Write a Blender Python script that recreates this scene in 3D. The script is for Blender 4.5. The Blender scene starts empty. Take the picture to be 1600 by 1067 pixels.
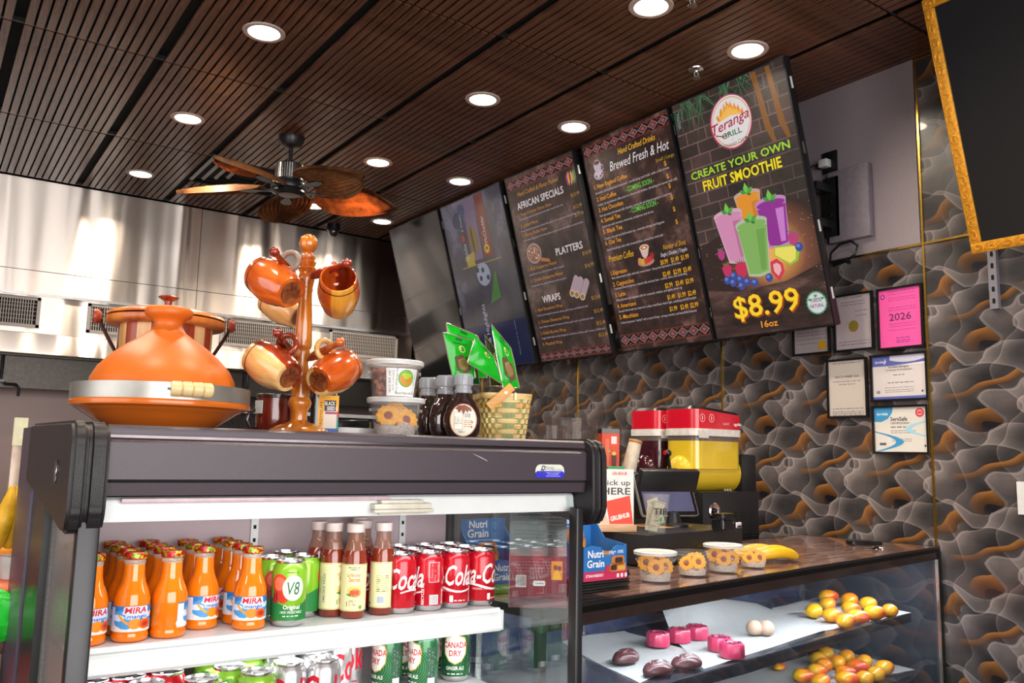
import bpy, bmesh, math, random
from mathutils import Vector, Matrix, Euler
R = math.radians; PI = math.pi
rnd = random.Random(7)
scn = bpy.context.scene
COL = scn.collection
# ---------------------------------------------------------------- camera
F_PX, PITCH, ROLL, YAW = 1331.07, .1336949, .0214584, .60840838
CAM = Vector((0, 0, 1.40))
_F = Vector((math.sin(YAW)*math.cos(PITCH), math.cos(YAW)*math.cos(PITCH), math.sin(PITCH)))
_R = Vector((math.cos(YAW), -math.sin(YAW), 0)); _U = _R.cross(_F)
_R2 = _R*math.cos(ROLL) + _U*math.sin(ROLL); _U2 = -_R*math.sin(ROLL) + _U*math.cos(ROLL)
cd = bpy.data.cameras.new('camera'); cam = bpy.data.objects.new('camera', cd); COL.objects.link(cam)
cd.sensor_width = 36; cd.lens = F_PX*36/1600; cd.clip_start = .05; cd.clip_end = 60
cam.matrix_world = Matrix(((_R2.x, _U2.x, -_F.x, CAM.x), (_R2.y, _U2.y, -_F.y, CAM.y), (_R2.z, _U2.z, -_F.z, CAM.z), (0, 0, 0, 1)))
scn.camera = cam
def ray(px, py): return _F*F_PX + _R2*(px-800) - _U2*(py-533.5)
def at(px, py, x=None, y=None, z=None):
    """the point of the plane x=, y= or z= that the photograph shows at a pixel"""
    d = ray(px, py)
    i, v = (0, x) if x is not None else (1, y) if y is not None else (2, z)
    return CAM + d*((v-CAM[i])/d[i])
def pj(p):
    q = Vector(p)-CAM; w = q.dot(_F)
    return (800+F_PX*q.dot(_R2)/w, 533.5-F_PX*q.dot(_U2)/w) if w > .05 else (-9e3, -9e3)
# ---------------------------------------------------------------- world, light, exposure
scn.view_settings.view_transform = 'Standard'; scn.view_settings.look = 'None'
scn.view_settings.gamma = 1; scn.view_settings.use_curve_mapping = False
scn.view_settings.exposure = 0.35
cy = scn.cycles
cy.use_denoising = True; cy.max_bounces = 10; cy.transparent_max_bounces = 16; cy.transmission_bounces = 10
cy.glossy_bounces = 5; cy.diffuse_bounces = 4; cy.caustics_reflective = False; cy.caustics_refractive = False
cy.sample_clamp_indirect = 6
wd = bpy.data.worlds.new('daylight'); scn.world = wd; wd.use_nodes = True
wn = wd.node_tree.nodes; wb = wn['Background']
sky = wn.new('ShaderNodeTexSky'); sky.sky_type = 'HOSEK_WILKIE'; sky.sun_direction = (.3, -.5, .7); sky.turbidity = 4
wd.node_tree.links.new(sky.outputs[0], wb.inputs[0]); wb.inputs[1].default_value = .8
def area(name, loc, to, sx, sy, power, color=(1, 1, 1), shape='RECTANGLE'):
    l = bpy.data.lights.new(name, 'AREA'); l.shape = shape; l.size = sx; l.size_y = sy; l.energy = power; l.color = color
    o = bpy.data.objects.new(name, l); COL.objects.link(o); o.location = loc
    o.rotation_euler = (Vector(to)-Vector(loc)).to_track_quat('-Z', 'Y').to_euler(); return o
# daylight through the shop windows behind the camera, plus fill added from the left
area('window_daylight', (.2, -2.75, 1.75), (.2, 3, 1.5), 4.4, 2.2, 190, (1, .97, .95))
area('side_fill', (-2.45, 1.0, 1.75), (3, 1.6, 1.4), 3.0, 2.0, 45, (1, .96, .94))
CEIL = 3.27
LAMPS = [(1.13, 3.63), (1.12, 4.89), (1.12, 6.12), (2.31, 4.88), (2.31, 3.635), (2.93, 3.635), (2.355, 2.42), (2.975, 2.43), (2.93, 4.875), (2.97, 6.15), (2.36, 6.09)]
LAMP_EXTRA = [(1.13, 2.42), (1.13, 1.2), (2.36, 1.2), (-.1, 3.6), (-.1, 2.4), (-.1, 1.2)]
for x, y in LAMPS+LAMP_EXTRA:
    l = bpy.data.lights.new('downlight_lamp', 'AREA'); l.shape = 'DISK'; l.size = .14; l.energy = 10; l.color = (1, .86, .68); l.spread = R(150)
    o = bpy.data.objects.new('downlight_lamp', l); COL.objects.link(o); o.location = (x, y, CEIL-.035)
# ---------------------------------------------------------------- helpers: tags
def tag(o, label=None, cat=None, group=None, kind=None):
    if label: o['label'] = label
    if cat: o['category'] = cat
    if group: o['group'] = group
    if kind: o['kind'] = kind
    return o
def thing(name, label, cat, loc=(0, 0, 0), rotz=0, group=None, rot=None):
    o = bpy.data.objects.new(name, None); COL.objects.link(o); o.location = loc
    o.rotation_euler = rot if rot else (0, 0, rotz); o.empty_display_size = .02
    return tag(o, label, cat, group)
def dup(root, loc=None, rotz=None, label=None, group=None, rot=None):
    r = root.copy(); COL.objects.link(r)
    if loc is not None: r.location = loc
    if rotz is not None: r.rotation_euler = (0, 0, rotz)
    if rot is not None: r.rotation_euler = rot
    if label: r['label'] = label
    if group: r['group'] = group
    for ch in KIDS.get(root.name, []):
        c = ch.copy(); COL.objects.link(c); c.parent = r; KIDS.setdefault(r.name, []).append(c)
        for g in KIDS.get(ch.name, []):
            d = g.copy(); COL.objects.link(d); d.parent = c; KIDS.setdefault(c.name, []).append(d)
    return r
KIDS = {}
# ---------------------------------------------------------------- helpers: materials
MATS = {}
def srgb(h):
    h = h.lstrip('#'); v = [int(h[i:i+2], 16)/255 for i in (0, 2, 4)]
    return tuple(c/12.92 if c <= .04045 else ((c+.055)/1.055)**2.4 for c in v)
def newmat(name):
    m = bpy.data.materials.new(name); m.use_nodes = True; nt = m.node_tree
    return m, nt, nt.nodes['Principled BSDF']
def N(nt, kind, **kw):
    n = nt.nodes.new('ShaderNode'+kind)
    for k, v in kw.items():
        if k in n.inputs: n.inputs[k].default_value = v
        else: setattr(n, k, v)
    return n
def pm(name, col, rough=.5, metal=0, var=.12, scale=40, stretch=(1, 1, 1), bump=0, spec=.5, coat=0, trans=0, ior=1.45, emit=0, alpha=1, sub=0, ecol=None):
    """a procedural material: base colour varied by noise, optional bump"""
    if name in MATS: return MATS[name]
    if isinstance(col, str): col = srgb(col)
    m, nt, b = newmat(name); L = nt.links
    tc = N(nt, 'TexCoord'); mp = N(nt, 'Mapping', Scale=stretch); L.new(tc.outputs['Object'], mp.inputs[0])
    nz = N(nt, 'TexNoise', Scale=scale, Detail=3.0); L.new(mp.outputs[0], nz.inputs['Vector'])
    cr = N(nt, 'ValToRGB'); cr.color_ramp.elements[0].position = .3; cr.color_ramp.elements[1].position = .7
    cr.color_ramp.elements[0].color = (*[c*(1-var) for c in col], 1); cr.color_ramp.elements[1].color = (*[min(1, c*(1+var)) for c in col], 1)
    L.new(nz.outputs['Fac'], cr.inputs[0]); L.new(cr.outputs[0], b.inputs['Base Color'])
    b.inputs['Roughness'].default_value = rough; b.inputs['Metallic'].default_value = metal
    b.inputs['Specular IOR Level'].default_value = spec; b.inputs['Coat Weight'].default_value = coat; b.inputs['Coat Roughness'].default_value = .06
    b.inputs['Transmission Weight'].default_value = trans; b.inputs['IOR'].default_value = ior; b.inputs['Alpha'].default_value = alpha
    if emit:
        if ecol: b.inputs['Emission Color'].default_value = (*ecol, 1)
        else: L.new(cr.outputs[0], b.inputs['Emission Color'])
        b.inputs['Emission Strength'].default_value = emit
    if sub: b.inputs['Subsurface Weight'].default_value = sub; b.inputs['Subsurface Radius'].default_value = (.02, .01, .005)
    if bump:
        bp = N(nt, 'Bump', Strength=min(1, bump), Distance=.002 if bump <= 1 else .002*bump); L.new(nz.outputs['Fac'], bp.inputs['Height']); L.new(bp.outputs[0], b.inputs['Normal'])
    MATS[name] = m; return m
def ink(h, glow=0, rough=.45):
    """a flat print colour, or a lit screen pixel colour when glow is set"""
    k = ('lit ' if glow else 'ink ')+h+(' %g' % glow if glow else '')
    if glow: return pm(k, (0.01, 0.01, 0.01), .16, var=0, emit=glow*.80, ecol=srgb(h))
    return pm(k, h, rough, var=.03)
def wood(name, c1, c2, scale=6, stretch=(1, 1, .12), rough=.35, coat=.3):
    if name in MATS: return MATS[name]
    m, nt, b = newmat(name); L = nt.links
    tc = N(nt, 'TexCoord'); mp = N(nt, 'Mapping', Scale=stretch); L.new(tc.outputs['Object'], mp.inputs[0])
    nz = N(nt, 'TexNoise', Scale=scale*6, Detail=5.0, Distortion=1.2); L.new(mp.outputs[0], nz.inputs['Vector'])
    n2 = N(nt, 'TexNoise', Scale=scale*40, Detail=3.0); L.new(mp.outputs[0], n2.inputs['Vector'])
    ad = N(nt, 'Math', operation='MULTIPLY_ADD'); ad.inputs[1].default_value = .35; L.new(n2.outputs['Fac'], ad.inputs[0]); L.new(nz.outputs['Fac'], ad.inputs[2])
    cr = N(nt, 'ValToRGB'); e = cr.color_ramp.elements; e[0].position = .48; e[1].position = .85
    e[0].color = (*srgb(c1), 1); e[1].color = (*srgb(c2), 1); L.new(ad.outputs[0], cr.inputs[0]); L.new(cr.outputs[0], b.inputs['Base Color'])
    b.inputs['Roughness'].default_value = rough; b.inputs['Coat Weight'].default_value = coat; b.inputs['Coat Roughness'].default_value = .08
    bp = N(nt, 'Bump', Strength=.15, Distance=.001); L.new(ad.outputs[0], bp.inputs['Height']); L.new(bp.outputs[0], b.inputs['Normal'])
    MATS[name] = m; return m
def clear(name, tint=(1, 1, 1), refl=.06, rough=0.0):
    """thin clear sheet: see-through with a faint sharp reflection"""
    if name in MATS: return MATS[name]
    m = bpy.data.materials.new(name); m.use_nodes = True; nt = m.node_tree; nt.nodes.clear(); L = nt.links
    o = N(nt, 'OutputMaterial'); mx = N(nt, 'MixShader'); t = N(nt, 'BsdfTransparent'); t.inputs[0].default_value = (*tint, 1)
    g = N(nt, 'BsdfGlossy'); g.inputs['Roughness'].default_value = rough
    lw = N(nt, 'LayerWeight', Blend=.5); mr = N(nt, 'MapRange'); mr.inputs['To Min'].default_value = refl*.5+.02; mr.inputs['To Max'].default_value = 1.0; pw = N(nt, 'Math', operation='POWER'); pw.inputs[1].default_value = 4.5
    nz = N(nt, 'TexNoise', Scale=3.0); bp = N(nt, 'Bump', Strength=.02, Distance=.002); L.new(nz.outputs['Fac'], bp.inputs['Height']); L.new(bp.outputs[0], g.inputs['Normal'])
    L.new(lw.outputs['Facing'], pw.inputs[0]); L.new(pw.outputs[0], mr.inputs['Value']); L.new(mr.outputs[0], mx.inputs[0])
    L.new(t.outputs[0], mx.inputs[1]); L.new(g.outputs[0], mx.inputs[2]); L.new(mx.outputs[0], o.inputs[0])
    MATS[name] = m; return m
def frosted(name, col, a=.35, rough=.35):
    return pm(name, col, rough, var=.03, alpha=a, spec=.6)
# ---------------------------------------------------------------- helpers: mesh builder
class MB:
    def __init__(s): s.bm = bmesh.new(); s.mi = 0; s.M = Matrix.Identity(4); s.mats = []
    def m(s, mat):
        if mat not in s.mats: s.mats.append(mat)
        s.mi = s.mats.index(mat); return s
    def face(s, vs):
        try: f = s.bm.faces.new(vs); f.material_index = s.mi; return f
        except ValueError: return None
    def v(s, p): return s.bm.verts.new(s.M @ Vector(p))
    def poly(s, pts): return s.face([s.v(p) for p in pts])
    def box(s, c, d, rot=None, bev=0):
        mt = Matrix.Translation(c) @ (Euler(rot).to_matrix().to_4x4() if rot else Matrix.Identity(4))
        r = bmesh.ops.create_cube(s.bm, size=1, matrix=s.M @ mt @ Matrix.Diagonal((d[0], d[1], d[2], 1)))
        fs = {f for v in r['verts'] for f in v.link_faces}
        for f in fs: f.material_index = s.mi
        if bev:
            es = list({e for v in r['verts'] for e in v.link_edges})
            rr = bmesh.ops.bevel(s.bm, geom=es, offset=bev, segments=2, affect='EDGES', profile=.5)
            for f in rr['faces']: f.material_index = s.mi
        return s
    def box2(s, a, b, bev=0): return s.box([(a[i]+b[i])/2 for i in range(3)], [abs(b[i]-a[i]) for i in range(3)], bev=bev)
    def lathe(s, prof, n=24, c=(0, 0, 0), axis=None, cap=True):
        """prof: list of (r, z)"""
        mt = Matrix.Translation(c) @ (axis if axis else Matrix.Identity(4)); old = s.M; s.M = s.M @ mt
        rings = []
        for r, z in prof:
            if r < 1e-5: rings.append([s.v((0, 0, z))])
            else: rings.append([s.v((r*math.cos(2*PI*k/n), r*math.sin(2*PI*k/n), z)) for k in range(n)])
        for a, b in zip(rings, rings[1:]):
            for k in range(n):
                j = (k+1) % n
                if len(a) == 1 and len(b) == 1: continue
                if len(a) == 1: s.face([a[0], b[j], b[k]])
                elif len(b) == 1: s.face([a[k], a[j], b[0]])
                else: s.face([a[k], a[j], b[j], b[k]])
        if cap:
            if len(rings[0]) > 1: s.face(rings[0][::-1])
            if len(rings[-1]) > 1: s.face(rings[-1])
        s.M = old; return s
    def tube(s, pts, r, n=8, closed=False):
        pts = [Vector(p) for p in pts]; rr = r if isinstance(r, (list, tuple)) else [r]*len(pts); rings = []
        up = None
        for i, p in enumerate(pts):
            if closed: t = pts[(i+1) % len(pts)]-pts[i-1]
            else: t = pts[min(i+1, len(pts)-1)]-pts[max(i-1, 0)]
            t.normalize()
            if up is None: up = Vector((0, 0, 1)) if abs(t.z) < .9 else Vector((1, 0, 0))
            a = t.cross(up); a.normalize(); up = a.cross(t)
            rings.append([s.v(p+a*(rr[i]*math.cos(2*PI*k/n))+up*(rr[i]*math.sin(2*PI*k/n))) for k in range(n)])
        seq = list(zip(rings, rings[1:]))+([(rings[-1], rings[0])] if closed else [])
        for a, b in seq:
            for k in range(n): s.face([a[k], a[(k+1) % n], b[(k+1) % n], b[k]])
        if not closed: s.face(rings[0][::-1]); s.face(rings[-1])
        return s
    def prism(s, pts, h0, h1, axis='z'):
        """extrude a 2-D outline along an axis; x: pts are (y,z), y: (x,z), z: (x,y)"""
        f = {'x': lambda p, h: (h, p[0], p[1]), 'y': lambda p, h: (p[0], h, p[1]), 'z': lambda p, h: (p[0], p[1], h)}[axis]
        a = [s.v(f(p, h0)) for p in pts]; b = [s.v(f(p, h1)) for p in pts]; n = len(pts)
        s.face(a[::-1]); s.face(b)
        for k in range(n): s.face([a[k], a[(k+1) % n], b[(k+1) % n], b[k]])
        return s
    def blob(s, c, d, n=2, rot=None, fn=None):
        mt = Matrix.Translation(c) @ (Euler(rot).to_matrix().to_4x4() if rot else Matrix.Identity(4)) @ Matrix.Diagonal((d[0]/2, d[1]/2, d[2]/2, 1))
        r = bmesh.ops.create_icosphere(s.bm, subdivisions=n, radius=1)
        for v in r['verts']:
            if fn: v.co = fn(v.co)
            v.co = s.M @ mt @ v.co
        for f in {f for v in r['verts'] for f in v.link_faces}: f.material_index = s.mi
        return s
def obj(name, mb, mat=None, parent=None, smooth=None, loc=None, rot=None, label=None, kind=None):
    me = bpy.data.meshes.new(name)
    if smooth is not False:
        ang = R(smooth if smooth else 38)
        mb.bm.normal_update()
        for f in mb.bm.faces: f.smooth = True
        for e in mb.bm.edges:
            if len(e.link_faces) != 2 or e.calc_face_angle(0) > ang: e.smooth = False
    mb.bm.to_mesh(me); mb.bm.free()
    if mb.mats:
        for q in mb.mats: me.materials.append(q)
    elif mat: me.materials.append(mat)
    o = bpy.data.objects.new(name, me); COL.objects.link(o)
    if parent is not None: o.parent = parent; KIDS.setdefault(parent.name, []).append(o)
    if loc is not None: o.location = loc
    if rot is not None: o.rotation_euler = rot
    if label: o['label'] = label
    if kind: o['kind'] = kind
    return o
def inst(src, parent=None, loc=None, rot=None, scale=None):
    o = src.copy(); COL.objects.link(o)
    if parent is not None: o.parent = parent; KIDS.setdefault(parent.name, []).append(o)
    if loc is not None: o.location = loc
    if rot is not None: o.rotation_euler = rot
    if scale is not None: o.scale = scale
    return o
def struct(name, mb, mat=None, **k): return tag(obj(name, mb, mat, **k), kind='structure')
def rect(x0, y0, x1, y1): return [(x0, y0), (x1, y0), (x1, y1), (x0, y1)]
def ell(cx, cy, rx, ry, n=24, a0=0, a1=2*PI):
    full = abs(a1-a0-2*PI) < 1e-6
    return [(cx+rx*math.cos(a0+(a1-a0)*k/(n if full else n-1)), cy+ry*math.sin(a0+(a1-a0)*k/(n if full else n-1))) for k in range(n)]
def rrect(x0, y0, x1, y1, r, n=5):
    P = []
    for cx, cy, a in ((x1-r, y1-r, 0), (x0+r, y1-r, PI/2), (x0+r, y0+r, PI), (x1-r, y0+r, 1.5*PI)):
        P += [(cx+r*math.cos(a+PI/2*k/n), cy+r*math.sin(a+PI/2*k/n)) for k in range(n+1)]
    return P
# flat print: shapes and lettering laid out in 2-D (metres), then mapped onto the object's surface
TXT = {}
def text_mesh(st, bold, shear, sp):
    k = (st, bold, shear, sp)
    if k in TXT: return TXT[k]
    c = bpy.data.curves.new('t', 'FONT'); c.body = st; c.size = 1; c.resolution_u = 2; c.offset = bold; c.shear = shear; c.space_character = sp
    o = bpy.data.objects.new('t', c); me = o.to_mesh()
    vs = [(v.co.x, v.co.y) for v in me.vertices]; fs = [tuple(p.vertices) for p in me.polygons]
    o.to_mesh_clear(); bpy.data.objects.remove(o); bpy.data.curves.remove(c)
    x0 = min([v[0] for v in vs] or [0]); x1 = max([v[0] for v in vs] or [1])
    TXT[k] = ([(x-x0, y) for x, y in vs], fs, x1-x0); return TXT[k]
class Art:
    def __init__(s, glow=0): s.items = []; s.glow = glow; s.lay = 0
    def shape(s, pts, col, lay=None):
        s.items.append((list(pts), [tuple(range(len(pts)))], col, s.lay if lay is None else lay)); return s
    def strip(s, a, b, col, lay=None):
        """band between two polylines of equal length"""
        n = len(a); s.items.append((list(a)+list(b), [(i, i+1, n+i+1, n+i) for i in range(n-1)], col, s.lay if lay is None else lay)); return s
    def text(s, st, x, y, h, col, w=None, align='l', bold=0, shear=0, rot=0, sp=1, lay=None):
        """h = cap height; w squeezes or stretches the line to a width"""
        vs, fs, tw = text_mesh(st, round(bold*.5, 4), shear, sp)
        k = h/.73; kx = (w/tw) if w else k; ww = tw*kx
        ox = {'l': 0, 'c': -ww/2, 'r': -ww}[align]; c, sn = math.cos(R(rot)), math.sin(R(rot)); P = []
        for u, v in vs:
            a, b = u*kx+ox, v*k; P.append((x+a*c-b*sn, y+a*sn+b*c))
        s.items.append((P, fs, col, (s.lay if lay is None else lay))); return s
    def fine(s, x0, x1, y, h, col, seed=0):
        """a line of print too small to read: word-long dashes"""
        r = random.Random(seed+int(y*1e4)); x = x0
        while x < x1:
            w = h*r.uniform(1.2, 4.5); s.shape(rect(x, y, min(x+w, x1), y+h*.62), col); x += w+h*.7
        return s
    def build(s, name, mapf, parent=None, eps=.0004, cuts=None, base=.0004, label=None):
        mb = MB()
        for P, fs, col, lay in s.items:
            mb.m(ink(col, s.glow) if isinstance(col, str) else col)
            if cuts:
                bm = bmesh.new(); vv = [bm.verts.new((p[0], p[1], 0)) for p in P]
                for f in fs:
                    try: bm.faces.new([vv[i] for i in f])
                    except ValueError: pass
                xs = [p[0] for p in P]; x0, x1 = min(xs), max(xs); k = math.floor(x0/cuts)+1
                if x1-x0 > cuts*.6:
                    while k*cuts < x1:
                        g = bm.verts[:]+bm.edges[:]+bm.faces[:]
                        bmesh.ops.bisect_plane(bm, geom=g, plane_co=(k*cuts, 0, 0), plane_no=(1, 0, 0)); k += 1
                bm.verts.index_update(); Q = [(v.co.x, v.co.y) for v in bm.verts]; ff = [[v.index for v in f.verts] for f in bm.faces]; bm.free()
            else: Q, ff = P, fs
            vs = [mb.v(mapf(u, v, base+eps*lay)) for u, v in Q]
            for f in ff: mb.face([vs[i] for i in f])
        return obj(name, mb, parent=parent, smooth=False, label=label)
def plane_map(o, ux, uy):
    o, ux, uy = Vector(o), Vector(ux).normalized(), Vector(uy).normalized(); n = ux.cross(uy)
    return lambda u, v, e: o+ux*u+uy*v+n*e
def cyl_map(r, z0=0, a0=0, taper=None):
    """u is arc length around the z axis measured from -y (facing the camera side), v is height"""
    def f(u, v, e):
        rr = (r if taper is None else taper(z0+v))+e; a = -PI/2+a0+u/r
        return Vector((rr*math.cos(a), rr*math.sin(a), z0+v))
    return f
# ================================================================ SETTING
WX = 3.66                      # right wall
def wallpaper():
    m, nt, b = newmat('folded gauze wallpaper'); L = nt.links
    tc = N(nt, 'TexCoord'); sp = N(nt, 'SeparateXYZ'); L.new(tc.outputs['Object'], sp.inputs[0])
    def mth(op, a, c=None, d=None):
        n = N(nt, 'Math', operation=op)
        for i, q in enumerate((a, c, d)):
            if q is None: continue
            if isinstance(q, (int, float)): n.inputs[i].default_value = q
            else: L.new(q, n.inputs[i])
        return n.outputs[0]
    nd = N(nt, 'TexNoise', Scale=1.6, Detail=1.0); L.new(tc.outputs['Object'], nd.inputs['Vector'])
    u = mth('ADD', mth('MULTIPLY', sp.outputs['Y'], 2*PI/.38), mth('MULTIPLY', nd.outputs['Fac'], 2.4)); v = mth('MULTIPLY', sp.outputs['Z'], 2*PI/.34)
    def tri(x):   # triangle wave in -1..1, part blended with a sine so the folds come to soft points
        t = mth('SUBTRACT', mth('MULTIPLY', mth('PINGPONG', mth('DIVIDE', x, PI), 1.0), 2.0), 1.0)
        return mth('ADD', mth('MULTIPLY', t, .7), mth('MULTIPLY', mth('SINE', mth('ADD', x, -PI/2)), .3))
    def layer(ku, kv, A, ph, w, edge=.07):
        # a folded veil: a saw-tooth over warped coordinates, soft across and sharp at the fold
        a = mth('ADD', mth('MULTIPLY', u, ku), mth('MULTIPLY', v, kv))
        wob = mth('ADD', mth('MULTIPLY', tri(mth('ADD', mth('MULTIPLY', v, 1.0), ph)), A), mth('MULTIPLY', tri(mth('ADD', mth('ADD', u, v), ph*1.7)), A*.6))
        wb2 = mth('MULTIPLY', mth('SINE', mth('ADD', mth('MULTIPLY', mth('SUBTRACT', u, v), 2.0), ph)), A*.3)
        t = mth('FRACT', mth('DIVIDE', mth('ADD', mth('ADD', a, wob), wb2), 2*PI))
        inside = mth('LESS_THAN', t, w); g = mth('MULTIPLY', mth('POWER', mth('DIVIDE', t, w), 1.3), inside)
        ed = mth('MULTIPLY', mth('GREATER_THAN', t, w-edge*w), inside)
        return inside, g, ed
    i1, g1, e1 = layer(1, 1, 1.25, 0.3, .62); i2, g2, e2 = layer(1, -1, 1.4, 2.1, .55); i3, g3, e3 = layer(2, 0, 1.1, 4.0, .45); i4, g4, e4 = layer(1, 2, 1.3, 1.2, .30)
    i5, g5, e5 = layer(0, 1, 1.8, 3.3, .45)
    s = mth('ADD', mth('MULTIPLY', g1, .20), mth('MULTIPLY', g2, .20)); s = mth('ADD', s, mth('MULTIPLY', g3, .12)); s = mth('ADD', s, mth('MULTIPLY', g5, .16))
    s = mth('ADD', s, mth('MULTIPLY', mth('ADD', mth('ADD', i1, i2), i5), .022))
    ee = mth('MAXIMUM', mth('MAXIMUM', e1, e2), mth('MAXIMUM', e3, e5)); s = mth('ADD', s, mth('MULTIPLY', ee, .09))
    cr = N(nt, 'ValToRGB'); e = cr.color_ramp.elements; e[0].position = 0.0; e[0].color = (.006, .006, .009, 1); e[1].position = .62; e[1].color = (.31, .27, .265, 1)
    q = e.new(.12); q.color = (.035, .033, .036, 1); q = e.new(.3); q.color = (.10, .088, .09, 1); L.new(s, cr.inputs[0])
    og = mth('MULTIPLY', i4, mth('SUBTRACT', 1.0, mth('MINIMUM', mth('MULTIPLY', mth('ADD', g1, g2), 1.5), 1.0)))
    mx = N(nt, 'Mix', data_type='RGBA'); L.new(mth('MULTIPLY', og, .85), mx.inputs[0]); L.new(cr.outputs[0], mx.inputs[6])
    oc = N(nt, 'ValToRGB'); oc.color_ramp.elements[0].color = (.06, .025, .008, 1); oc.color_ramp.elements[1].color = (.36, .15, .035, 1); L.new(g4, oc.inputs[0]); L.new(oc.outputs[0], mx.inputs[7])
    L.new(mx.outputs[2], b.inputs['Base Color']); b.inputs['Roughness'].default_value = .3; b.inputs['Coat Weight'].default_value = .2
    return m
WALLP = wallpaper()
paint = pm('grey mauve wall paint', '#968b92', .6, var=.03, scale=60)
gold = pm('gold trim', (.75, .48, .10), .25, 1, var=.1)
black_p = pm('black plastic', (.012, .012, .014), .35, var=.2, scale=200, bump=.25)
black_s = pm('smooth black plastic', (.01, .01, .012), .2, var=.1)
white_p = pm('white plastic', (.72, .73, .74), .4, var=.03)
steel = pm('brushed steel', (.62, .60, .58), .25, 1, var=.08, stretch=(1, 1, .05), scale=120)
chrome = pm('chrome', (.8, .8, .8), .08, 1, var=.03)
mb = MB(); mb.box2((-2.6, -3, -.1), (3.8, 7.6, 0)); fl = struct('floor', mb, pm('grey floor tile', '#5d5650', .3, var=.15, scale=4))
mb = MB(); mb.box2((-2.6, -3, CEIL+.03), (3.8, 7.6, CEIL+.12)); ceiling = struct('ceiling', mb, pm('black ceiling void', (.006, .008, .008), .8))
# wall on the right: wallpaper panels in gold beading, with a painted field above
mb = MB(); mb.box2((WX, -3, 0), (WX+.14, 7.6, CEIL+.03)); struct('wall_right', mb, WALLP)
mb = MB(); mb.box2((WX-.008, 2.03, 2.395), (WX, 6.7, CEIL)); struct('trim_1', mb, paint)
k = 2
for y in (-1.55, -.37, .83, 2.02, 3.2, 4.46, 5.65):
    mb = MB(); mb.box2((WX-.006, y-.005, 0), (WX, y+.005, CEIL), 0); struct('trim_%d' % k, mb, gold); k += 1
for a, b_, z in ((-2.9, 2.02, 2.39), (2.02, 6.6, 2.39), (-2.9, 2.02, CEIL-.01)):
    mb = MB(); mb.box2((WX-.0065, a, z-.005), (WX, b_, z+.005)); struct('trim_%d' % k, mb, gold); k += 1
# kitchen wall behind the hood, left wall, window wall behind the camera
mb = MB(); mb.box2((-2.6, 7.5, 0), (3.8, 7.6, CEIL+.03)); struct('wall_back', mb, pm('kitchen wall', '#a08a84', .55, var=.05, scale=3))
mb = MB()
for a, b_ in (((-2.6, -3, 0), (-2.5, -.6, CEIL)), ((-2.6, 2.6, 0), (-2.5, 7.6, CEIL)), ((-2.6, -.6, 0), (-2.5, 2.6, .75)), ((-2.6, -.6, 2.75), (-2.5, 2.6, CEIL))): mb.box2(a, b_)
struct('wall_left', mb, pm('cream wall', '#b7aaa0', .6, var=.04, scale=5))
mb = MB()
for a, b_ in (((-2.5, -3, 0), (-2.05, -2.9, CEIL)), ((2.5, -3, 0), (3.66, -2.9, CEIL)), ((-2.05, -3, 0), (2.5, -2.9, .6)), ((-2.05, -3, 2.9), (2.5, -2.9, CEIL))): mb.box2(a, b_)
struct('wall_front', mb, pm('cream wall', '#b7aaa0', .6))
glass_w = clear('window glass', refl=.05)
for n, (x0, x1) in enumerate(((-2.05, -.53), (-.53, .99), (.99, 2.5)), 1):
    mb = MB()
    for a, b_ in (((x0, -2.99, .6), (x0+.04, -2.91, 2.9)), ((x1-.04, -2.99, .6), (x1, -2.91, 2.9)), ((x0, -2.99, .6), (x1, -2.91, .65)), ((x0, -2.99, 2.85), (x1, -2.91, 2.9)), ((x0, -2.98, 2.1), (x1, -2.92, 2.14))): mb.box2(a, b_)
    w = struct('window_%d' % n, mb, black_s)
    mb = MB(); mb.box2((x0+.04, -2.955, .65), (x1-.04, -2.949, 2.85)); obj('pane', mb, glass_w, w)
mb = MB()
for a, b_ in (((-2.59, -.6, .75), (-2.51, 2.6, .8)), ((-2.59, -.6, 2.7), (-2.51, 2.6, 2.75)), ((-2.59, -.6, .8), (-2.51, -.55, 2.7)), ((-2.59, 2.55, .8), (-2.51, 2.6, 2.7)), ((-2.59, .98, .8), (-2.51, 1.03, 2.7))): mb.box2(a, b_)
w = struct('window_4', mb, black_s)
mb = MB(); mb.box2((-2.553, -.55, .8), (-2.547, 2.55, 2.7)); obj('pane', mb, glass_w, w)
# ceiling: slatted panels, each slat its own piece; the far ones joined
slat_m = wood('brown ceiling slat', '#44291b', '#825540', scale=1.2, stretch=(6, .6, 1), rough=.36, coat=.10)
tiles_y = [-2.9, -1.75, -.56, .64, 1.86, 3.02, 4.22, 5.46, 6.69]
mb = MB(); mb.box((0, 0, 0), (.033, 1, .014)); slat0 = None; slats = []
def in_hole(x, y0, y1): return False
VENT = (1.425, 2.025, 5.47, 6.06)
for ix in range(-5, 5):
    x0 = .808+.598*ix
    for ya, yb in zip(tiles_y, tiles_y[1:]):
        for q in range(13):
            x = x0+.026+(q+.5)*(.598-.04)/13
            if x > WX-.02 or x < -2.5: continue
            a, b_ = ya+.008, yb-.008
            if VENT[0]-.02 < x < VENT[1]+.02 and abs(ya-5.46) < .01: a = VENT[3]+.01
            vis = []
            for t in (0, .25, .5, .75, 1):
                p = pj((x, a+(b_-a)*t, CEIL)); vis.append(-40 < p[0] < 1640 and -30 < p[1] < 420)
            d = math.hypot(x, (a+b_)/2)
            slats.append((0 if any(vis) else 1, d, x, a, b_))
slats.sort()
src = obj('ceiling_slat', mb, slat_m, ceiling); src.location = (slats[0][2], (slats[0][3]+slats[0][4])/2, CEIL+.007); src.scale = (1, slats[0][4]-slats[0][3], 1)
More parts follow.
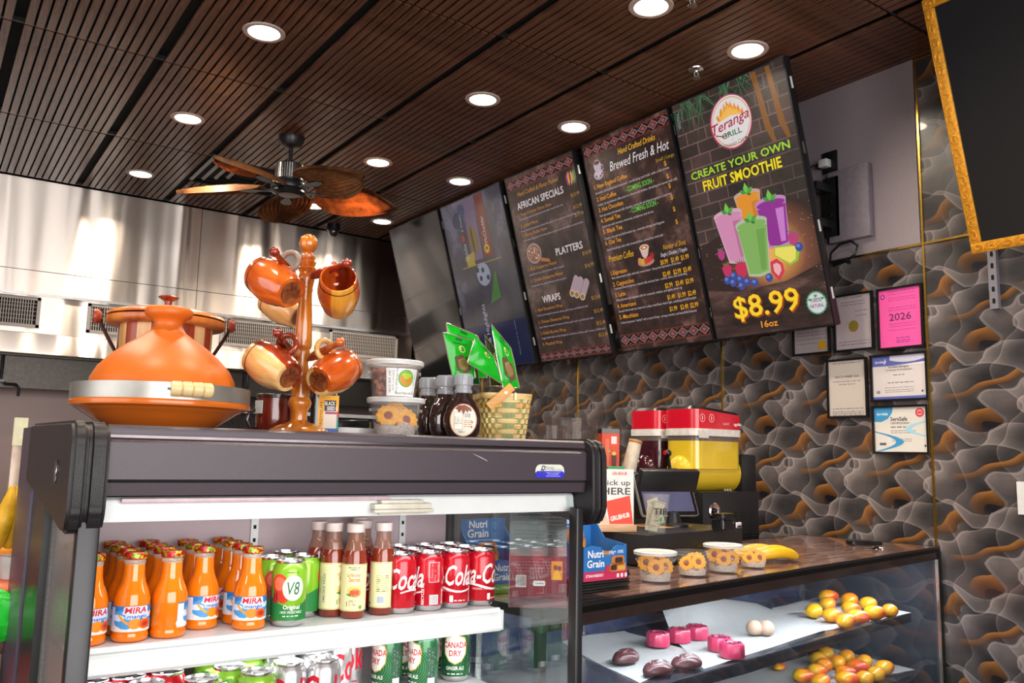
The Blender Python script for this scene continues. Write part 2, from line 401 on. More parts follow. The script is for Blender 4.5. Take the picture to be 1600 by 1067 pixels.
for s in slats[1:300]: inst(src, ceiling, (s[2], (s[3]+s[4])/2, CEIL+.007), scale=(1, s[4]-s[3], 1))
mb = MB()
for s in slats[300:]: mb.box((s[2], (s[3]+s[4])/2, CEIL+.007), (.033, s[4]-s[3], .014))
tag(obj('ceiling_slats', mb, slat_m, ceiling), kind='stuff')
tbar = pm('black ceiling rail', (.012, .012, .012), .4)
for y in tiles_y[1:]:
    mb = MB(); mb.box2((-2.5, y-.006, CEIL+.006), (WX, y+.006, CEIL+.028)); obj('ceiling_rail', mb, tbar, ceiling)
# ================================================================ RANGE HOOD
HY = 6.73
def hood_metal():
    m, nt, b = newmat('wavy stainless sheet'); L = nt.links
    tc = N(nt, 'TexCoord')
    mp = N(nt, 'Mapping', Scale=(2.2, 1, .14)); L.new(tc.outputs['Object'], mp.inputs[0]); nz = N(nt, 'TexNoise', Scale=1.9, Detail=1.2, Distortion=.35); L.new(mp.outputs[0], nz.inputs['Vector'])
    mp2 = N(nt, 'Mapping', Scale=(400, 400, 3)); L.new(tc.outputs['Object'], mp2.inputs[0]); n2 = N(nt, 'TexNoise', Scale=1.0, Detail=2.0); L.new(mp2.outputs[0], n2.inputs['Vector'])
    bp = N(nt, 'Bump', Strength=1.0, Distance=.035); L.new(nz.outputs['Fac'], bp.inputs['Height'])
    b2 = N(nt, 'Bump', Strength=.10, Distance=.001); L.new(n2.outputs['Fac'], b2.inputs['Height']); L.new(bp.outputs[0], b2.inputs['Normal']); L.new(b2.outputs[0], b.inputs['Normal'])
    b.inputs['Base Color'].default_value = (.74, .66, .60, 1); b.inputs['Metallic'].default_value = 1; b.inputs['Roughness'].default_value = .34
    tg_ = N(nt, 'Tangent'); tg_.direction_type = 'RADIAL'; tg_.axis = 'Z'; L.new(tg_.outputs[0], b.inputs['Tangent'])
    b.inputs['Anisotropic'].default_value = .85; b.inputs['Anisotropic Rotation'].default_value = .25
    return m
HM = hood_metal()
hood = thing('range_hood', 'long stainless steel kitchen hood with four grilles under the slatted ceiling', 'hood', (0, HY, 0))
mb = MB(); mb.box2((-2.4, 0, 2.62), (1.70, .7, CEIL-.002)); obj('upper_panel', mb, HM, hood)
mb = MB(); mb.box2((1.704, 0, 2.62), (3.62, .7, CEIL-.002)); obj('upper_panel', mb, HM, hood)
mb = MB(); mb.box2((-2.4, -.004, 2.46), (1.70, .7, 2.615)); obj('lower_panel', mb, HM, hood)
mb = MB(); mb.box2((1.704, -.004, 2.46), (3.62, .7, 2.615)); obj('lower_panel', mb, HM, hood)
mb = MB(); mb.box2((-2.4, -.02, 2.44), (3.6, .7, 2.457)); obj('drip_ledge', mb, steel, hood)
mb = MB(); mb.box2((-2.4, .01, 2.18), (3.6, .7, 2.44)); obj('vent_band', mb, HM, hood)
mb = MB(); mb.prism([(-.06, 2.03), (-.06, 2.05), (-.03, 2.172), (0, 2.18), (.05, 2.18), (.05, 2.03)], -2.4, 3.6, 'x'); obj('lip', mb, HM, hood)
mb = MB(); mb.box2((-2.4, .05, 2.02), (3.6, .75, 2.06)); mb.box2((-2.4, .12, 1.80), (3.6, .14, 2.02)); obj('filter_recess', mb, pm('greasy dark metal', (.05, .045, .04), .3, 1), hood)
grille_m = pm('pale grille metal', '#a49c98', .45, var=.04); dark = pm('deep black', (.004, .004, .005), .9)
for gx0, gx1 in ((-.62, .655), (.955, 1.6), (1.9, 2.62), (2.81, 3.45)):
    g = MB(); w = .022
    for a, b_ in (((gx0, -.004, 2.215), (gx1, .01, 2.215+w)), ((gx0, -.004, 2.43-w), (gx1, .01, 2.43)), ((gx0, -.004, 2.215), (gx0+w, .01, 2.43)), ((gx1-w, -.004, 2.215), (gx1, .01, 2.43))): g.box2(a, b_)
    gr = obj('vent_grille', g, grille_m, hood)
    mb = MB(); mb.box2((gx0+w, .006, 2.237), (gx1-w, .009, 2.41)); obj('backing', mb, dark, gr)
    n = int((gx1-gx0-2*w)/.016); mb = MB(); mb.box((0, 0, 0), (.006, .004, .173)); s0 = obj('slat', mb, grille_m, gr, loc=(gx0+w+.008, .001, 2.3235))
    for q in range(1, n): inst(s0, gr, (gx0+w+.008+q*.016, .001, 2.3235))
    mb = MB()
    for z in (2.27, 2.30, 2.33, 2.36, 2.385): mb.box2((gx0+w, .003, z-.0015), (gx1-w, .0055, z+.0015))
    obj('cross_bars', mb, grille_m, gr)
# ================================================================ CEILING FIXTURES
lamp_glow = pm('downlight diffuser', (1, 1, 1), .5, var=0, emit=9, ecol=(1, .87, .70)); lamp_ring = pm('downlight trim', '#c9b5ac', .4, var=.04)
names = ['leftmost of the row nearest the camera, above the fan', 'between the large left one and the one by the hood', 'nearest the hood at far left', 'small, just right of the fan', 'in mid ceiling above the mug tree line, right of centre', 'above the menu boards, left of the brewed drinks board',
         'cut by the top edge, large, right of centre', 'above the smoothie board, near the sprinkler', 'above the second menu board from the left', 'farthest right by the hood, beside the first board', 'partly hidden behind a fan blade']
d0 = None
for (x, y), nm in zip(LAMPS, names):
    d = thing('downlight', 'round recessed ceiling light, '+nm, 'ceiling light', (x, y, CEIL), group='recessed ceiling lights')
    if d0 is None:
        mb = MB(); mb.lathe([(.068, .0), (.072, -.006), (.090, -.006), (.094, -.002), (.094, .0)], 40, cap=False); p1 = obj('trim_ring', mb, lamp_ring, d)
        mb = MB(); mb.lathe([(.069, -.0035), (0, -.0035)], 40, cap=False); p2 = obj('diffuser', mb, lamp_glow, d); d0 = d
    else: inst(p1, d); inst(p2, d)
for i, (x, y) in enumerate(LAMP_EXTRA):
    d = thing('downlight', 'round recessed ceiling light over the shop floor, '+('second row, left of the till', 'front row left', 'front row right', 'by the kitchen at far left', 'far left, middle row', 'far left, front row')[i], 'ceiling light', (x, y, CEIL), group='recessed ceiling lights outside the picture'); inst(p1, d); inst(p2, d)
# ceiling fan with five palm-leaf blades
FX, FY = 1.703, 4.81
fan = thing('ceiling_fan', 'black ceiling fan with five brown palm leaf blades', 'fan', (FX, FY, CEIL))
fb = pm('black fan metal', (.015, .015, .016), .35, var=.1)
mb = MB(); mb.lathe([(.0, -.0), (.075, 0), (.075, -.02), (.055, -.055), (.02, -.065), (0, -.065)], 28, cap=False); obj('canopy', mb, fb, fan)
mb = MB(); mb.lathe([(.012, -.06), (.012, -.16)], 12); obj('rod', mb, fb, fan)
mb = MB(); mb.lathe([(0, -.155), (.03, -.155), (.075, -.17), (.08, -.175), (.08, -.27), (.07, -.285), (.10, -.29), (.105, -.31), (.10, -.325), (0, -.325)], 40, cap=False); mot = obj('motor', mb, fb, fan)
mb = MB(); mb.box((0, 0, 0), (.004, .006, .09))
s0 = obj('fin', mb, steel, mot, loc=(.081, 0, -.222))
for q in range(1, 36): a = 2*PI*q/36; inst(s0, mot, (.081*math.cos(a), .081*math.sin(a), -.222), (0, 0, a))
mb = MB(); mb.lathe([(.092, -.325), (.098, -.345), (.07, -.358), (.06, -.352), (0, -.356)], 40, cap=False); sw = obj('switch_housing', mb, fb, fan)
mb = MB(); mb.lathe([(.058, -.3585), (.03, -.361), (0, -.362)], 30, cap=False); obj('cap', mb, pm('pale cap', '#8d7d78', .4), sw)
leaf = wood('palm blade brown', '#70442a', '#ab7040', scale=1.5, stretch=(1, 1, 1), rough=.55, coat=.05)
def blade_mesh():
    mb = MB(); n = 30; rows = []; pt = math.tan(R(-15))
    for i in range(n+1):
        t = i/n; x = .16+.48*t; w = .165*max(.0, math.sin(PI*(.06+.94*t)**.72))**.62 if t < 1 else .012
        row = []
        for k in range(-13, 14):
            y = w*k/13; row.append([x+.03*(1-(k/13)**2)*t, y, -.30+.009*math.cos(k*PI)*min(1, t*4)-.05*t*t-.035*(k/13)**2*(w/.16)+pt*y])
        rows.append(row)
    vs = [[mb.v(p) for p in r_] for r_ in rows]
    for a, b_ in zip(vs, vs[1:]):
        for k in range(26): mb.face([a[k], b_[k], b_[k+1], a[k+1]])
    bmesh.ops.solidify(mb.bm, geom=mb.bm.faces[:], thickness=.004)
    return mb
arm = None
for q, a in enumerate((-145, 145, 73, -13, -73)):
    p = (FX-math.cos(0), 0)
    if arm is None:
        bl = obj('blade', blade_mesh(), leaf, fan, smooth=20)
        mb = MB(); mb.prism([(.09, -.018), (.15, -.014), (.22, -.035), (.28, -.03), (.30, 0), (.28, .03), (.22, .035), (.15, .014), (.09, .018)], -.335, -.325); arm = obj('blade_arm', mb, fb, fan)
        bl.rotation_euler = arm.rotation_euler = (0, 0, R(a))
    else: inst(bl, fan, rot=(0, 0, R(a))); inst(arm, fan, rot=(0, 0, R(a)))
# ceiling vent by the fan
v = thing('ceiling_vent', 'square black four way air vent in the slatted ceiling left of the fan', 'vent', ((VENT[0]+VENT[1])/2, (VENT[2]+VENT[3])/2, CEIL))
mb = MB(); mb.box((0, 0, .022), (.60, .60, .01)); obj('plate', mb, dark, v)
for q, s in enumerate((.29, .225, .16, .095)):
    mb = MB(); h = .012
    for sx, sy, lx, ly in ((0, 1, s*2, .022), (0, -1, s*2, .022), (1, 0, .022, s*2), (-1, 0, .022, s*2)):
        mb.box((sx*s, sy*s, .006), (lx, ly, .003), rot=(sy*.7, -sx*.7, 0))
    obj('louvre', mb, pm('dark vent metal', (.03, .028, .027), .4), v)
# sprinklers and dome camera
for x, y, nm in ((2.935, 2.707, 'near the smoothie board'), (2.43, 2.26, 'cut by the top edge of the picture')):
    s = thing('sprinkler', 'small chrome pendent fire sprinkler on the ceiling '+nm, 'sprinkler', (x, y, CEIL), group='ceiling sprinklers')
    mb = MB(); mb.lathe([(.038, 0), (.036, -.006), (.014, -.012), (.012, -.02), (0, -.02)], 24, cap=False); obj('escutcheon', mb, steel, s)
    mb = MB(); mb.tube([(.01, 0, -.018), (.016, 0, -.03), (.006, 0, -.042)], .002, 6); mb.tube([(-.01, 0, -.018), (-.016, 0, -.03), (-.006, 0, -.042)], .002, 6); mb.lathe([(0, -.042), (.02, -.043), (.02, -.045), (0, -.046)], 16, cap=False); obj('deflector', mb, steel, s)
s = thing('dome_camera', 'small black dome security camera hanging from the ceiling before the hood', 'camera', (2.70, 6.50, CEIL))
mb = MB(); mb.lathe([(.055, 0), (.055, -.05), (.048, -.058), (0, -.058)], 24, cap=False); obj('housing', mb, black_s, s)
mb = MB(); mb.lathe([(.038, -.058), (.036, -.08), (.022, -.1), (0, -.106)], 24, cap=False); obj('lens_dome', mb, pm('smoked dome', (.02, .02, .02), .05, coat=1), s)
# ================================================================ MENU SCREENS
BX, BZ, BD, BH = 3.45, 2.03, Vector((-.2685, 0, .9633)), 1.2665
def noise_screen(name, cols, scale=5, glow=1.0, stretch=(1, 1, 1)):
    m, nt, b = newmat(name); L = nt.links; tc = N(nt, 'TexCoord'); mp = N(nt, 'Mapping', Scale=stretch); L.new(tc.outputs['Object'], mp.inputs[0])
    nz = N(nt, 'TexNoise', Scale=scale, Detail=9.0, Roughness=.68); L.new(mp.outputs[0], nz.inputs['Vector'])
    cr = N(nt, 'ValToRGB'); e = cr.color_ramp.elements; e[0].position = .36; e[1].position = .68; e[0].color = (*srgb(cols[0]), 1); e[1].color = (*srgb(cols[-1]), 1)
    if len(cols) > 2: q = e.new(.52); q.color = (*srgb(cols[1]), 1)
    L.new(nz.outputs['Fac'], cr.inputs[0]); L.new(cr.outputs[0], b.inputs['Emission Color']); b.inputs['Emission Strength'].default_value = glow*.85
    b.inputs['Base Color'].default_value = (.01, .01, .01, 1); b.inputs['Roughness'].default_value = .16; return m
def brick_screen():
    m, nt, b = newmat('lit brick picture'); L = nt.links; tc = N(nt, 'TexCoord'); sp = N(nt, 'SeparateXYZ'); L.new(tc.outputs['Object'], sp.inputs[0])
    cb = N(nt, 'CombineXYZ'); L.new(sp.outputs['Y'], cb.inputs[0]); L.new(sp.outputs['Z'], cb.inputs[1])
    br = N(nt, 'TexBrick', Scale=1.0); br.inputs['Brick Width'].default_value = .13; br.inputs['Row Height'].default_value = .062; br.inputs['Mortar Size'].default_value = .004; br.inputs['Mortar Smooth'].default_value = .4
    br.inputs['Color1'].default_value = (*srgb('#2c2422'), 1); br.inputs['Color2'].default_value = (*srgb('#3d302c'), 1); br.inputs['Mortar'].default_value = (*srgb('#5c4848'), 1)
    L.new(cb.outputs[0], br.inputs['Vector'])
    nz = N(nt, 'TexNoise', Scale=4.0, Detail=5.0); L.new(tc.outputs['Object'], nz.inputs['Vector'])
    mx = N(nt, 'Mix', data_type='RGBA', blend_type='MULTIPLY'); mx.inputs[0].default_value = 1; L.new(br.outputs[0], mx.inputs[6])
    cr = N(nt, 'ValToRGB'); cr.color_ramp.elements[0].color = (.35, .45, .4, 1); cr.color_ramp.elements[1].color = (1.5, 1.35, 1.35, 1); cr.color_ramp.elements[0].position = .3; cr.color_ramp.elements[1].position = .7
    L.new(nz.outputs['Fac'], cr.inputs[0]); L.new(cr.outputs[0], mx.inputs[7]); L.new(mx.outputs[2], b.inputs['Emission Color']); b.inputs['Emission Strength'].default_value = 1.0
    b.inputs['Base Color'].default_value = (.01, .01, .01, 1); b.inputs['Roughness'].default_value = .16; return m
def screen(y0, y1, label, face, clips=3):
    """a tilted portrait screen; y0 is its left edge seen from the shop"""
    w = y0-y1; t = thing('menu_screen', label, 'screen', (BX, y0, BZ), group='tilted screens above the counter')
    ux = Vector((0, -1, 0)); n = ux.cross(BD)
    M = Matrix(((ux.x, BD.x, n.x, 0), (ux.y, BD.y, n.y, 0), (ux.z, BD.z, n.z, 0), (0, 0, 0, 1)))
    mb = MB(); mb.M = M; mb.box2((0, 0, -.045), (w, BH, 0), bev=.004); mb.box2((.08, .15, -.075), (w-.08, BH-.2, -.045)); obj('casing', mb, black_p, t)
    mb = MB(); mb.M = M; b = .009
    for a, c in (((0, 0, 0), (w, b, .002)), ((0, BH-b, 0), (w, BH, .002)), ((0, b, 0), (b, BH-b, .002)), ((w-b, b, 0), (w, BH-b, .002))): mb.box2(a, c)
    obj('bezel', mb, black_s, t)
    mb = MB(); mb.M = M; mb.poly([(b, b, .0008), (w-b, b, .0008), (w-b, BH-b, .0008), (b, BH-b, .0008)]); obj('display', mb, face, t, smooth=False)
    for k, f in enumerate((.12, .37, .66, .9)):
        mb = MB(); mb.M = M; mb.box((w+.001, BH*f, -.022), (.003, .055, .012)); obj('side_clip', mb, white_p if k != 2 else steel, t)
    mb = MB(); mb.M = M; mb.box2((w*.35, .45, -.10), (w*.65, .8, -.07))
    mb.box2((w*.4, .5, -.2), (w*.44, .54, -.09)); mb.box2((w*.56, .5, -.2), (w*.6, .54, -.09)); obj('mount_plate', mb, black_p, t)
    return t, plane_map((0, 0, 0), ux, BD)
LG = 1.0
OR, WH, GN = '#d98f1e', '#cfc3c6', '#5fb845'
# --- five: smoothie board
t5, mp5 = screen(3.052, 2.337, 'lit menu screen showing four smoothie glasses and $8.99, nearest of the five', brick_screen())
a = Art(LG); W5 = .715
a.shape(rect(.009, .009, W5-.009, .36), noise_screen('lit dark wood picture', ['#15100f', '#3a2825', '#6a4c44'], 9, 1, (1, .25, 1)))
# warm glow behind the fruit
def glow_screen():
    m, nt, b = newmat('lit golden glow picture'); L = nt.links; tc = N(nt, 'TexCoord'); mp = N(nt, 'Mapping'); L.new(tc.outputs['Object'], mp.inputs[0])
    mp.inputs['Location'].default_value = (0, .45/.30, -.38/.26); mp.inputs['Scale'].default_value = (.01, 1/.30, 1/.26)
    gr = N(nt, 'TexGradient', gradient_type='SPHERICAL'); L.new(mp.outputs[0], gr.inputs[0]); nz = N(nt, 'TexNoise', Scale=60.0, Detail=2.0); L.new(tc.outputs['Object'], nz.inputs[0])
    cr = N(nt, 'ValToRGB'); e = cr.color_ramp.elements; e[0].color = (*srgb('#2a1c1a'), 1); e[1].color = (*srgb('#d09048'), 1); e[1].position = .8; q = e.new(.35); q.color = (*srgb('#6a4030'), 1)
    L.new(gr.outputs[0], cr.inputs[0]); L.new(cr.outputs[0], b.inputs['Emission Color']); b.inputs['Emission Strength'].default_value = 1; b.inputs['Base Color'].default_value = (.01, .01, .01, 1); b.inputs['Roughness'].default_value = .16; return m
a.lay = 1; a.shape([(.009, .27), (.2, .235), (.5, .245), (.706, .30), (.706, .60), (.60, .62), (.35, .58), (.009, .50)], glow_screen())
r5 = random.Random(3)
for _ in range(150):
    x = min(.70, max(.02, .42+r5.gauss(0, .2))); y = .42+r5.gauss(0, .09); s = r5.uniform(.0012, .0035); a.shape(rect(x, y, x+s, y+s), r5.choice(['#e8a860', '#c87a38', '#f0c890']), 2)
a.lay = 2
for bx, by, n_, sd in ((.10, 1.25, 9, 1), (.20, 1.25, 8, 2), (.36, 1.255, 9, 3), (.02, 1.22, 7, 4), (.47, 1.255, 7, 9)):   # palm fronds
    rr = random.Random(sd)
    for k in range(n_*3):
        an = R(-90+rr.uniform(-55, 55)); ln = rr.uniform(.08, .24); x, y = bx+rr.uniform(-.03, .03), by
        ex, ey = x+ln*math.cos(an), y+ln*math.sin(an); ey = max(ey, .98)
        a.shape([(x-.003, y), (x+.003, y), (min(max(ex, .012), .70), ey)], rr.choice(['#243c2c', '#35533a', '#1a2c22', '#4a6a4a']), 2+k % 3)
for x0, x1, x2, x3 in ((.52, .55, .575, .545), (.605, .63, .655, .625)): a.strip([(x0, 1.25), (x2-.03, .98), (x2, .90)], [(x1, 1.25), (x2+.005, .98), (x2+.022, .90)], '#7a4c1c', 3)
a.lay = 5
a.shape(ell(.358, 1.067, .128, .134, 48), '#b0355a'); a.shape(ell(.360, 1.068, .121, .127, 48), '#d6cfcf', 6)
for r0, r1, c in ((.115, .111, '#c8903c'),): a.strip(ell(.360, 1.068, r0, r0*1.04, 48)+[ell(.360, 1.068, r0, r0*1.04, 48)[0]], ell(.360, 1.068, r1, r1*1.04, 48)+[ell(.360, 1.068, r1, r1*1.04, 48)[0]], c, 7)
fl_ = [(.285, 1.085), (.275, 1.11), (.29, 1.12), (.295, 1.10), (.305, 1.135), (.318, 1.15), (.322, 1.12), (.335, 1.165), (.345, 1.14), (.352, 1.175), (.368, 1.145), (.375, 1.165), (.388, 1.13), (.398, 1.15), (.408, 1.12), (.42, 1.135), (.428, 1.10), (.44, 1.112), (.445, 1.085), (.36, 1.10)]
a.shape(fl_, '#d98a28', 7); a.shape([(x*.78+.08, y*.75+.272) for x, y in fl_], '#e8b050', 8)
a.text('Teranga', .357, 1.045, .050, '#a01840', w=.235, align='c', shear=.35, bold=.02, rot=7, lay=9); a.strip([(.25, 1.03), (.30, 1.012), (.34, 1.022)], [(.252, 1.024), (.30, 1.005), (.343, 1.019)], '#a01840', 9)
a.text('GRILL', .353, .998, .028, '#1d6a44', w=.125, align='c', bold=.035, rot=2, lay=9)
a.text('- c -', .353, .977, .010, '#555', align='c', lay=9) if False else a.text('- c -', .353, .977, .010, '#555555', align='c', lay=9)
a.text('Ethiopian Cafe', .353, .952, .020, '#4a2a2e', w=.135, align='c', shear=.4, lay=9, rot=2)
for x in (.276, .43): a.shape(ell(x, .968, .010, .005, 10), '#2f7a4c', 9)
a.text('CREATE YOUR OWN', .046, .851, .040, '#9cc832', w=.615, bold=.035, lay=6); a.text('FRUIT SMOOTHIE', .112, .778, .052, '#e6cf18', w=.487, bold=.05, lay=6)
def glass(x0, x1, y1, yb, xb0, xb1, col, light, darkc, L0):
    a.shape([(x0, y1), (x0+.006, y1-.03), (xb0, yb), ((xb0+xb1)/2, yb-.012), (xb1, yb), (x1-.006, y1-.03), (x1, y1)], light, L0)
    a.shape([(x0+.008, y1-.025), (xb0+.008, yb+.012), ((xb0+xb1)/2, yb+.003), (xb1-.008, yb+.012), (x1-.008, y1-.025)], col, L0+1)
    a.shape([(x0+(x1-x0)*.62, y1-.04), (xb0+(xb1-xb0)*.62, yb+.02), (xb0+(xb1-xb0)*.85, yb+.02), (x0+(x1-x0)*.88, y1-.04)], darkc, L0+2)
    a.shape(ell((x0+x1)/2, y1, (x1-x0)/2, (x1-x0)*.14, 24), light, L0+3); a.shape(ell((x0+x1)/2, y1-.012, (x1-x0)/2-.008, (x1-x0)*.11, 24), col, L0+4)
    cx, cy_ = (x0+x1)/2, y1+.004
    for an, ln, c in ((90, .055, '#6cb848'), (150, .045, '#3f8a38'), (30, .05, '#4f9a3c'), (-20, .03, '#2f7030')):
        dx, dy = math.cos(R(an)), math.sin(R(an)); px_, py_ = -dy, dx
        a.shape([(cx, cy_), (cx+dx*ln*.5+px_*ln*.27, cy_+dy*ln*.5+py_*ln*.27), (cx+dx*ln, cy_+dy*ln), (cx+dx*ln*.5-px_*ln*.27, cy_+dy*ln*.5-py_*ln*.27)], c, L0+5)
glass(.288, .450, .70, .50, .31, .43, '#d88a2a', '#b89a90', '#c47820', 8)
glass(.404, .585, .635, .415, .44, .56, '#8a2c8a', '#b880b0', '#c078c0', 12)
glass(.14, .322, .63, .385, .185, .31, '#c884a8', '#c8a0b0', '#b06a90', 12)
glass(.265, .458, .56, .30, .29, .42, '#7ca858', '#a8b498', '#6a9a48', 18)
a.shape([(.46, .375), (.47, .42), (.605, .405), (.61, .385), (.585, .33), (.54, .315)], '#8ab83c', 17); a.shape([(.465, .378), (.472, .412), (.59, .40), (.575, .34), (.54, .325)], '#e2d460', 18)
for x, y, s, c in ((.162, .355, .042, '#b83058'), (.25, .345, .05, '#c02c50'), (.583, .44, .042, '#b04070'), (.143, .44, .034, '#a83878')):
    a.shape([(x, y-s), (x+s*.55, y-s*.6), (x+s*.75, y+s*.25), (x+s*.3, y+s*.75), (x-s*.3, y+s*.75), (x-s*.75, y+s*.25), (x-s*.55, y-s*.6)], c, 22)
    for q in range(-2, 3): a.shape([(x+q*s*.22-.004, y+s*.7), (x+q*s*.28, y+s*1.05), (x+q*s*.22+.004, y+s*.7)], '#4a7a3c', 23)
a.shape([(.462, .25), (.50, .29), (.50, .33), (.47, .36), (.43, .35), (.425, .30)], '#c8384c', 23); a.shape([(.463, .275), (.485, .30), (.485, .325), (.466, .34), (.443, .335), (.443, .30)], '#e0a8a8', 24)
for x, y in ((.15, .303), (.195, .318), (.184, .285), (.231, .295), (.231, .261), (.272, .276), (.317, .265), (.407, .276), (.606, .392)):
    a.shape(ell(x, y, .022, .022, 14), '#384890', 25); a.shape(ell(x-.004, y+.006, .011, .009, 10), '#6478b8', 26)
a.text('$8.99', .359, .092, .115, '#8a3a10', w=.40, align='c', bold=.05, lay=6); a.text('$8.99', .352, .099, .115, '#e08a14', w=.40, align='c', bold=.04, lay=7); a.text('$8.99', .352, .101, .113, '#f0cc28', w=.392, align='c', bold=.015, lay=8)
a.text('16oz', .354, .037, .034, '#e0902a', w=.10, align='c', bold=.035, lay=6)
a.shape([(.64+.057*(1 if k % 2 else .93)*math.cos(PI*k/20), .118+.057*(1 if k % 2 else .93)*math.sin(PI*k/20)) for k in range(40)], '#4a9a70', 6); a.shape(ell(.64, .118, .048, .048, 30), '#cfc8cf', 7)
a.text('100%', .64, .122, .020, '#2f4a38', align='c', bold=.02, lay=8); a.text('NATURAL', .64, .096, .018, '#3a3038', align='c', bold=.02, w=.075, lay=8); a.shape([(.64, .14), (.65, .152), (.645, .16), (.64, .156), (.635, .16), (.63, .152)], '#4a9a50', 8)
for s in (-1, 1): a.shape(ell(.64+s*.034, .136, .009, .006, 8), '#3f8a4c', 8)
a.text('TASTER', .027, 1.21, .018, '#8a8a90', rot=-90, lay=6)
a.build('screen_picture', mp5, t5, eps=.0001, base=.0012)
# --- the two text menus share a woven band
BROWN = noise_screen('lit brown marbled picture', ['#171010', '#33201c', '#6e4f48'], 6, 1.0)
BROWN2 = noise_screen('lit dim brown marbled picture', ['#211816', '#3a2a26', '#6b554e'], 4.5, .9)
def band(a, x0, x1, y0, y1, n, dim=0):
    a.shape(rect(x0, y0, x1, y1), '#1c1214', 2)
    for y in (y0, y1-.003): a.shape(rect(x0, y, x1, y+.003), '#8a3020', 3)
    w = (x1-x0)/n; m = (y0+y1)/2; h = (y1-y0)/2-.005; g = '#8c7878'
    for k in range(n):
        cx = x0+w*(k+.5)
        for s, c, l in ((.98, g, 3), (.80, '#1c1214', 4), (.62, '#9a3828', 5), (.46, '#1c1214', 6), (.30, '#b07088', 7), (.16, '#3a3060', 8)):
            a.shape([(cx-w/2*s, m), (cx, m-h*s), (cx+w/2*s, m), (cx, m+h*s)], c, l)
        for sx in (-1, 1):
            for sy in (-1, 1):
                for q, c, l in ((.40, '#7a2c22', 3), (.18, '#1c1214', 4)): a.shape([(cx+sx*w/2*(1-q), m+sy*h), (cx+sx*w/2, m+sy*h*(1-q)), (cx+sx*w/2, m+sy*h)], c, l)
t4, mp4 = screen(3.792, 3.07, 'lit brown menu screen headed Brewed Fresh & Hot with prices', BROWN)
a = Art(LG); a.lay = 4
band(a, .012, .71, 1.178, 1.24, 9); band(a, .012, .71, .038, .104, 9)
a.text('Hand Crafted Drinks', .443, 1.127, .034, '#dca026', w=.30, align='c', shear=.35, bold=.01)
a.text('Brewed Fresh & Hot', .205, 1.053, .056, '#d8d0d2', w=.475, shear=.35)
a.text('Small | Large', .70, 1.008, .019, '#a88a20', align='r', w=.135)
for y in (.975, .905, .853, .79, .725, .655): a.text('$', .627, y, .026, '#c8901e', align='c', bold=.02)
DF = ["Smooth, full bodied and balanced - comforting and bold, with a full aroma", "Chilled, strong brewed coffee over ice, smooth and mellow, refreshing and served with milk", "Rich and creamy with steamed milk, chocolate, creamy milk and whipped topping for a cozy treat",
      "Spiced tea with aromatic cinnamon, cardamom and cloves", "Classic, smooth and full bodied tea - smooth, strong and fragrant", "Spiced black tea with milk, brewed slow, served hot and bold"]
for i, (n_, y, fy, fx) in enumerate((('1. New England Coffee', .985, .953, .65), ('2. Iced Coffee', .911, .882, .69), ('3. Hot Chocolate', .847, .817, .63), ('4. Somali Tea', .782, .752, .475), ('5. Black Tea', .716, .680, .54), ('6. Chai Tea', .648, .612, .51))):
    a.text(n_, .046, y, .026, OR, w=(.283, .17, .21, .168, .165, .135)[i], bold=.02); a.text(DF[i], .046, fy, .0145, '#bcaeb2', w=fx-.046)
for y in (.908, .785): a.text('- COMING SOON -', .296, y, .030, GN, w=.228, bold=.02)
a.text('Premium Coffee', .045, .545, .040, '#d09a20', w=.215, shear=.35, bold=.01)
a.text('Number of Shots', .492, .537, .030, '#c8901e', w=.17, shear=.3); a.text('Single | Double | Tripple', .464, .502, .022, '#d0c8c8', w=.197, shear=.25)
for i, (n_, y, w_, pr, py_, gx) in enumerate((('1.Espresso', .466, .14, '$0.99   $1.49  $1.99', .459, .60), ('2. Cappuccino', .399, .18, '$2.49   $2.99  $3.49', .392, .627), ('3. Latte', .334, .09, '$2.99   $3.49  $3.99', .328, .574), ('4. Americano', .266, .16, '$1.49   $1.99  $2.49', .262, .657), ('5. Macchiato', .200, .16, '$1.99   $2.49  $2.99', .196, .643))):
    a.text(n_, .04, y, .026, OR, w=w_, bold=.02); a.text(pr, .452, py_, .027, '#d89a1a', w=.212, bold=.03)
    a.text(["Rich, concentrated coffee with bold, intense flavor - the purest expression of the bean", "A balanced blend of espresso, steamed milk, and airy foam - creamy, warm, and comforting", "Silky espresso and steamed milk for a smooth, mellow, and lightly sweet sip", "Smooth blend with hot water for a clean, bold flavor that's light, satisfying and full bodied", "A shot of espresso \"marked\" with a touch of foam - strong, aromatic, and beautifully balanced"][i], .042, (.442, .377, .308, .240, .171)[i], .0145, '#bcaeb2', w=gx-.042)
# jug and cup pictures
a.shape(ell(.105, 1.06, .042, .030, 20), '#9c8c98', 5); a.shape(ell(.105, 1.065, .034, .020, 20), '#b8a8b4', 6); a.shape(ell(.108, 1.11, .032, .038, 20), '#ac9ca8', 7); a.shape(ell(.108, 1.13, .024, .012, 20), '#5a2c18', 8)
a.strip(ell(.142, 1.095, .016, .020, 14), ell(.142, 1.095, .011, .014, 14), '#a090a0', 7)
for x, y in ((.085, 1.055), (.12, 1.05), (.135, 1.06)): a.shape(ell(x, y, .008, .006, 8), '#5a3a20', 8)
a.shape(ell(.345, .495, .065, .024, 24), '#a87868', 5)
for x, y, c in ((.30, .51, '#c88048'), (.32, .498, '#b8a030'), (.345, .50, '#c03830'), (.368, .505, '#b83028'), (.39, .51, '#a83830'), (.40, .525, '#8a2018')): a.shape(ell(x, y, .017, .017, 14), c, 6)
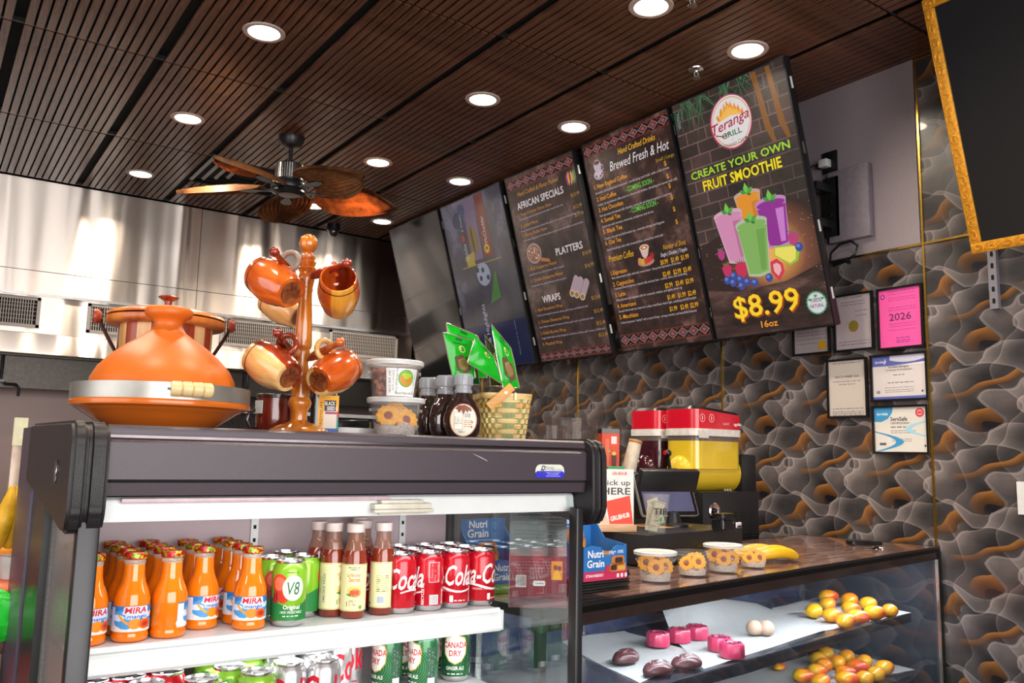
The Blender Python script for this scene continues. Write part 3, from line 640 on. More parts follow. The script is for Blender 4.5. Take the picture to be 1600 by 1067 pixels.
a.shape([(.315, .575), (.325, .53), (.345, .515), (.37, .53), (.388, .575)], '#c8a8a0', 7); a.shape(ell(.351, .577, .037, .018, 22), '#d8c4b8', 8); a.shape(ell(.351, .577, .030, .013, 22), '#a8683c', 9); a.shape(ell(.351, .577, .014, .006, 12), '#e0c8a0', 10)
a.build('screen_picture', mp4, t4, eps=.0001, base=.0012)
t3, mp3 = screen(4.60, 3.873, 'lit brown menu screen headed African Specials, Platters and Wraps', BROWN2)
a = Art(LG*.9); a.lay = 4; OR3 = '#b87a30'
band(a, .012, .715, 1.17, 1.235, 8); band(a, .012, .715, .015, .062, 9)
a.text('Hand Crafted & Flavor Packed', .11, 1.118, .030, '#b07828', w=.44, shear=.3, bold=.01); a.text('AFRICAN SPECIALS', .085, 1.035, .046, '#cbbfc0', w=.49, bold=.035)
for i, (n_, y, w_) in enumerate((('1. Yassa Chicken Onion Stew', .988, .355), ('2. Jollof Rice', .914, .19), ('3. Peanut Butter Stew', .851, .265))):
    a.text(n_, .078, y, .022, OR3, w=w_); a.text(["Caramelized onions, braised and aromatics served with rice", "Rice in tomato and onions cooked with, garlic and served with extra chicken, fish", "In a creamy butter stew with sweet potato, carrots served with white rice and chicken"][i], .075, (.962, .884, .820)[i], .0135, '#a898a8', w=(.47, .61, .62)[i]); a.text(('$13.99', '$12.99', '$17.99')[i], .72, (.992, .918, .868)[i], .022, '#b08030', align='r', w=.085)
for x, c in ((.625, '#a0287a'), (.64, '#c8a830'), (.665, '#b8b0b0'), (.685, '#c07830'), (.70, '#2c8050'), (.655, '#8a2028')): a.shape([(x, 1.06), (x+.018, 1.10), (x+.012, 1.15), (x-.006, 1.12)], c, 6)
a.text('PLATTERS', .385, .672, .046, '#c8bcbc', w=.265, bold=.04); a.text('WRAPS', .152, .394, .046, '#c8bcbc', w=.19, bold=.04)
a.shape(ell(.163, .727, .078, .068, 28), '#96786e', 5); a.shape(ell(.163, .727, .066, .056, 28), '#7a5448', 6); a.shape([(.225, .69), (.31, .665), (.31, .645), (.22, .665)], '#a06038', 5)
rr = random.Random(5)
for _ in range(26): x, y = .163+rr.uniform(-.048, .048), .727+rr.uniform(-.04, .04); a.shape(ell(x, y, .009, .007, 8), rr.choice(['#b89888', '#a87858', '#c0a8b0', '#8a5a40', '#98a070']), 7)
for x, y, w_ in ((.50, .49, .13), (.54, .475, .13), (.59, .455, .12)):
    c_, s_ = math.cos(.9), math.sin(.9); q = [(x+p[0]*c_-p[1]*s_, y-.03+p[0]*s_+p[1]*c_) for p in rrect(-.06, -.025, .07, .025, .02)]; a.shape(q, '#a08890', 5); a.shape(ell(x-.035, y-.075, .026, .024, 14), '#c0a898', 6); a.shape(ell(x-.035, y-.075, .018, .016, 14), '#8a6a30', 7)
for i, (n_, y, w_) in enumerate((('1. Beef Shawarma Platter', .622, .31), ('2. Chicken Shawarma Platter', .545, .35))): a.text(n_, .066, y, .022, OR3, w=w_); a.text("Served with rice, salad, hummus, with and garlic", .068, (.590, .513)[i], .0135, '#a898a8', w=.37); a.text('$16.99', .72, (.628, .55)[i], .024, '#b08030', align='r', w=.085)
for i, (n_, y, w_) in enumerate((('1. Beef Shawarma Wrap', .345, .285), ('2. Chicken Shawarma Wrap', .263, .33), ('3. Falafel Burrito Wrap', .187, .27), ('4. Meatball Wrap', .113, .21))):
    a.text(n_, .06, y, .022, OR3, w=w_); a.text('$12.49', .72, y+.003, .024, '#b08030', align='r', w=.085)
    if i < 3: a.text(["Tender beef wrapped in hummus, lettuce, garlic sauce, and flatbread salad.", "Juicy chicken wrapped in hummus, lettuce, garlic sauce, and flatbread salad.", "Veggie falafel balls served wrapped in hummus, lettuce, garlic sauce, & flatbread"][i], .06, (.312, .233, .157)[i], .0135, '#a898a8', w=(.53, .56, .64)[i])
a.build('screen_picture', mp3, t3, eps=.0001, base=.0012)
# --- the two left screens: one nearly dark, one showing a dim sideways picture
dim = noise_screen('dim violet grey picture', ['#161a24', '#30303e', '#6a6478'], 2.2, .75, (1, 1, .7)); off = pm('switched off screen', (.006, .007, .009), .13, var=.02, spec=.9)
t2, mp2 = screen(5.46, 4.66, 'dim menu screen with a faint sideways burger and football picture', dim)
a = Art(.5); a.lay = 2; W2 = .80
a.shape(rect(.30, .80, .44, 1.25), '#7a6480'); a.shape(rect(.46, .80, .57, 1.25), '#7a2c22'); a.shape(rect(.15, .765, .66, .772), '#a89030', 4); a.shape([(.22, .77), (.32, .77), (.34, .87), (.22, .85)], '#b09828', 3)
a.shape(ell(.36, .95, .055, .10, 24), '#8a6228', 4); a.shape(ell(.35, .95, .012, .10, 16), '#54381c', 5); a.shape(ell(.375, .95, .006, .095, 16), '#6a8a30', 5); a.shape(ell(.20, 1.12, .07, .06, 16), '#3a4458', 3); a.shape(ell(.27, 1.18, .05, .05, 16), '#485068', 3)
a.text('Quiche', .255, .81, .045, '#c8c0c8', rot=90, w=.13, lay=6); a.shape(ell(.235, .98, .025, .03, 16), '#a03028', 6); a.text('& Double', .255, 1.03, .03, '#b8b0c0', rot=90, w=.13, lay=6)
a.text('McCheddar', .53, .90, .04, '#d0c8d0', rot=90, w=.19, lay=6); a.shape(ell(.505, .86, .032, .034, 18), '#d8a818', 6); a.text('M', .505, .85, .026, '#402008', align='c', bold=.03, lay=7)
a.shape(ell(.40, .69, .085, .085, 30), '#9aa0b8', 4)
for x, y in ((.40, .72), (.36, .665), (.45, .66), (.335, .73)): a.shape([(x+.022*math.cos(2*PI*k/5+.3), y+.022*math.sin(2*PI*k/5+.3)) for k in range(5)], '#182038', 5)
a.shape([(.42, .47), (.56, .50), (.55, .70), (.49, .60)], '#3c7a30', 3); a.shape(rect(.012, .012, W2-.012, .33), '#101c48', 1)
a.text('& Highlights', .33, .20, .045, '#c0c0d8', rot=90, w=.28, lay=5); a.text('m', .41, .22, .05, '#b89820', align='c', rot=90, lay=5); a.text('i\'m lovin\' it', .43, .08, .02, '#9090b0', rot=90, lay=5); a.fine(.1, .3, .05, .01, '#8088a8'); a.text('Please ask us for details', .66, .08, .016, '#8890b0', rot=90, w=.24, lay=5)
a.build('screen_picture', mp2, t2, eps=.0002, base=.0012)
t1, mp1 = screen(6.30, 5.50, 'dark switched off screen at the far left end, mirroring the hood', off)
# ================================================================ GOLD FRAMED TELEVISION
tv = thing('television', 'large dark television in an ornate gold frame hung tilted at top right', 'television', (3.40, 1.676, 2.238))
ux = Vector((0, -1, 0)); TD = Vector((-.2897, 0, .9571)).normalized(); nn = ux.cross(TD)
TM = Matrix(((ux.x, TD.x, nn.x, 0), (ux.y, TD.y, nn.y, 0), (ux.z, TD.z, nn.z, 0), (0, 0, 0, 1))); TW, TH, fw = 1.62, 1.02, .042
mb = MB(); mb.M = TM; mb.box2((.02, .02, -.07), (TW-.02, TH-.02, -.005)); obj('casing', mb, black_s, tv)
mb = MB(); mb.M = TM; mb.poly([(fw-.004, fw-.004, .0), (TW-fw, fw-.004, .0), (TW-fw, TH-fw, .0), (fw-.004, TH-fw, .0)]); obj('display', mb, pm('dark glossy screen', (.005, .008, .012), .08, var=.02, spec=1.0, coat=.5), tv)
gold_o = pm('ornate gold leaf', (.80, .36, .03), .38, .35, var=.25, scale=90, bump=.6)
for a0, a1 in (((0, 0), (TW, fw)), ((0, TH-fw), (TW, TH)), ((0, fw), (fw, TH-fw)), ((TW-fw, fw), (TW, TH-fw))):
    mb = MB(); mb.M = TM; mb.box2((a0[0], a0[1], -.03), (a1[0], a1[1], .008), bev=.003)
    lx, ly = a1[0]-a0[0], a1[1]-a0[1]; hor = lx > ly; n = int(max(lx, ly)/.055)
    for k in range(n):
        t_ = (k+.5)/n; cx = a0[0]+(lx*t_ if hor else lx/2); cy_ = a0[1]+(ly/2 if hor else ly*t_); pts = []; s = 1 if k % 2 else -1
        for q in range(12): an = q*.62; rr_ = .004+.0012*q; u_, v_ = rr_*math.cos(an)*1.3, rr_*math.sin(an)*s*.85; pts.append((cx+(u_ if hor else v_), cy_+(v_ if hor else u_), .0095))
        mb.tube(pts, .0022, 5)
    obj('frame_rail', mb, gold_o, tv)
mb = MB()
for y in (1.62, .3): mb.box2((3.33, y-.02, 2.50), (WX, y+.02, 2.54)); mb.box2((3.2, y-.02, 2.9), (WX, y+.02, 2.94))
for v_ in mb.bm.verts: v_.co -= Vector(tv.location)
obj('wall_bracket', mb, black_p, tv)
# slotted rail on the wall under the television
p = at(1548, 395, x=WX); ra = thing('slotted_rail', 'pale slotted metal rail on the patterned wall below the gold framed television', 'rail', (WX, 1.735, 2.05))
mb = MB(); mb.box2((-.022, -.034, 0), (-.018, .0, .42)); mb.box2((-.018, -.034, 0), (0, -.031, .42)); mb.box2((-.018, -.003, 0), (0, 0, .42)); obj('channel', mb, pm('pale zinc', '#8f8c96', .4, .3, var=.04), ra)
for k in range(8):
    mb = MB(); mb.prism(rrect(-.023, .022+k*.05, -.012, .044+k*.05, .004, 3), -.0235, -.0215, 'x'); obj('slot', mb, dark, ra)
# ================================================================ WALL FITTINGS right of the boards
wb_ = thing('wall_box', 'thin pale equipment box on the painted wall beside the smoothie screen', 'box', (WX-.008, 2.37, 2.47))
mb = MB(); mb.box2((-.04, -.12, 0), (0, .10, .36), bev=.004); obj('body', mb, pm('pale mauve enamel', '#8a8089', .5), wb_)
mt = thing('wall_mount', 'black wall bracket with two arms holding the smoothie screen', 'bracket', (WX-.008, 2.44, 2.5))
mb = MB(); mb.box2((-.05, -.03, .0), (-.041, .05, .30)); mb.box2((-.05, -.03, 0), (0, -.022, .30)); obj('plate', mb, black_p, mt)
for z in (.06, .24): mb = MB(); mb.box2((-.17, .0, z-.02), (-.045, .04, z+.02), bev=.003); obj('arm', mb, black_p, mt)
for z in (.03, .11, .18, .26): mb = MB(); mb.lathe([(0, 0), (.006, 0), (.006, -.004), (0, -.004)], 10, (-.05, .01, z), Matrix.Rotation(PI/2, 4, 'Y')); obj('bolt', mb, gold, mt)
ot = thing('wall_outlet', 'black wall outlet with a white power adapter plugged in', 'outlet', (WX-.008, 2.475, 2.895))
mb = MB(); mb.box2((-.012, -.04, -.055), (0, .04, .055), bev=.002); obj('plate', mb, black_p, ot)
mb = MB(); mb.box2((-.055, -.012, -.03), (-.012, .035, .01), bev=.004); ad = obj('adapter', mb, white_p, ot)
mb = MB(); mb.tube([(-.05, .03, -.01), (-.055, .07, -.01), (-.05, .10, -.03), (-.045, .105, -.12), (-.04, .11, -.22)], .003, 6); obj('cord', mb, black_s, ot)
c = thing('power_cable', 'coiled black power cable hanging below the smoothie screen side', 'cable', (WX-.05, 2.36, 2.40))
mb = MB(); mb.tube([(0, .11, -.04), (0, .10, .02), (0, .05, .055), (0, -.01, .06), (0, -.045, .03), (0, -.03, -.01), (0, .02, -.035), (0, .09, -.045)], .006, 8); mb.tube([(0, .09, -.03), (0, .02, -.03), (0, 0, -.045)], .011, 8); obj('loop', mb, black_s, c)
# ================================================================ CERTIFICATES
def cert(corners, label, paper, draw, name='framed_certificate'):
    tl, tr, br, bl = [at(*q, x=WX) for q in corners]
    y0 = (tl.y+bl.y)/2; y1 = (tr.y+br.y)/2; z1 = (tl.z+tr.z)/2; z0 = (bl.z+br.z)/2; w, h = y0-y1, z1-z0
    t = thing(name, label, 'certificate', (WX-.002, y0, z0), group='framed certificates on the patterned wall')
    M = Matrix(((0, 0, -1, 0), (-1, 0, 0, 0), (0, 1, 0, 0), (0, 0, 0, 1))); f = .010
    mb = MB(); mb.M = M
    for a_, b_ in (((0, 0, 0), (w, f, .014)), ((0, h-f, 0), (w, h, .014)), ((0, f, 0), (f, h-f, .014)), ((w-f, f, 0), (w, h-f, .014))): mb.box2(a_, b_)
    obj('frame', mb, black_s, t)
    mb = MB(); mb.M = M; mb.box2((f, f, .002), (w-f, h-f, .006)); obj('paper', mb, pm('certificate paper '+paper, paper, .45, var=.015, coat=.4), t)
    a = Art(); draw(a, w, h); a.build('print', lambda u, v, e: M @ Vector((u, v, .006+e)), t, eps=.00015, base=.0003)
    return t
def lines(a, w, h, ys, x0=.14, x1=.86, hh=.006, col='#77707a'):
    for i, y in enumerate(ys): a.fine(w*x0, w*x1, h*y, hh, col, i)
def d1(a, w, h): lines(a, w, h, (.87, .82, .77, .7, .62, .56, .5, .44, .38, .3, .22), .12, .9); a.shape(ell(w*.78, h*.17, .024, .024, 24), '#c89628', 2)
def d2(a, w, h): a.text('The Commonwealth', w*.5, h*.92, .009, '#555060', align='c'); lines(a, w, h, (.85, .80), .2, .8); lines(a, w, h, (.68, .6), .55, .85); a.shape(ell(w*.5, h*.43, .026, .028, 24), '#8a7a30', 2); lines(a, w, h, (.16, .11), .1, .9)
def d3(a, w, h):
    a.text('2026', w*.5, h*.46, .034, '#4a2050', w=w*.48, align='c', bold=.01, lay=2); a.shape(ell(w*.13, h*.86, .012, .012, 16), '#8a2c8a', 2); a.shape(ell(w*.13, h*.86, .006, .006, 12), '#ff6abc', 3)
    lines(a, w, h, (.92, .88, .82, .78, .66, .62, .40, .36, .30), .25, .85, .005, '#b03c8a'); lines(a, w, h, (.17, .13, .10), .4, .7, .006, '#8a3080')
def d4(a, w, h): a.text('HEALTH PERMIT 2026', w*.5, h*.68, .010, '#5a5050', w=w*.6, align='c', bold=.02); lines(a, w, h, (.92, .61), .15, .85); lines(a, w, h, (.56,), .3, .7); lines(a, w, h, (.15, .1, .07, .04), .12, .88)
def d5(a, w, h):
    f = .01; a.shape(rect(f, h-.055, w-f, h-f), '#5560a8', 1); a.strip([(w*.35+w*.6*k/12, h-f-.0) for k in range(13)], [(w*.35+w*.6*k/12, h-f-.042*math.sin(PI*(.25+.5*(1-k/12)))+.01) for k in range(13)], '#c8c8dc', 2)
    a.shape([(w*.4, h-.055), (w-f, h-.055), (w-f, h-.045)], '#e4e0e4', 3); a.text('ServSafe', w*.08, h-.040, .011, '#e8e8f8', shear=.2, bold=.02, lay=4); a.strip([(w*.24, h-.046), (w*.27, h-.035), (w*.26, h-.022)], [(w*.25, h-.048), (w*.285, h-.035), (w*.265, h-.02)], '#e8e8f8', 4)
    a.text('ServSafe Allergens', w*.5, h*.70, .010, '#4a4a52', align='c', bold=.02, w=w*.36, lay=3); a.text('Certificate of Completion', w*.5, h*.64, .009, '#55555c', w=w*.46, align='c', lay=3)
    lines(a, w, h, (.54,), .4, .6); lines(a, w, h, (.38,), .3, .75); lines(a, w, h, (.28, .23, .19), .25, .75, .004); a.shape(rect(f, f, w-f, f+.012), '#5560a8', 2); a.shape(rect(w*.88, h*.17, w*.91, h*.21), '#444450', 2); a.shape(ell(w*.13, h*.2, .010, .008, 12), '#8888a0', 2)
def d6(a, w, h):
    f = .01; a.shape([(f, h-f), (w*.38, h-f), (w*.36, h*.84), (w*.28, h*.72), (w*.16, h*.66), (f, h*.67)], '#3d94c8', 1); a.text('ServSafe', w*.08, h*.80, .012, '#dff0fa', shear=.2, bold=.03, lay=2)
    n = 16; a.strip([(f+w*.52*math.sin(PI/2*k/n*2 if k < n/2 else PI/2*(2-k/n*2)), h*.47-h*.44*k/n) for k in range(n+1)], [(f+w*.38*math.sin(PI/2*k/n*2 if k < n/2 else PI/2*(2-k/n*2)), h*.45-h*.40*k/n) for k in range(n+1)], '#3d94c8', 1)
    a.strip([(w-f-w*.38*math.sin(PI*k/n), h*.68-h*.34*k/n) for k in range(n+1)], [(w-f-w*.26*math.sin(PI*k/n), h*.65-h*.28*k/n) for k in range(n+1)], '#9fcfe4', 1)
    a.text('ServSafe', w*.33, h*.68, .018, '#3a3a44', bold=.03, w=w*.3, lay=3); a.text('CERTIFICATION', w*.33, h*.61, .010, '#44444e', w=w*.33, lay=3); lines(a, w, h, (.54,), .33, .6, .008); lines(a, w, h, (.47, .43), .33, .78, .004); lines(a, w, h, (.30, .26), .35, .7, .004)
    a.shape(ell(w*.85, h*.84, .020, .020, 20), '#c83040', 2); a.shape(ell(w*.85, h*.84, .013, .013, 20), '#e8a0a8', 3); a.shape(rect(w*.815, h*.82, w*.885, h*.86), '#c83040', 4); a.shape(rect(w*.12, h*.18, w*.24, h*.23), '#4a5a70', 2); a.shape(rect(w*.91, h*.15, w*.94, h*.19), '#444450', 2)
cert(((1240, 480), (1298, 472), (1299, 551), (1241, 558)), 'black framed certificate with a gold seal, partly behind the smoothie screen corner', '#a79c9e', d1)
cert(((1305, 464), (1366, 453), (1367, 545), (1305, 552)), 'black framed pale certificate with a central bronze seal, left of the pink one', '#b2a6ac', d2)
cert(((1372, 453), (1443, 442), (1446, 542), (1374, 548)), 'bright pink framed certificate reading 2026', '#f05aa8', d3)
cert(((1293, 563), (1357, 558), (1358, 651), (1296, 655)), 'framed white health permit hanging left of the two training certificates', '#cfc6be', d4)
cert(((1362, 555), (1450, 549), (1454, 624), (1363, 629)), 'framed allergen certificate with a blue wave header and blue foot line', '#d3cdce', d5)
cert(((1365, 634), (1452, 632), (1455, 708), (1366, 711)), 'framed certificate with blue swoosh and red round seal, lowest of the group', '#d8d6d0', d6)
# white card edge at the right border
p = at(1597, 780, x=WX); cd_ = thing('wall_card', 'white card on the patterned wall cut by the right picture edge', 'card', (WX-.003, p.y+.015, p.z-.06))
mb = MB(); mb.box2((-.004, -.10, 0), (0, 0, .13)); obj('sheet', mb, white_p, cd_)
# ================================================================ GLASS DISPLAY CASE
CR = R(9.5); CO = Vector((3.650, 2.0, 0)); CX_ = Vector((math.cos(CR), math.sin(CR), 0)); CY_ = Vector((-math.sin(CR), math.cos(CR), 0))
def CW(x, y, z): return CO+CX_*x+CY_*y+Vector((0, 0, z))
CL, CDp, CT = 2.48, .64, 1.055; SH1, SH2 = .80, .56
case = thing('display_case', 'long low glass pastry case with a marbled top and black edges, below the menu screens', 'display case', CO, CR)
def marble():
    m, nt, b = newmat('brown veined laminate'); L = nt.links; tc = N(nt, 'TexCoord'); mp = N(nt, 'Mapping', Scale=(3, 16, 1)); L.new(tc.outputs['Object'], mp.inputs[0])
    nz = N(nt, 'TexNoise', Scale=2.2, Detail=8.0, Distortion=1.0); L.new(mp.outputs[0], nz.inputs['Vector']); cr = N(nt, 'ValToRGB'); e = cr.color_ramp.elements
    e[0].position = .3; e[0].color = (*srgb('#4a3434'), 1); e[1].position = .72; e[1].color = (*srgb('#b09088'), 1); q = e.new(.5); q.color = (*srgb('#8a685e'), 1)
    L.new(nz.outputs['Fac'], cr.inputs[0]); L.new(cr.outputs[0], b.inputs['Base Color']); b.inputs['Roughness'].default_value = .12; b.inputs['Coat Weight'].default_value = .5; return m
case_blk = pm('satin black aluminium', (.018, .017, .018), .28, .3, var=.05)
glass = clear('clear case glass', (.93, .96, .97), .03)
mb = MB(); mb.box2((-CL+.004, .008, CT-.006), (-.006, CDp-.01, CT)); obj('counter_top', mb, marble(), case)
mb = MB()
for a_, b_ in (((-CL, 0, CT-.022), (0, .008, CT+.001)), ((-CL, CDp-.01, CT-.022), (0, CDp, CT+.001)), ((-.006, 0, CT-.022), (.0, CDp, CT+.001)), ((-CL, 0, CT-.022), (-CL+.004, CDp, CT+.001)), ((-CL, 0, CT-.022), (0, CDp, CT-.007))): mb.box2(a_, b_)
obj('top_edge', mb, case_blk, case)
mb = MB(); mb.box2((-CL, .006, CT-.052), (-.012, .03, CT-.022)); obj('front_rail', mb, pm('brown tinted rail', (.035, .022, .02), .12, .2), case)
for x in (-CL, -.012): mb = MB(); mb.box2((x, -.001, 0), (x+.018, .02, CT-.02)); obj('corner_post', mb, case_blk, case); mb = MB(); mb.box2((x, CDp-.02, 0), (x+.014, CDp, CT-.02)); obj('corner_post', mb, case_blk, case)
mb = MB(); mb.box2((-.028, .002, .36), (-.0185, .014, CT-.052)); obj('silver_strip', mb, steel, case)
mb = MB(); mb.box2((-CL+.014, .008, .34), (-.02, .012, CT-.05)); obj('front_glass', mb, glass, case)
mb = MB(); mb.box2((-.012, .02, .34), (-.006, CDp-.02, CT-.022)); obj('side_panel', mb, pm('dark mirrored panel', (.035, .045, .062), .16, .1, var=.05, coat=.15), case)
bluep = pm('blue grey sliding door', '#39405a', .16, var=.2, scale=6, stretch=(1, 1, .3), alpha=.8)
for x0, x1, yy in ((-CL+.02, -1.62, .60), (-1.66, -.82, .612), (-.86, -.02, .60)):
    mb = MB(); mb.box2((x0, yy, .36), (x1, yy+.006, CT-.03)); dr = obj('sliding_door', mb, bluep, case)
    mb = MB(); mb.box2((x1-.05, yy-.012, .72), (x1-.038, yy, .95)); mb.box2((x1-.022, yy-.006, .37), (x1-.012, yy, CT-.03)); obj('door_handle', mb, steel, dr)
mb = MB(); mb.box2((-CL, 0, 0), (0, CDp, .34)); obj('base', mb, case_blk, case)
shelf_m = pm('dark bluish shelf', (.03, .034, .046), .18, .3, var=.1)
for z, x0 in ((SH1, -CL+.05), (SH2, -CL+.05)):
    mb = MB(); mb.box2((x0, .05, z-.006), (-.24, CDp-.06, z)); mb.box2((x0, .04, z-.03), (-.24, .054, z+.001), bev=.002); s = obj('shelf', mb, shelf_m, case)
    mb = MB(); mb.box2((-.34, .04, z-.034), (-.24, .05, z-.026)); obj('edge_foot', mb, case_blk, s)
for x in (-2.2, -1.18): mb = MB(); mb.box2((x, .52, .34), (x+.02, .54, CT-.03)); obj('shelf_upright', mb, steel, case)
l = bpy.data.lights.new('case_fill', 'AREA'); l.shape = 'RECTANGLE'; l.size = 2.2; l.size_y = .02; l.energy = 12; l.color = (.94, .96, 1)  # fill light added inside the case to brighten the upper shelf
lo = bpy.data.objects.new('case_fill', l); COL.objects.link(lo); lo.location = CW(-CL/2, .05, CT-.056); lo.rotation_euler = (R(24), 0, CR)
l = bpy.data.lights.new('case_fill_low', 'AREA'); l.shape = 'RECTANGLE'; l.size = 2.0; l.size_y = .02; l.energy = 5; l.color = (.95, .97, 1)  # second added fill, lifting the pastries on the lower shelf
lo = bpy.data.objects.new('case_fill_low', l); COL.objects.link(lo); lo.location = CW(-CL/2, .075, SH1-.034); lo.rotation_euler = (R(24), 0, CR)
# parchment
parch = pm('white parchment', '#dfe0e0', .6, var=.03, scale=25, bump=.3)
def parchment(q, z, label, lift, seed):
    P = [at(*p, z=z+.004) for p in q]; o = sum(P, Vector())/4; o.z = z+.0012+(.0042 if seed == 2 else 0)
    t = mb = MB(); n = 12; g = []; rr = random.Random(seed); ph = rr.uniform(0, 6)
    for i in range(n+1):
        for j in range(n+1):
            u, v_ = i/n, j/n
            p = (P[0]*(1-u)+P[3]*u)*(1-v_)+(P[1]*(1-u)+P[2]*u)*v_
            h = lift*max(0, v_-.62)**1.5*4*max(0, 1-abs(u-.25)*1.3)+.0025*abs(math.sin(u*7+ph)*math.sin(v_*6+ph))
            g.append(mb.v((p.x-o.x, p.y-o.y, h)))
    for i in range(n):
        for j in range(n): mb.face([g[i*(n+1)+j], g[i*(n+1)+j+1], g[(i+1)*(n+1)+j+1], g[(i+1)*(n+1)+j]])
    bmesh.ops.solidify(mb.bm, geom=mb.bm.faces[:], thickness=.0006)
    return tag(obj('parchment_sheet', mb, parch, loc=o, smooth=60), label, 'paper', 'parchment sheets in the case')
parchment([(1000, 1066), (878, 1008), (975, 985), (1100, 1022)], SH1, 'white parchment under the three chocolate shells, left end of the upper shelf', .02, 1)
parchment([(1100, 1046), (1035, 982), (1182, 944), (1290, 985)], SH1, 'white parchment with a raised corner under the pink cakes and the beige one', .10, 2)
parchment([(1262, 990), (1205, 950), (1292, 929), (1424, 957)], SH1, 'white parchment under the upper pile of mango pastries', .0, 3)
parchment([(1200, 1090), (1110, 1068), (1300, 1012), (1430, 1046)], SH2, 'white parchment under the lower pile of mango pastries', .0, 4)
# pastries
def mango_mat():
    m, nt, b = newmat('mango glaze'); L = nt.links; tc = N(nt, 'TexCoord'); sp = N(nt, 'SeparateXYZ'); L.new(tc.outputs['Object'], sp.inputs[0])
    oi = N(nt, 'ObjectInfo'); nz = N(nt, 'TexNoise', Scale=18.0, Detail=1.0); L.new(tc.outputs['Object'], nz.inputs['Vector'])
    a1 = N(nt, 'Math', operation='MULTIPLY_ADD'); a1.inputs[1].default_value = 9; L.new(sp.outputs['X'], a1.inputs[0]); L.new(nz.outputs['Fac'], a1.inputs[2])
    a2 = N(nt, 'Math', operation='MULTIPLY_ADD'); a2.inputs[1].default_value = .35; L.new(oi.outputs['Random'], a2.inputs[0]); L.new(a1.outputs[0], a2.inputs[2])
    cr = N(nt, 'ValToRGB'); e = cr.color_ramp.elements; e[0].position = .15; e[0].color = (*srgb('#d0a41a'), 1); e[1].position = .85; e[1].color = (*srgb('#cc4a28'), 1); q = e.new(.45); q.color = (*srgb('#e08c18'), 1)
    L.new(a2.outputs[0], cr.inputs[0]); L.new(cr.outputs[0], b.inputs['Base Color']); b.inputs['Roughness'].default_value = .28; b.inputs['Subsurface Weight'].default_value = .1; b.inputs['Subsurface Radius'].default_value = (.01, .006, .002); return m
mb = MB(); mb.blob((0, 0, .026), (.088, .064, .054), 3, fn=lambda c: Vector((c.x, c.y*(1-.22*c.x), c.z*(1-.12*c.x)+.0))); mm = mango_mat()
src = None
UP = [(1296, 936, 'backmost on the left, upright and yellow green'), (1295, 947, 'left side, second row, orange blushed'), (1329, 942, 'back row centre'), (1274, 960, 'leftmost, large and mostly orange'), (1330, 955, 'middle of the pile'), (1358, 949, 'back row right of centre'),
      (1302, 967, 'front left, yellow'), (1325, 976, 'frontmost, plump and golden'), (1343, 969, 'front row, just right of the frontmost'), (1368, 963, 'front right, round and golden'), (1390, 958, 'rightmost, golden with an orange tip')]
LO = [(1292, 1025, 'backmost, green yellow'), (1281, 1035, 'left rear, green yellow'), (1289, 1045, 'second row from the back on the left'), (1310, 1039, 'green yellow, centre left'), (1325, 1031, 'back row, red blushed'), (1352, 1038, 'back right, orange'), (1278, 1053, 'left, pinkish orange'), (1341, 1046, 'centre, orange'),
      (1322, 1056, 'front centre, long and blushed'), (1256, 1061, 'leftmost, pinkish'), (1384, 1049, 'rightmost, orange with red tip'), (1285, 1069, 'front left, at the picture edge'), (1352, 1066, 'front right, red orange, at the picture edge'), (1370, 1058, 'right front, orange'), (1325, 1068, 'frontmost in the middle, at the picture edge')]
for k, (lst, z, nm, g) in enumerate(((UP, SH1, 'on the upper case shelf', 'mango pastries, upper shelf'), (LO, SH2, 'on the lower case shelf', 'mango pastries, lower shelf'))):
    for px, py, d in lst:
        p = at(px, py+5, z=z+.004); e = (rnd.uniform(-.12, .12), rnd.uniform(-.1, .1), R(rnd.choice([-25, 5, 30, -60, 10])+rnd.uniform(-12, 12)))
        if src is None: src = obj('mango_pastry', mb, mm, smooth=60); o = src
        else: o = src.copy(); COL.objects.link(o)
        o.location = p; o.rotation_euler = e; s = rnd.uniform(.92, 1.08); o.scale = (s, s, s); tag(o, 'mango shaped pastry '+nm+', '+d, 'pastry', g)
mb = MB(); mb.blob((0, 0, 0), (.09, .05, .03), 2, fn=lambda c: Vector((c.x, c.y, max(c.z, -.35)))); p = at(1218, 1042, z=SH2+.012)
tag(obj('mango_slice', mb, mm, loc=p, rot=(0, 0, .4), smooth=60), 'flat lone mango half left of the lower pastry pile', 'pastry')
pink = pm('pink velvet glaze', '#a82c50', .38, var=.06, sub=.1, coat=.25); crumb = pm('dark crumbs', '#4a1c2a', .6, var=.4, scale=300)
def mousse():
    mb = MB(); n = 48; pr = [(.0, 0), (.037, 0), (.0385, .004), (.0375, .036), (.034, .041), (.022, .042), (.018, .038), (0, .037)]
    rings = []
    for r, z in pr: rings.append([mb.v((0, 0, z))] if r == 0 else [mb.v((r*(1+(.022*math.cos(k*2*PI*12/n) if z < .038 and r > .03 else 0))*math.cos(2*PI*k/n), r*(1+(.022*math.cos(k*2*PI*12/n) if z < .038 and r > .03 else 0))*math.sin(2*PI*k/n), z)) for k in range(n)])
    for a_, b_ in zip(rings, rings[1:]):
        for k in range(n):
            j = (k+1) % n
            if len(a_) == 1: mb.face([a_[0], b_[j], b_[k]])
            elif len(b_) == 1: mb.face([a_[k], a_[j], b_[0]])
            else: mb.face([a_[k], a_[j], b_[j], b_[k]])
    return mb
first = None
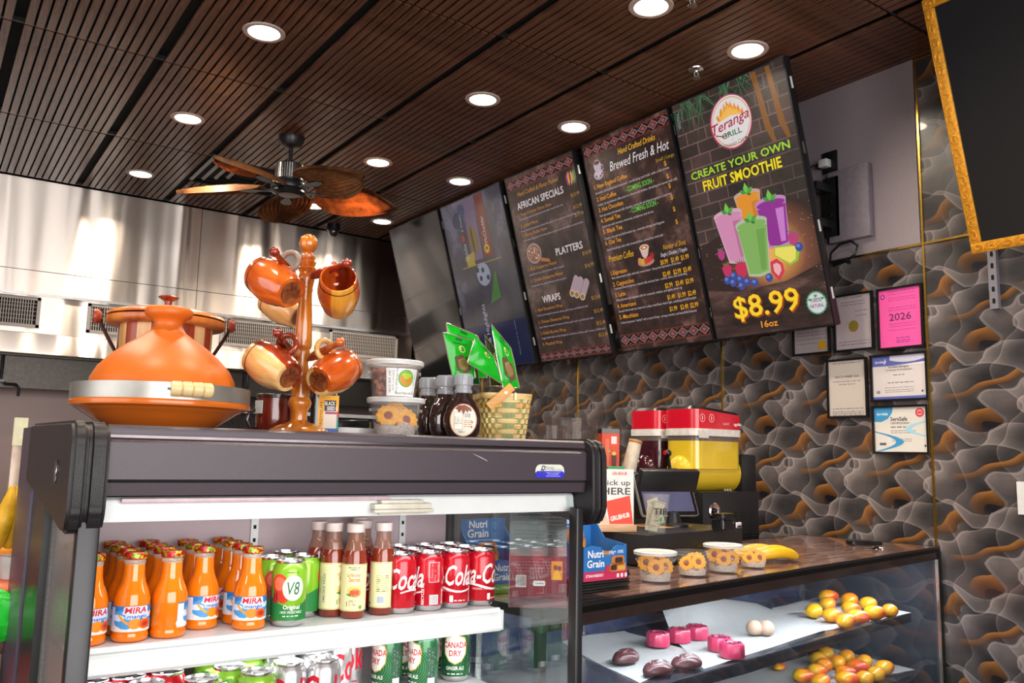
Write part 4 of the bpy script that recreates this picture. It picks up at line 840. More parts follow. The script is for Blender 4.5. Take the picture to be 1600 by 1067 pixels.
for px, py, d in ((1028, 1008, 'leftmost of the back three'), (1061, 1002, 'middle of the back three'), (1089, 997, 'rightmost of the back three'), (1125, 1016, 'behind the frontmost, on its left'), (1144, 1026, 'frontmost, nearest the glass')):
    p = at(px, py, z=SH1+.0085)
    if first is None:
        first = thing('mousse_cake', '', 'cake', p); obj('body', mousse(), pink, first)
        mb = MB()
        for _ in range(46): an, rr_ = rnd.uniform(0, 2*PI), rnd.uniform(.003, .031); mb.box((rr_*math.cos(an), rr_*math.sin(an), .0425 if rr_ > .02 else .0385), (.005, .0025, .002), rot=(rnd.uniform(-.4, .4), 0, rnd.uniform(0, 3)))
        obj('crumbs', mb, crumb, first, label='dark chocolate crumbs', kind='stuff'); c = first
    else: c = dup(first, p, rnd.uniform(0, 3))
    c['label'] = 'round fluted pink cake with dark crumbs, '+d; c['group'] = 'pink mousse cakes'
choc = pm('chocolate shell', '#432226', .42, var=.1, coat=.1)
for (px, py, d), az in zip(((978, 1037, 'leftmost and farthest back'), (1028, 1056, 'frontmost, in the middle'), (1073, 1046, 'rightmost, beside the pink cakes')), (.2, .05, -.1)):
    p = at(px, py, z=SH1+.004); mb = MB()
    mb.blob((0, 0, .016), (.105, .062, .05), 4, fn=lambda c: Vector((c.x, c.y, (c.z if c.z > -.3 else -.3)*(1+.13*math.cos(7*math.atan2(c.y, c.x+1.5)*3.2)*(c.z > 0)))))
    tag(obj('chocolate_shell', mb, choc, loc=p, rot=(0, 0, az), smooth=70), 'brown ribbed chocolate shell cake, '+d, 'cake', 'chocolate shells')
mb = MB(); bz = pm('beige icing', '#a98f7c', .5, var=.06, sub=.1)
mb.blob((-.021, 0, .025), (.056, .056, .054), 3, fn=lambda c: Vector((c.x, c.y, max(c.z, -.8)))); mb.blob((.021, 0, .025), (.056, .056, .054), 3, fn=lambda c: Vector((c.x, c.y, max(c.z, -.8))))
tag(obj('double_bun', mb, bz, loc=at(1188, 993, z=SH1+.007), rot=(0, 0, -.55)), 'small beige double lobed pastry alone on the parchment', 'pastry')
mb = MB(); mb.prism([(-.07, -.003), (.04, -.006), (.075, 0), (.04, .006), (-.07, .004)], 0, .0015)
tag(obj('knife', mb, steel, loc=at(1252, 958, z=SH1+.008), rot=(0, 0, 2.9)), 'thin knife tip lying beside the upper mango pastries', 'knife')
# ---------------------------------------------------------------- deli cups of cookies
tub = frosted('frosted clear plastic', '#dcd8d6', .085, .3); tub_c = frosted('clear plastic tub', '#e8ecee', .045, .08); lid_m = frosted('milky plastic lid', '#dfe2e2', .72, .35); cookie_m = pm('golden cookie', '#e2a01c', .7, var=.18, scale=120, bump=.5); jam = pm('brown jam centre', '#8a3e22', .25, coat=.5)
doily = pm('lacy white doily', '#ded8d2', .7, var=.25, scale=260, bump=.4)
def cookie_parts(parent):
    mb = MB(); n = 36; rings = []
    for r, z in ((.0, 0), (.026, 0), (.0285, .003), (.027, .007), (.014, .009), (.010, .006), (0, .006)):
        rings.append([mb.v((0, 0, z))] if r == 0 else [mb.v((r*(1+(.09*math.cos(12*2*PI*k/n) if r > .02 else 0))*math.cos(2*PI*k/n), r*(1+(.09*math.cos(12*2*PI*k/n) if r > .02 else 0))*math.sin(2*PI*k/n), z)) for k in range(n)])
    for a_, b_ in zip(rings, rings[1:]):
        for k in range(n):
            j = (k+1) % n
            if len(a_) == 1: mb.face([a_[0], b_[j], b_[k]])
            elif len(b_) == 1: mb.face([a_[k], a_[j], b_[0]])
            else: mb.face([a_[k], a_[j], b_[j], b_[k]])
    obj('biscuit', mb, cookie_m, parent); mb = MB(); mb.lathe([(.0105, .006), (.008, .0095), (0, .0105)], 16, cap=False); obj('jam', mb, jam, parent)
ck0 = None
def cookies_in(base, r, h, which, yaw0=None):
    """a few jam cookies standing on edge and leaning against the wall of a tub, facing the camera"""
    global ck0
    sc_ = r/.052
    vd = (CAM-base); az = math.atan2(vd.y, vd.x)
    spots = [(-.42, .52, .30, 'front left'), (.40, .50, .33, 'front right'), (0, -.1, .36, 'in the middle'), (.35, -.5, .38, 'at the back')]
    if len(which) % 2: spots = [(0, .55, .27, 'front centre'), (-.58, .05, .40, 'at the left'), (.58, .05, .38, 'at the right'), (.05, -.45, .50, 'at the back')]
    jit = random.Random(len(which)); az += jit.uniform(-.55, .55)
    for i, (sx, sy, sz, nm) in enumerate(spots):
        sz += jit.uniform(-.06, .14)
        d = Vector((math.cos(az), math.sin(az), 0)); s = Vector((-d.y, d.x, 0)); p = base+s*(sx*r)+d*((r*.62)*sy)+Vector((0, 0, h*sz+.012))
        rot = Euler((0, R(66+i*4), az+sx*.5)).to_matrix().to_euler()
        lab = 'jam cookie '+nm+' inside '+which
        if ck0 is None: ck0 = thing('jam_cookie', lab, 'cookie', p, rot=rot, group='jam cookies in tubs'); cookie_parts(ck0)
        else: dup(ck0, p, rot=rot, label=lab, group='jam cookies in tubs').scale = (sc_,)*3
        if i == 0 and ck0.scale[0] == 1: ck0.scale = (sc_,)*3
def deli(name, label, cat, base, rt, rb, h, wall, lid=True, fill=None, liner=True, group=None, rz=0):
    t = thing(name, label, cat, base, rz, group)
    mb = MB(); mb.lathe([(0, .0), (rb, 0), (rb+.001, .004), (rt-.003, h-.012), (rt, h-.010), (rt+.001, h), (rt-.003, h), (rt-.005, h-.008), (rb-.002, .003), (0, .003)], 40, cap=False); obj('wall', mb, wall, t)
    if lid:
        mb = MB(); mb.lathe([(rt-.004, h+.001), (rt+.005, h-.003), (rt+.006, h+.005), (rt+.003, h+.007), (rt-.002, h+.003), (rt-.006, h+.003), (0, h+.004)], 40, cap=False); obj('lid', mb, lid_m if lid != 'clear' else tub_c, t)
    mb = MB(); mb.mi = 0
    for k in range(60): a_ = 2*PI*k/60; mb.box((rt*.985*math.cos(a_), rt*.985*math.sin(a_), h-.018), (.0015, .0015, .006), rot=(0, 0, a_))
    obj('rim_ribs', mb, wall, t)
    if liner:
        mb = MB(); n = 40; r0 = rb-.003; rings = [[mb.v((r0*f*math.cos(2*PI*k/n), r0*f*math.sin(2*PI*k/n), .004)) for k in range(n)] for f in (.02, 1)]
        rings.append([mb.v(((r0+(rt-rb)*.3)*math.cos(2*PI*k/n), (r0+(rt-rb)*.3)*math.sin(2*PI*k/n), h*(.33+.05*math.sin(7*2*PI*k/n)+.03*math.sin(3*2*PI*k/n)))) for k in range(n)])
        for a_, b_ in zip(rings, rings[1:]):
            for k in range(n): j = (k+1) % n; mb.face([a_[k], a_[j], b_[j], b_[k]])
        bmesh.ops.solidify(mb.bm, geom=mb.bm.faces[:], thickness=.0008)
        obj('doily', mb, doily, t)
    return t
for (px, py, rt, h, w_, ld, nm) in ((1024, 908, .056, .078, tub, True, 'nearest the snack cartons'), (1082, 899, .052, .066, tub_c, 'clear', 'second from the left, clear lidded'), (1130, 893, .056, .078, tub, True, 'third from the left, milky lidded'), (1177, 886, .051, .064, tub_c, 'clear', 'beside the bananas')):
    p = at(px, py, z=CT+.001); lab = 'round plastic tub of jam cookies on the glass case, '+nm
    deli('cookie_tub', lab, 'tub', p, rt, rt*.78, h, w_, ld, group='cookie tubs on the glass case'); cookies_in(p, rt*.8, h, 'the tub '+nm.replace('from the left, ', '').replace('second', 'placed second').replace('third', 'placed third'))
# bananas
ban = pm('banana skin', '#e2b41a', .45, var=.08, scale=14); tipm = pm('banana tip', '#5a4438', .8)
b0 = thing('banana_bunch', 'bunch of ripe bananas with blunt tips lying behind the cookie tubs', 'fruit', at(1205, 878, z=CT))
for q, (dx, dy, dz) in enumerate(((0, 0, 0), (.02, .045, .002), (-.02, .08, .004))):
    pts = []; 
    for k in range(12): t_ = k/11; pts.append((-.10+.20*t_+dx, dy-.03*math.sin(PI*t_)-.02*t_, .019+dz+.018*math.sin(PI*t_)**1.2))
    mb = MB(); mb.tube(pts, [.007, .012, .016, .018, .019, .019, .019, .0185, .018, .017, .015, .0115], 10); bb = obj('banana', mb, ban, b0, smooth=60)
    mb = MB(); e = Vector(pts[-1]); d = (e-Vector(pts[-2])).normalized(); mb.tube([e-d*.002, e+d*.004], .0075, 6); obj('tip', mb, tipm, bb)
mb = MB(); mb.tube([(-.10, 0, .02), (-.13, .04, .025), (-.14, .045, .03)], .012, 8); obj('stem', mb, ban, b0); b0.rotation_euler = (0, 0, CR-.25)
# sunglasses case and keys at the far end
g = thing('glasses_case', 'flat black glasses case near the right end of the glass case', 'case', CW(-.25, .22, CT))
mb = MB(); mb.prism(rrect(-.075, -.03, .075, .03, .02), .003, .02); bmesh.ops.bevel(mb.bm, geom=mb.bm.edges[:], offset=.004, segments=2, affect='EDGES'); obj('shell', mb, black_s, g); mb = MB(); mb.box((0, -.028, .011), (.03, .008, .006)); obj('clasp', mb, black_s, g); g.rotation_euler = (0, 0, -.5)
ky = thing('key_bunch', 'small bunch of keys with a ring and a black fob', 'keys', CW(-.34, .12, CT))
mb = MB(); mb.tube([(.016*math.cos(a_), .016*math.sin(a_), .003+.004*math.sin(a_)) for a_ in [2*PI*k/18 for k in range(18)]], .0013, 6, closed=True); obj('ring', mb, chrome, ky)
for a_ in (.2, 1.1, 2.6):
    mb = MB(); mb.M = Matrix.Rotation(a_, 4, 'Z'); mb.prism(ell(.027, 0, .011, .011, 14), .003, .005); mb.box((.05, 0, .004), (.03, .006, .002)); 
    for k in range(4): mb.box((.042+k*.006, .004, .004), (.003, .003, .002))
    obj('key', mb, chrome, ky)
mb = MB(); mb.blob((-.03, 0, .008), (.04, .026, .014), 2); obj('fob', mb, black_s, ky)
# ---------------------------------------------------------------- raised till platform
PT = 1.158
till = thing('till_platform', 'low black steel cash drawer box standing on the glass case', 'cash drawer', CW(-1.665, .305, CT), CR)
mb = MB(); mb.box2((0, 0, .004), (.575, .32, PT-CT), bev=.002); obj('body', mb, pm('black painted steel', (.02, .019, .021), .33, .2, var=.15, scale=300, bump=.2), till)
mb = MB(); mb.box2((-.002, -.0015, .012), (.57, 0, .014)); mb.box2((.27, -.002, .05), (.30, 0, .058)); obj('drawer_seam', mb, black_s, till)
mb = MB()
for x in (.02, .55):
    for y in (.02, .3): mb.box((x, y, .002), (.03, .03, .004))
obj('feet', mb, black_s, till)
def TP(px, py): return at(px, py, z=PT+.001)
# paper board on the platform
mb = MB(); mb.box2((0, 0, 0), (.20, .15, .002)); p = CW(-1.40, .44, PT+.0005); tag(obj('cardboard_sheet', mb, pm('tan cardboard', '#b98f58', .7), loc=p, rot=(0, 0, CR)), 'tan cardboard sheet lying on the cash drawer box beneath the till screen', 'cardboard')
# pick-up sign
sg = thing('pickup_sign', 'white pick up here sign with a red square in a light wooden base', 'sign', at(962, 830, z=PT+.001), R(-24))
mb = MB(); mb.box2((-.066, -.022, 0), (.066, .022, .022), bev=.001); obj('wooden_base', mb, wood('light pine', '#b88a5c', '#dcb890', 2, (.2, 1, 1), .5, .1), sg)
mb = MB(); mb.box2((-.062, -.002, .014), (.062, .002, .205)); card = obj('card', mb, pm('sign white', '#dfe2e0', .5, var=.02), sg)
a = Art(); a.text('GRUBHUB', .012, .186, .0105, '#e8431e', w=.052, align='c', bold=.04); a.text('Pick up', -.048, .152, .0185, '#3a3638', w=.098, bold=.015); a.text('HERE', -.050, .121, .0235, '#3a3638', w=.100, bold=.03)
a.shape([(-.035, .098), (.048, .118), (.060, .024), (-.022, .024)], '#f23a14', 1); a.text('GRUBHUB', -.018, .033, .0155, '#f6f2ee', w=.068, bold=.06, rot=13, lay=2, shear=.1)
a.shape([(-.062, .024), (-.062, .07), (-.035, .055), (-.025, .03), (-.023, .024)], '#dcb8a4', 0)
a.build('print', plane_map((0, -.002, 0), (1, 0, 0), (0, 0, 1)), sg)
# till screen
ts = thing('till_screen', 'tilted tablet till screen with a pale back edge on a black stand', 'till', at(1052, 822, z=PT+.001), R(-12))
mb = MB(); mb.lathe([(.0, 0), (.055, 0), (.055, .008), (.03, .014), (.022, .05), (0, .055)], 24, cap=False); obj('stand', mb, black_p, ts)
Mx = Matrix.Translation((-.01, -.0, .035)) @ Matrix.Rotation(R(-24), 4, 'X')
mb = MB(); mb.M = Mx; mb.prism(rrect(-.122, 0, .122, .165, .012), -.004, .008, 'y'); obj('tablet', mb, pm('pale aluminium', '#b9b6b4', .3, .6), ts)
mb = MB(); mb.M = Mx; mb.prism(rrect(-.119, .003, .119, .162, .010), -.0055, -.004, 'y'); obj('bezel', mb, black_s, ts)
mb = MB(); mb.M = Mx; mb.poly([(-.106, -.0058, .017), (.106, -.0058, .017), (.106, -.0058, .149), (-.106, -.0058, .149)]); obj('display', mb, pm('resting tablet display', '#4c4c66', .1, var=.15, scale=8, emit=.35), ts, smooth=False)
mb = MB(); mb.M = Matrix.Translation((0, .07, .02)) @ Matrix.Rotation(R(20), 4, 'X'); mb.box2((-.125, 0, .0), (.125, .03, .19), bev=.004); obj('rear_display', mb, black_p, ts)
# tip cup with a dollar note
tc_ = thing('tip_cup', 'clear plastic tip cup with folded banknotes and TIP written on it', 'cup', at(1026, 833, z=PT+.001))
mb = MB(); mb.lathe([(0, 0), (.029, 0), (.029, .003), (.0435, .122), (.046, .123), (.046, .127), (.042, .127), (.0275, .004), (0, .004)], 36, cap=False); obj('wall', mb, frosted('clear drink cup', '#e6e6e6', .06, .1), tc_)
note = pm('banknote green grey', '#b0ad96', .7, var=.12, scale=90)
for k, (x, y, z, rx, ry, rz) in enumerate(((-.004, -.006, .062, .1, .25, -.5), (.008, .012, .07, -.1, -.3, -.3), (-.012, .008, .05, 0, .1, -.9))):
    mb = MB(); mb.box((0, 0, 0), (.04, .0012, .085)); nt_ = obj('banknote', mb, note, tc_, loc=(x, y, z), rot=(rx, ry, rz))
    if k == 0:
        a = Art(); a.strip(rect(-.019, -.04, .019, .04)+[(-.019, -.04)], rect(-.017, -.038, .017, .038)+[(-.017, -.038)], '#6a6a58'); a.shape(ell(0, 0, .010, .013, 16), '#8a8a78'); a.text('1', .009, .026, .008, '#4a4a40'); a.text('1', -.016, -.035, .008, '#4a4a40'); a.build('print', plane_map((0, -.0007, 0), (1, 0, 0), (0, 0, 1)), nt_)
        a = None
a = Art(); 
for st, x, w_ in (('T', -.022, .018), ('I', -.002, .006), ('P', .008, .016)): a.text(st, x, .062, .022, '#2a2828', w=w_, bold=.01)
a.text('THANK YOU', -.022, .040, .006, '#3a3a3a', w=.05); a.text('ECO', 0, .030, .006, '#2f8a4c', align='c', bold=.04); a.shape(ell(.002, .049, .006, .005, 12), '#2f9a54')
a.build('print', cyl_map(.037, 0, R(-25), taper=lambda z: .0295+.014*z/.12), tc_, cuts=.008)
# black lidded gadget
gd = thing('black_caddy', 'glossy black rounded box with a seam and small silver catch on the cash drawer', 'box', TP(1131, 827), CR)
mb = MB(); mb.prism(rrect(-.045, -.028, .045, .028, .016), 0, .033); bmesh.ops.bevel(mb.bm, geom=mb.bm.edges[:], offset=.005, segments=2, affect='EDGES'); obj('body', mb, black_s, gd)
mb = MB(); mb.prism(rrect(-.044, -.027, .044, .027, .016), .035, .056); bmesh.ops.bevel(mb.bm, geom=mb.bm.edges[:], offset=.007, segments=3, affect='EDGES'); obj('lid', mb, black_s, gd)
mb = MB(); mb.blob((.016, -.029, .024), (.008, .003, .004), 1); obj('catch', mb, chrome, gd)
wp = thing('small_screen', 'small white edged gadget with a violet screen behind the cash drawer', 'gadget', CW(-1.075, .34, CT), R(20))
mb = MB(); mb.box2((-.005, -.005, 0), (.045, .005, .118), bev=.002); obj('body', mb, white_p, wp); mb = MB(); mb.box2((0, -.0056, .006), (.04, -.005, .108)); obj('display', mb, pm('violet display', '#3a3858', .2), wp)
rm = thing('remote', 'small dark remote with pale buttons standing at the back of the glass case', 'remote', CW(-1.0, .58, CT), .3)
mb = MB(); mb.prism(rrect(-.02, 0, .02, .055, .006), -.005, .005, 'y'); obj('body', mb, pm('grey plastic', '#4a4a4c', .5), rm); a = Art(); a.strip(ell(0, .04, .008, .008, 16), ell(0, .04, .006, .006, 16), '#b8b8b8'); a.shape(rect(-.012, .018, .012, .024), '#c8c8c8'); a.shape(rect(-.012, .008, .012, .013), '#c8c8c8'); a.build('buttons', plane_map((0, -.005, 0), (1, 0, 0), (0, 0, 1)), rm)
# ---------------------------------------------------------------- snack cartons, books, flyers
nb, gr_, br_, rd_ = '#2f72b8', '#5aa83c', '#b8743a', '#c03058'
carton = pm('raw carton board', '#8a6448', .7); cart_b = pm('blue carton print', nb, .4, var=.03)
def pastry_pic(a, x, y, s, lay=3):
    a.shape(rrect(x-.034*s, y-.012*s, x+.036*s, y+.014*s, .008*s), '#c8843c', lay); a.shape(rrect(x-.028*s, y+.006*s, x+.030*s, y+.036*s, .012*s), '#b8784a', lay)
    a.shape(rrect(x-.031*s, y-.008*s, x-.004*s, y+.008*s, .005*s), '#4a2822', lay+1); a.shape(rrect(x-.012*s, y+.014*s, x+.022*s, y+.030*s, .006*s), '#4a2822', lay+1); a.shape(rrect(x+.0*s, y-.008*s, x+.033*s, y+.004*s, .004*s), '#e0a050', lay+1)
def snack(label, flavour, fcol, pos, rz, fruit):
    t = thing('snack_carton', label, 'carton', pos, rz, 'open snack bar cartons'); W, D, H1, H2 = .150, .13, .082, .175
    mb = MB(); e = .002
    mb.box2((-W/2, D-e, 0), (W/2, D, H2)); mb.box2((-W/2, 0, 0), (W/2, D, e)); obj('back_panel', mb, cart_b, t)
    mb = MB(); tear = [(-W/2, 0), (W/2, 0), (W/2, H1), (W*.42, H1-.004), (W*.3, H1), (W*.18, H1-.006), (W*.12, H1-.022), (W*.04, H1-.026), (-W*.06, H1-.02), (-W*.1, H1-.003), (-W*.3, H1+.002), (-W*.42, H1-.003), (-W/2, H1)]
    mb.prism(tear, 0, e, 'y'); f = obj('front_panel', mb, cart_b, t)
    for s in (-1, 1):
        mb = MB(); mb.prism([(0, 0), (D, 0), (D, H2-.02), (D*.6, H1+.01), (0, H1)], s*W/2-(e if s > 0 else 0), s*W/2+(e if s < 0 else 0), 'x'); obj('side_panel', mb, cart_b, t)
    mb = MB(); mb.box2((-W/2+.004, .006, .004), (W/2-.004, D-.004, H1-.022)); obj('bars', mb, carton, t)
    a = Art(); a.text('Nutri', -W*.40, .055, .018, '#f2f2f4', w=.052, bold=.04); a.text('Grain', -W*.42, .032, .018, '#f2f2f4', w=.058, bold=.04); a.shape(rect(-W/2, 0, W/2, .022), fcol, 1); a.text(flavour, -W*.45, .009, .007, '#fff0f0', bold=.02, lay=2)
    a.text('10g+ 10%', W*.08, .062, .008, '#e8eef8', w=.05, bold=.02); pastry_pic(a, W*.27, .028, .8); a.shape(ell(W*.04, .026, .008, .009, 12), fruit, 3)
    for k in range(3): a.shape(rect(W*.25+k*.014, .004, W*.25+k*.014+.008, .013), '#f0e0e4', 3)
    a.build('print', plane_map((0, -.0002, 0), (1, 0, 0), (0, 0, 1)), f)
    a = Art(); a.text('Nutri', -W*.12, .152, .020, '#f2f2f4', w=.06, align='c', bold=.04); a.text('Grain', -W*.12, .127, .022, '#f2f2f4', w=.070, align='c', bold=.04); a.shape(rect(-W/2, 0, W/2, .048), fcol, 1); a.fine(-W*.4, W*.2, .118, .003, '#e0e8f4')
    ls = flavour.split(); [a.text(w_, -W*.22, .030-k*.014, .0095, '#fdf6f6', align='c', bold=.03, lay=2) for k, w_ in enumerate(ls)]
    for k in range(4): a.shape(rrect(W*.16+k*.013, .018, W*.16+k*.013+.008, .032, .002), '#f0f4e8', 3)
    pastry_pic(a, W*.08, .072, 1.15); a.shape(ell(-W*.30, .068, .016, .018, 16), fruit, 3); a.shape(ell(-W*.30, .070, .007, .009, 12), '#e8f0d0' if fcol == gr_ else '#f08060', 4)
    a.build('print', plane_map((0, D-.0022, 0), (1, 0, 0), (0, 0, 1)), t)
    return t
pA = at(946, 906, z=CT+.05)
snack('blue and pink strawberry snack carton, torn open, on the dark booklets', 'STRAWBERRY', rd_, pA, CR-.1, '#c83040')
pB = at(800, 925, z=CT+.001); snack('blue and green apple snack carton, torn open, seen through the fridge side glass', 'APPLE CINNAMON', gr_, pB, CR-.1, '#b8cc70')
mb = MB()
for k in range(7):
    o_ = .002*math.sin(k*2.1); p = CW(-2.15, .10, CT+.0005+k*.0069)
    mb = MB(); mb.box2((-.13, -.015+o_, 0), (.10, .16+o_, .0064), bev=.001)
    q = obj('booklet', mb, pm('dark green booklet cover', '#12201c', .15, coat=.5) if k % 2 else pm('black booklet cover', '#0c0c10', .15, coat=.5), loc=p, rot=(0, 0, CR-.04+o_*8))
    tag(q, 'thin dark glossy booklet in the stack under the strawberry carton, '+('bottom', 'second', 'third', 'fourth', 'fifth', 'sixth', 'top')[k]+(' one' if k in (0, 6) else ' from the bottom'), 'booklet', 'dark booklets stacked under the carton')
bk = thing('leaning_book', 'black and maroon book with barcode standing against the fridge side glass', 'book', at(834, 950, z=CT+.001)+Vector((.012, .0, 0)), R(-33), rot=(R(-6), 0, R(-33)))
mb = MB(); mb.box2((-.064, 0, 0), (.064, .012, .225)); obj('pages', mb, pm('page edges', '#b8b0a4', .7), bk)
mb = MB(); mb.box2((-.066, -.0015, 0), (.066, 0, .228)); mb.box2((-.066, .012, 0), (.066, .0135, .228)); mb.box2((-.068, -.0015, 0), (-.066, .0135, .228)); cvr = obj('cover', mb, pm('black book cover', '#121014', .2, coat=.4), bk)
a = Art(); a.shape(rect(-.066, 0, .066, .115), '#6a1628')
for k in range(9): a.fine(-.058, .056, .212-k*.0085-(0.006 if k > 3 else 0), .0028, '#5c5c60', k)
for k in range(5): a.fine(-.056, .03, .108-k*.007, .0026, '#b88890', k+20)
a.lay = 1; a.shape(rect(-.052, .045, -.028, .072), '#d8d0d4')
for k in range(10): a.shape(rect(-.050+k*.0021, .048, -.050+k*.0021+.001, .07), '#2a2024', 2)
a.shape(rrect(-.012, .048, .016, .060, .003), '#d8d8dc'); a.text('Amazon', -.006, .051, .005, '#3a3a40', lay=2) if False else a.fine(-.006, .014, .052, .004, '#3a3a40')
a.shape(rect(.030, .062, .056, .104), '#e08a28'); a.shape([(.033, .062), (.036, .08), (.046, .084), (.054, .062)], '#f0b030', 2); a.shape(ell(.040, .090, .005, .006, 12), '#6a3a20', 2); a.shape(ell(.049, .088, .005, .006, 12), '#5a3020', 2); a.shape(rect(-.054, .008, .03, .018), '#5a3a44', 1)
a.build('print', plane_map((0, -.0017, 0), (1, 0, 0), (0, 0, 1)), cvr)
# ---------------------------------------------------------------- slush machine on the back counter
bc = thing('back_counter', 'dark counter along the patterned wall carrying the slush machine', 'counter', (3.1, 3.1, 0))
mb = MB(); mb.box2((-.46, -.43, 0), (.53, .6, .93)); obj('body', mb, pm('dark laminate', (.02, .018, .018), .4), bc); mb = MB(); mb.box2((-.46, -.44, .93), (.53, .6, .96), bev=.003); obj('worktop', mb, black_s, bc)
sp0 = CAM+ray(1099, 715)*(3.9/F_PX); sl = thing('slush_machine', 'two tank slush machine, maroon and yellow, with red and white lids', 'drinks machine', (sp0.x+.055, sp0.y+.045, .961))
z0 = sp0.z-.961
red = pm('red lid plastic', '#c8142c', .22, coat=.3, var=.04); wht = pm('white band plastic', '#d8d4d0', .35)
mb = MB(); mb.box2((-.13, -.11, .0), (.25, .36, z0-.15), bev=.008); base = obj('housing', mb, black_p, sl)
for r_ in range(2):
    mb = MB()
for cx in (.055, .12, .185):
    for k in range(11): mb = MB(); mb.box((cx+.02, -.111, .07+k*.0135), (.045, .003, .006)); obj('vent_slot', mb, dark, base)
mb = MB(); Ax = Matrix.Rotation(PI/2, 4, 'X'); mb.lathe([(.0, .0), (.034, .0), (.036, .004), (.030, .008), (.022, .004), (0, .004)], 28, (-.06, -.111, z0-.235), Ax, cap=False); sk = obj('round_badge', mb, chrome, base)
mb = MB(); mb.lathe([(.0, .005), (.012, .005), (.011, .010), (0, .010)], 20, (-.06, -.111, z0-.235), Ax, cap=False); obj('hub', mb, black_s, sk)
def tank(y0, liq, nm):
    p = obj_ = None
    mb = MB(); P = rrect(-.165, -.10, .155, .10, .05, 6)
    mb.prism([(x, y+y0) for x, y in P], z0-.05, z0+.075)
    mb.lathe([(0, -.19), (.06, -.186), (.078, -.165), (.084, -.13), (.085, .0), (.09, .17), (.085, .215), (.055, .235), (0, .24)], 32, (0, y0, z0-.070), Matrix.Rotation(PI/2, 4, 'Y'), cap=False)
    return obj('tank', mb, liq, sl, label=nm, smooth=50)
slush_y = pm('yellow slush', '#d9b92c', .14, var=.05, scale=9, coat=.6); slush_r = pm('maroon slush', '#3c1420', .12, var=.3, scale=16, coat=.6)
for y0, liq, nm in ((0, slush_y, 'yellow slush tank'), (.235, slush_r, 'dark maroon slush tank')):
    tank(y0, liq, nm)
    mb = MB(); mb.prism([(x*1.0, y+y0) for x, y in rrect(-.165, -.10, .155, .10, .05, 6)], z0+.075, z0+.10); obj('clear_rim', mb, frosted('smoky clear rim', '#8a7a74', .55, .1), sl)
    mb = MB(); mb.prism([(x, y+y0) for x, y in rrect(-.172, -.107, .162, .107, .05, 6)], z0+.098, z0+.13); mb.box((-.12, y0-.108, z0+.105), (.06, .006, .035)); obj('white_band', mb, wht, sl)
    mb = MB(); n = 28; R1 = [(x, y+y0) for x, y in rrect(-.170, -.105, .160, .105, .05, 6)]
    top = [z0+.208+.010*math.cos((x+.17)/.33*PI*1.25) for x, y in R1]
    lo_ = [mb.v((x, y, z0+.128)) for x, y in R1]; hi = [mb.v((x, y, t_)) for (x, y), t_ in zip(R1, top)]
    for k in range(len(R1)): j = (k+1) % len(R1); mb.face([lo_[k], lo_[j], hi[j], hi[k]])
    lid_o = obj('red_lid', mb, red, sl)
    mb = MB(); hi = [mb.v((x, y, t_-.001)) for (x, y), t_ in zip(R1, top)]; h2 = [mb.v((x*.9, y0+(y-y0)*.85, t_+.014)) for (x, y), t_ in zip(R1, top)]; cc = mb.v((0, y0, z0+.226))
    for k in range(len(R1)): j = (k+1) % len(R1); mb.face([hi[k], hi[j], h2[j], h2[k]]); mb.face([h2[k], h2[j], cc])
    obj('black_cover', mb, black_s, sl)
    a = Art()
    for x in (-.150+.165*0+.015, .05-.165+.07): pass
    for x in (-.125, -.065): a.strip(ell(x, z0+.178, .017, .019, 20)+[(x+.017, z0+.178)], ell(x, z0+.178, .0145, .0165, 20)+[(x+.0145, z0+.178)], '#e8c8c8'); a.strip([(x-.004, z0+.188), (x-.002, z0+.178), (x-.004, z0+.168)], [(x, z0+.188), (x+.004, z0+.178), (x, z0+.168)], '#e8c8c8')
    a.text('GIANT', .01, z0+.150, .012, '#e0b8bc', w=.045); a.text('ugolini', .085, z0+.150, .014, '#f0e0e0', w=.05, bold=.05)
    a.build('lid_print', plane_map((0, y0-.1055, 0), (1, 0, 0), (0, 0, 1)), lid_o)
    mb = MB(); mb.box2((-.235, y0-.02, z0-.13), (-.19, y0+.02, z0-.05), bev=.006); mb.tube([(-.225, y0, z0-.05), (-.235, y0, z0+.0)], .008, 8); sp_ = obj('tap', mb, black_s, sl); mb = MB(); mb.blob((-.237, y0, z0+.016), (.036, .036, .036), 2); obj('tap_knob', mb, black_s, sp_); mb = MB(); mb.lathe([(0, 0), (.010, 0), (.009, .003), (0, .003)], 14, (-.254, y0, z0+.018), Matrix.Rotation(-PI/2, 4, 'Y'), cap=False); obj('knob_dot', mb, red, sp_)
mb = MB(); mb.box2((.15, -.10, z0-.16), (.25, .34, z0+.02), bev=.012); obj('rear_block', mb, black_p, sl)
for k in range(3): mb = MB(); mb.lathe([(0, 0), (.007, 0), (.007, .005), (0, .006)], 10, (.02+k*.018, -.103, z0-.145), Ax, cap=False); obj('screw', mb, chrome, sl)
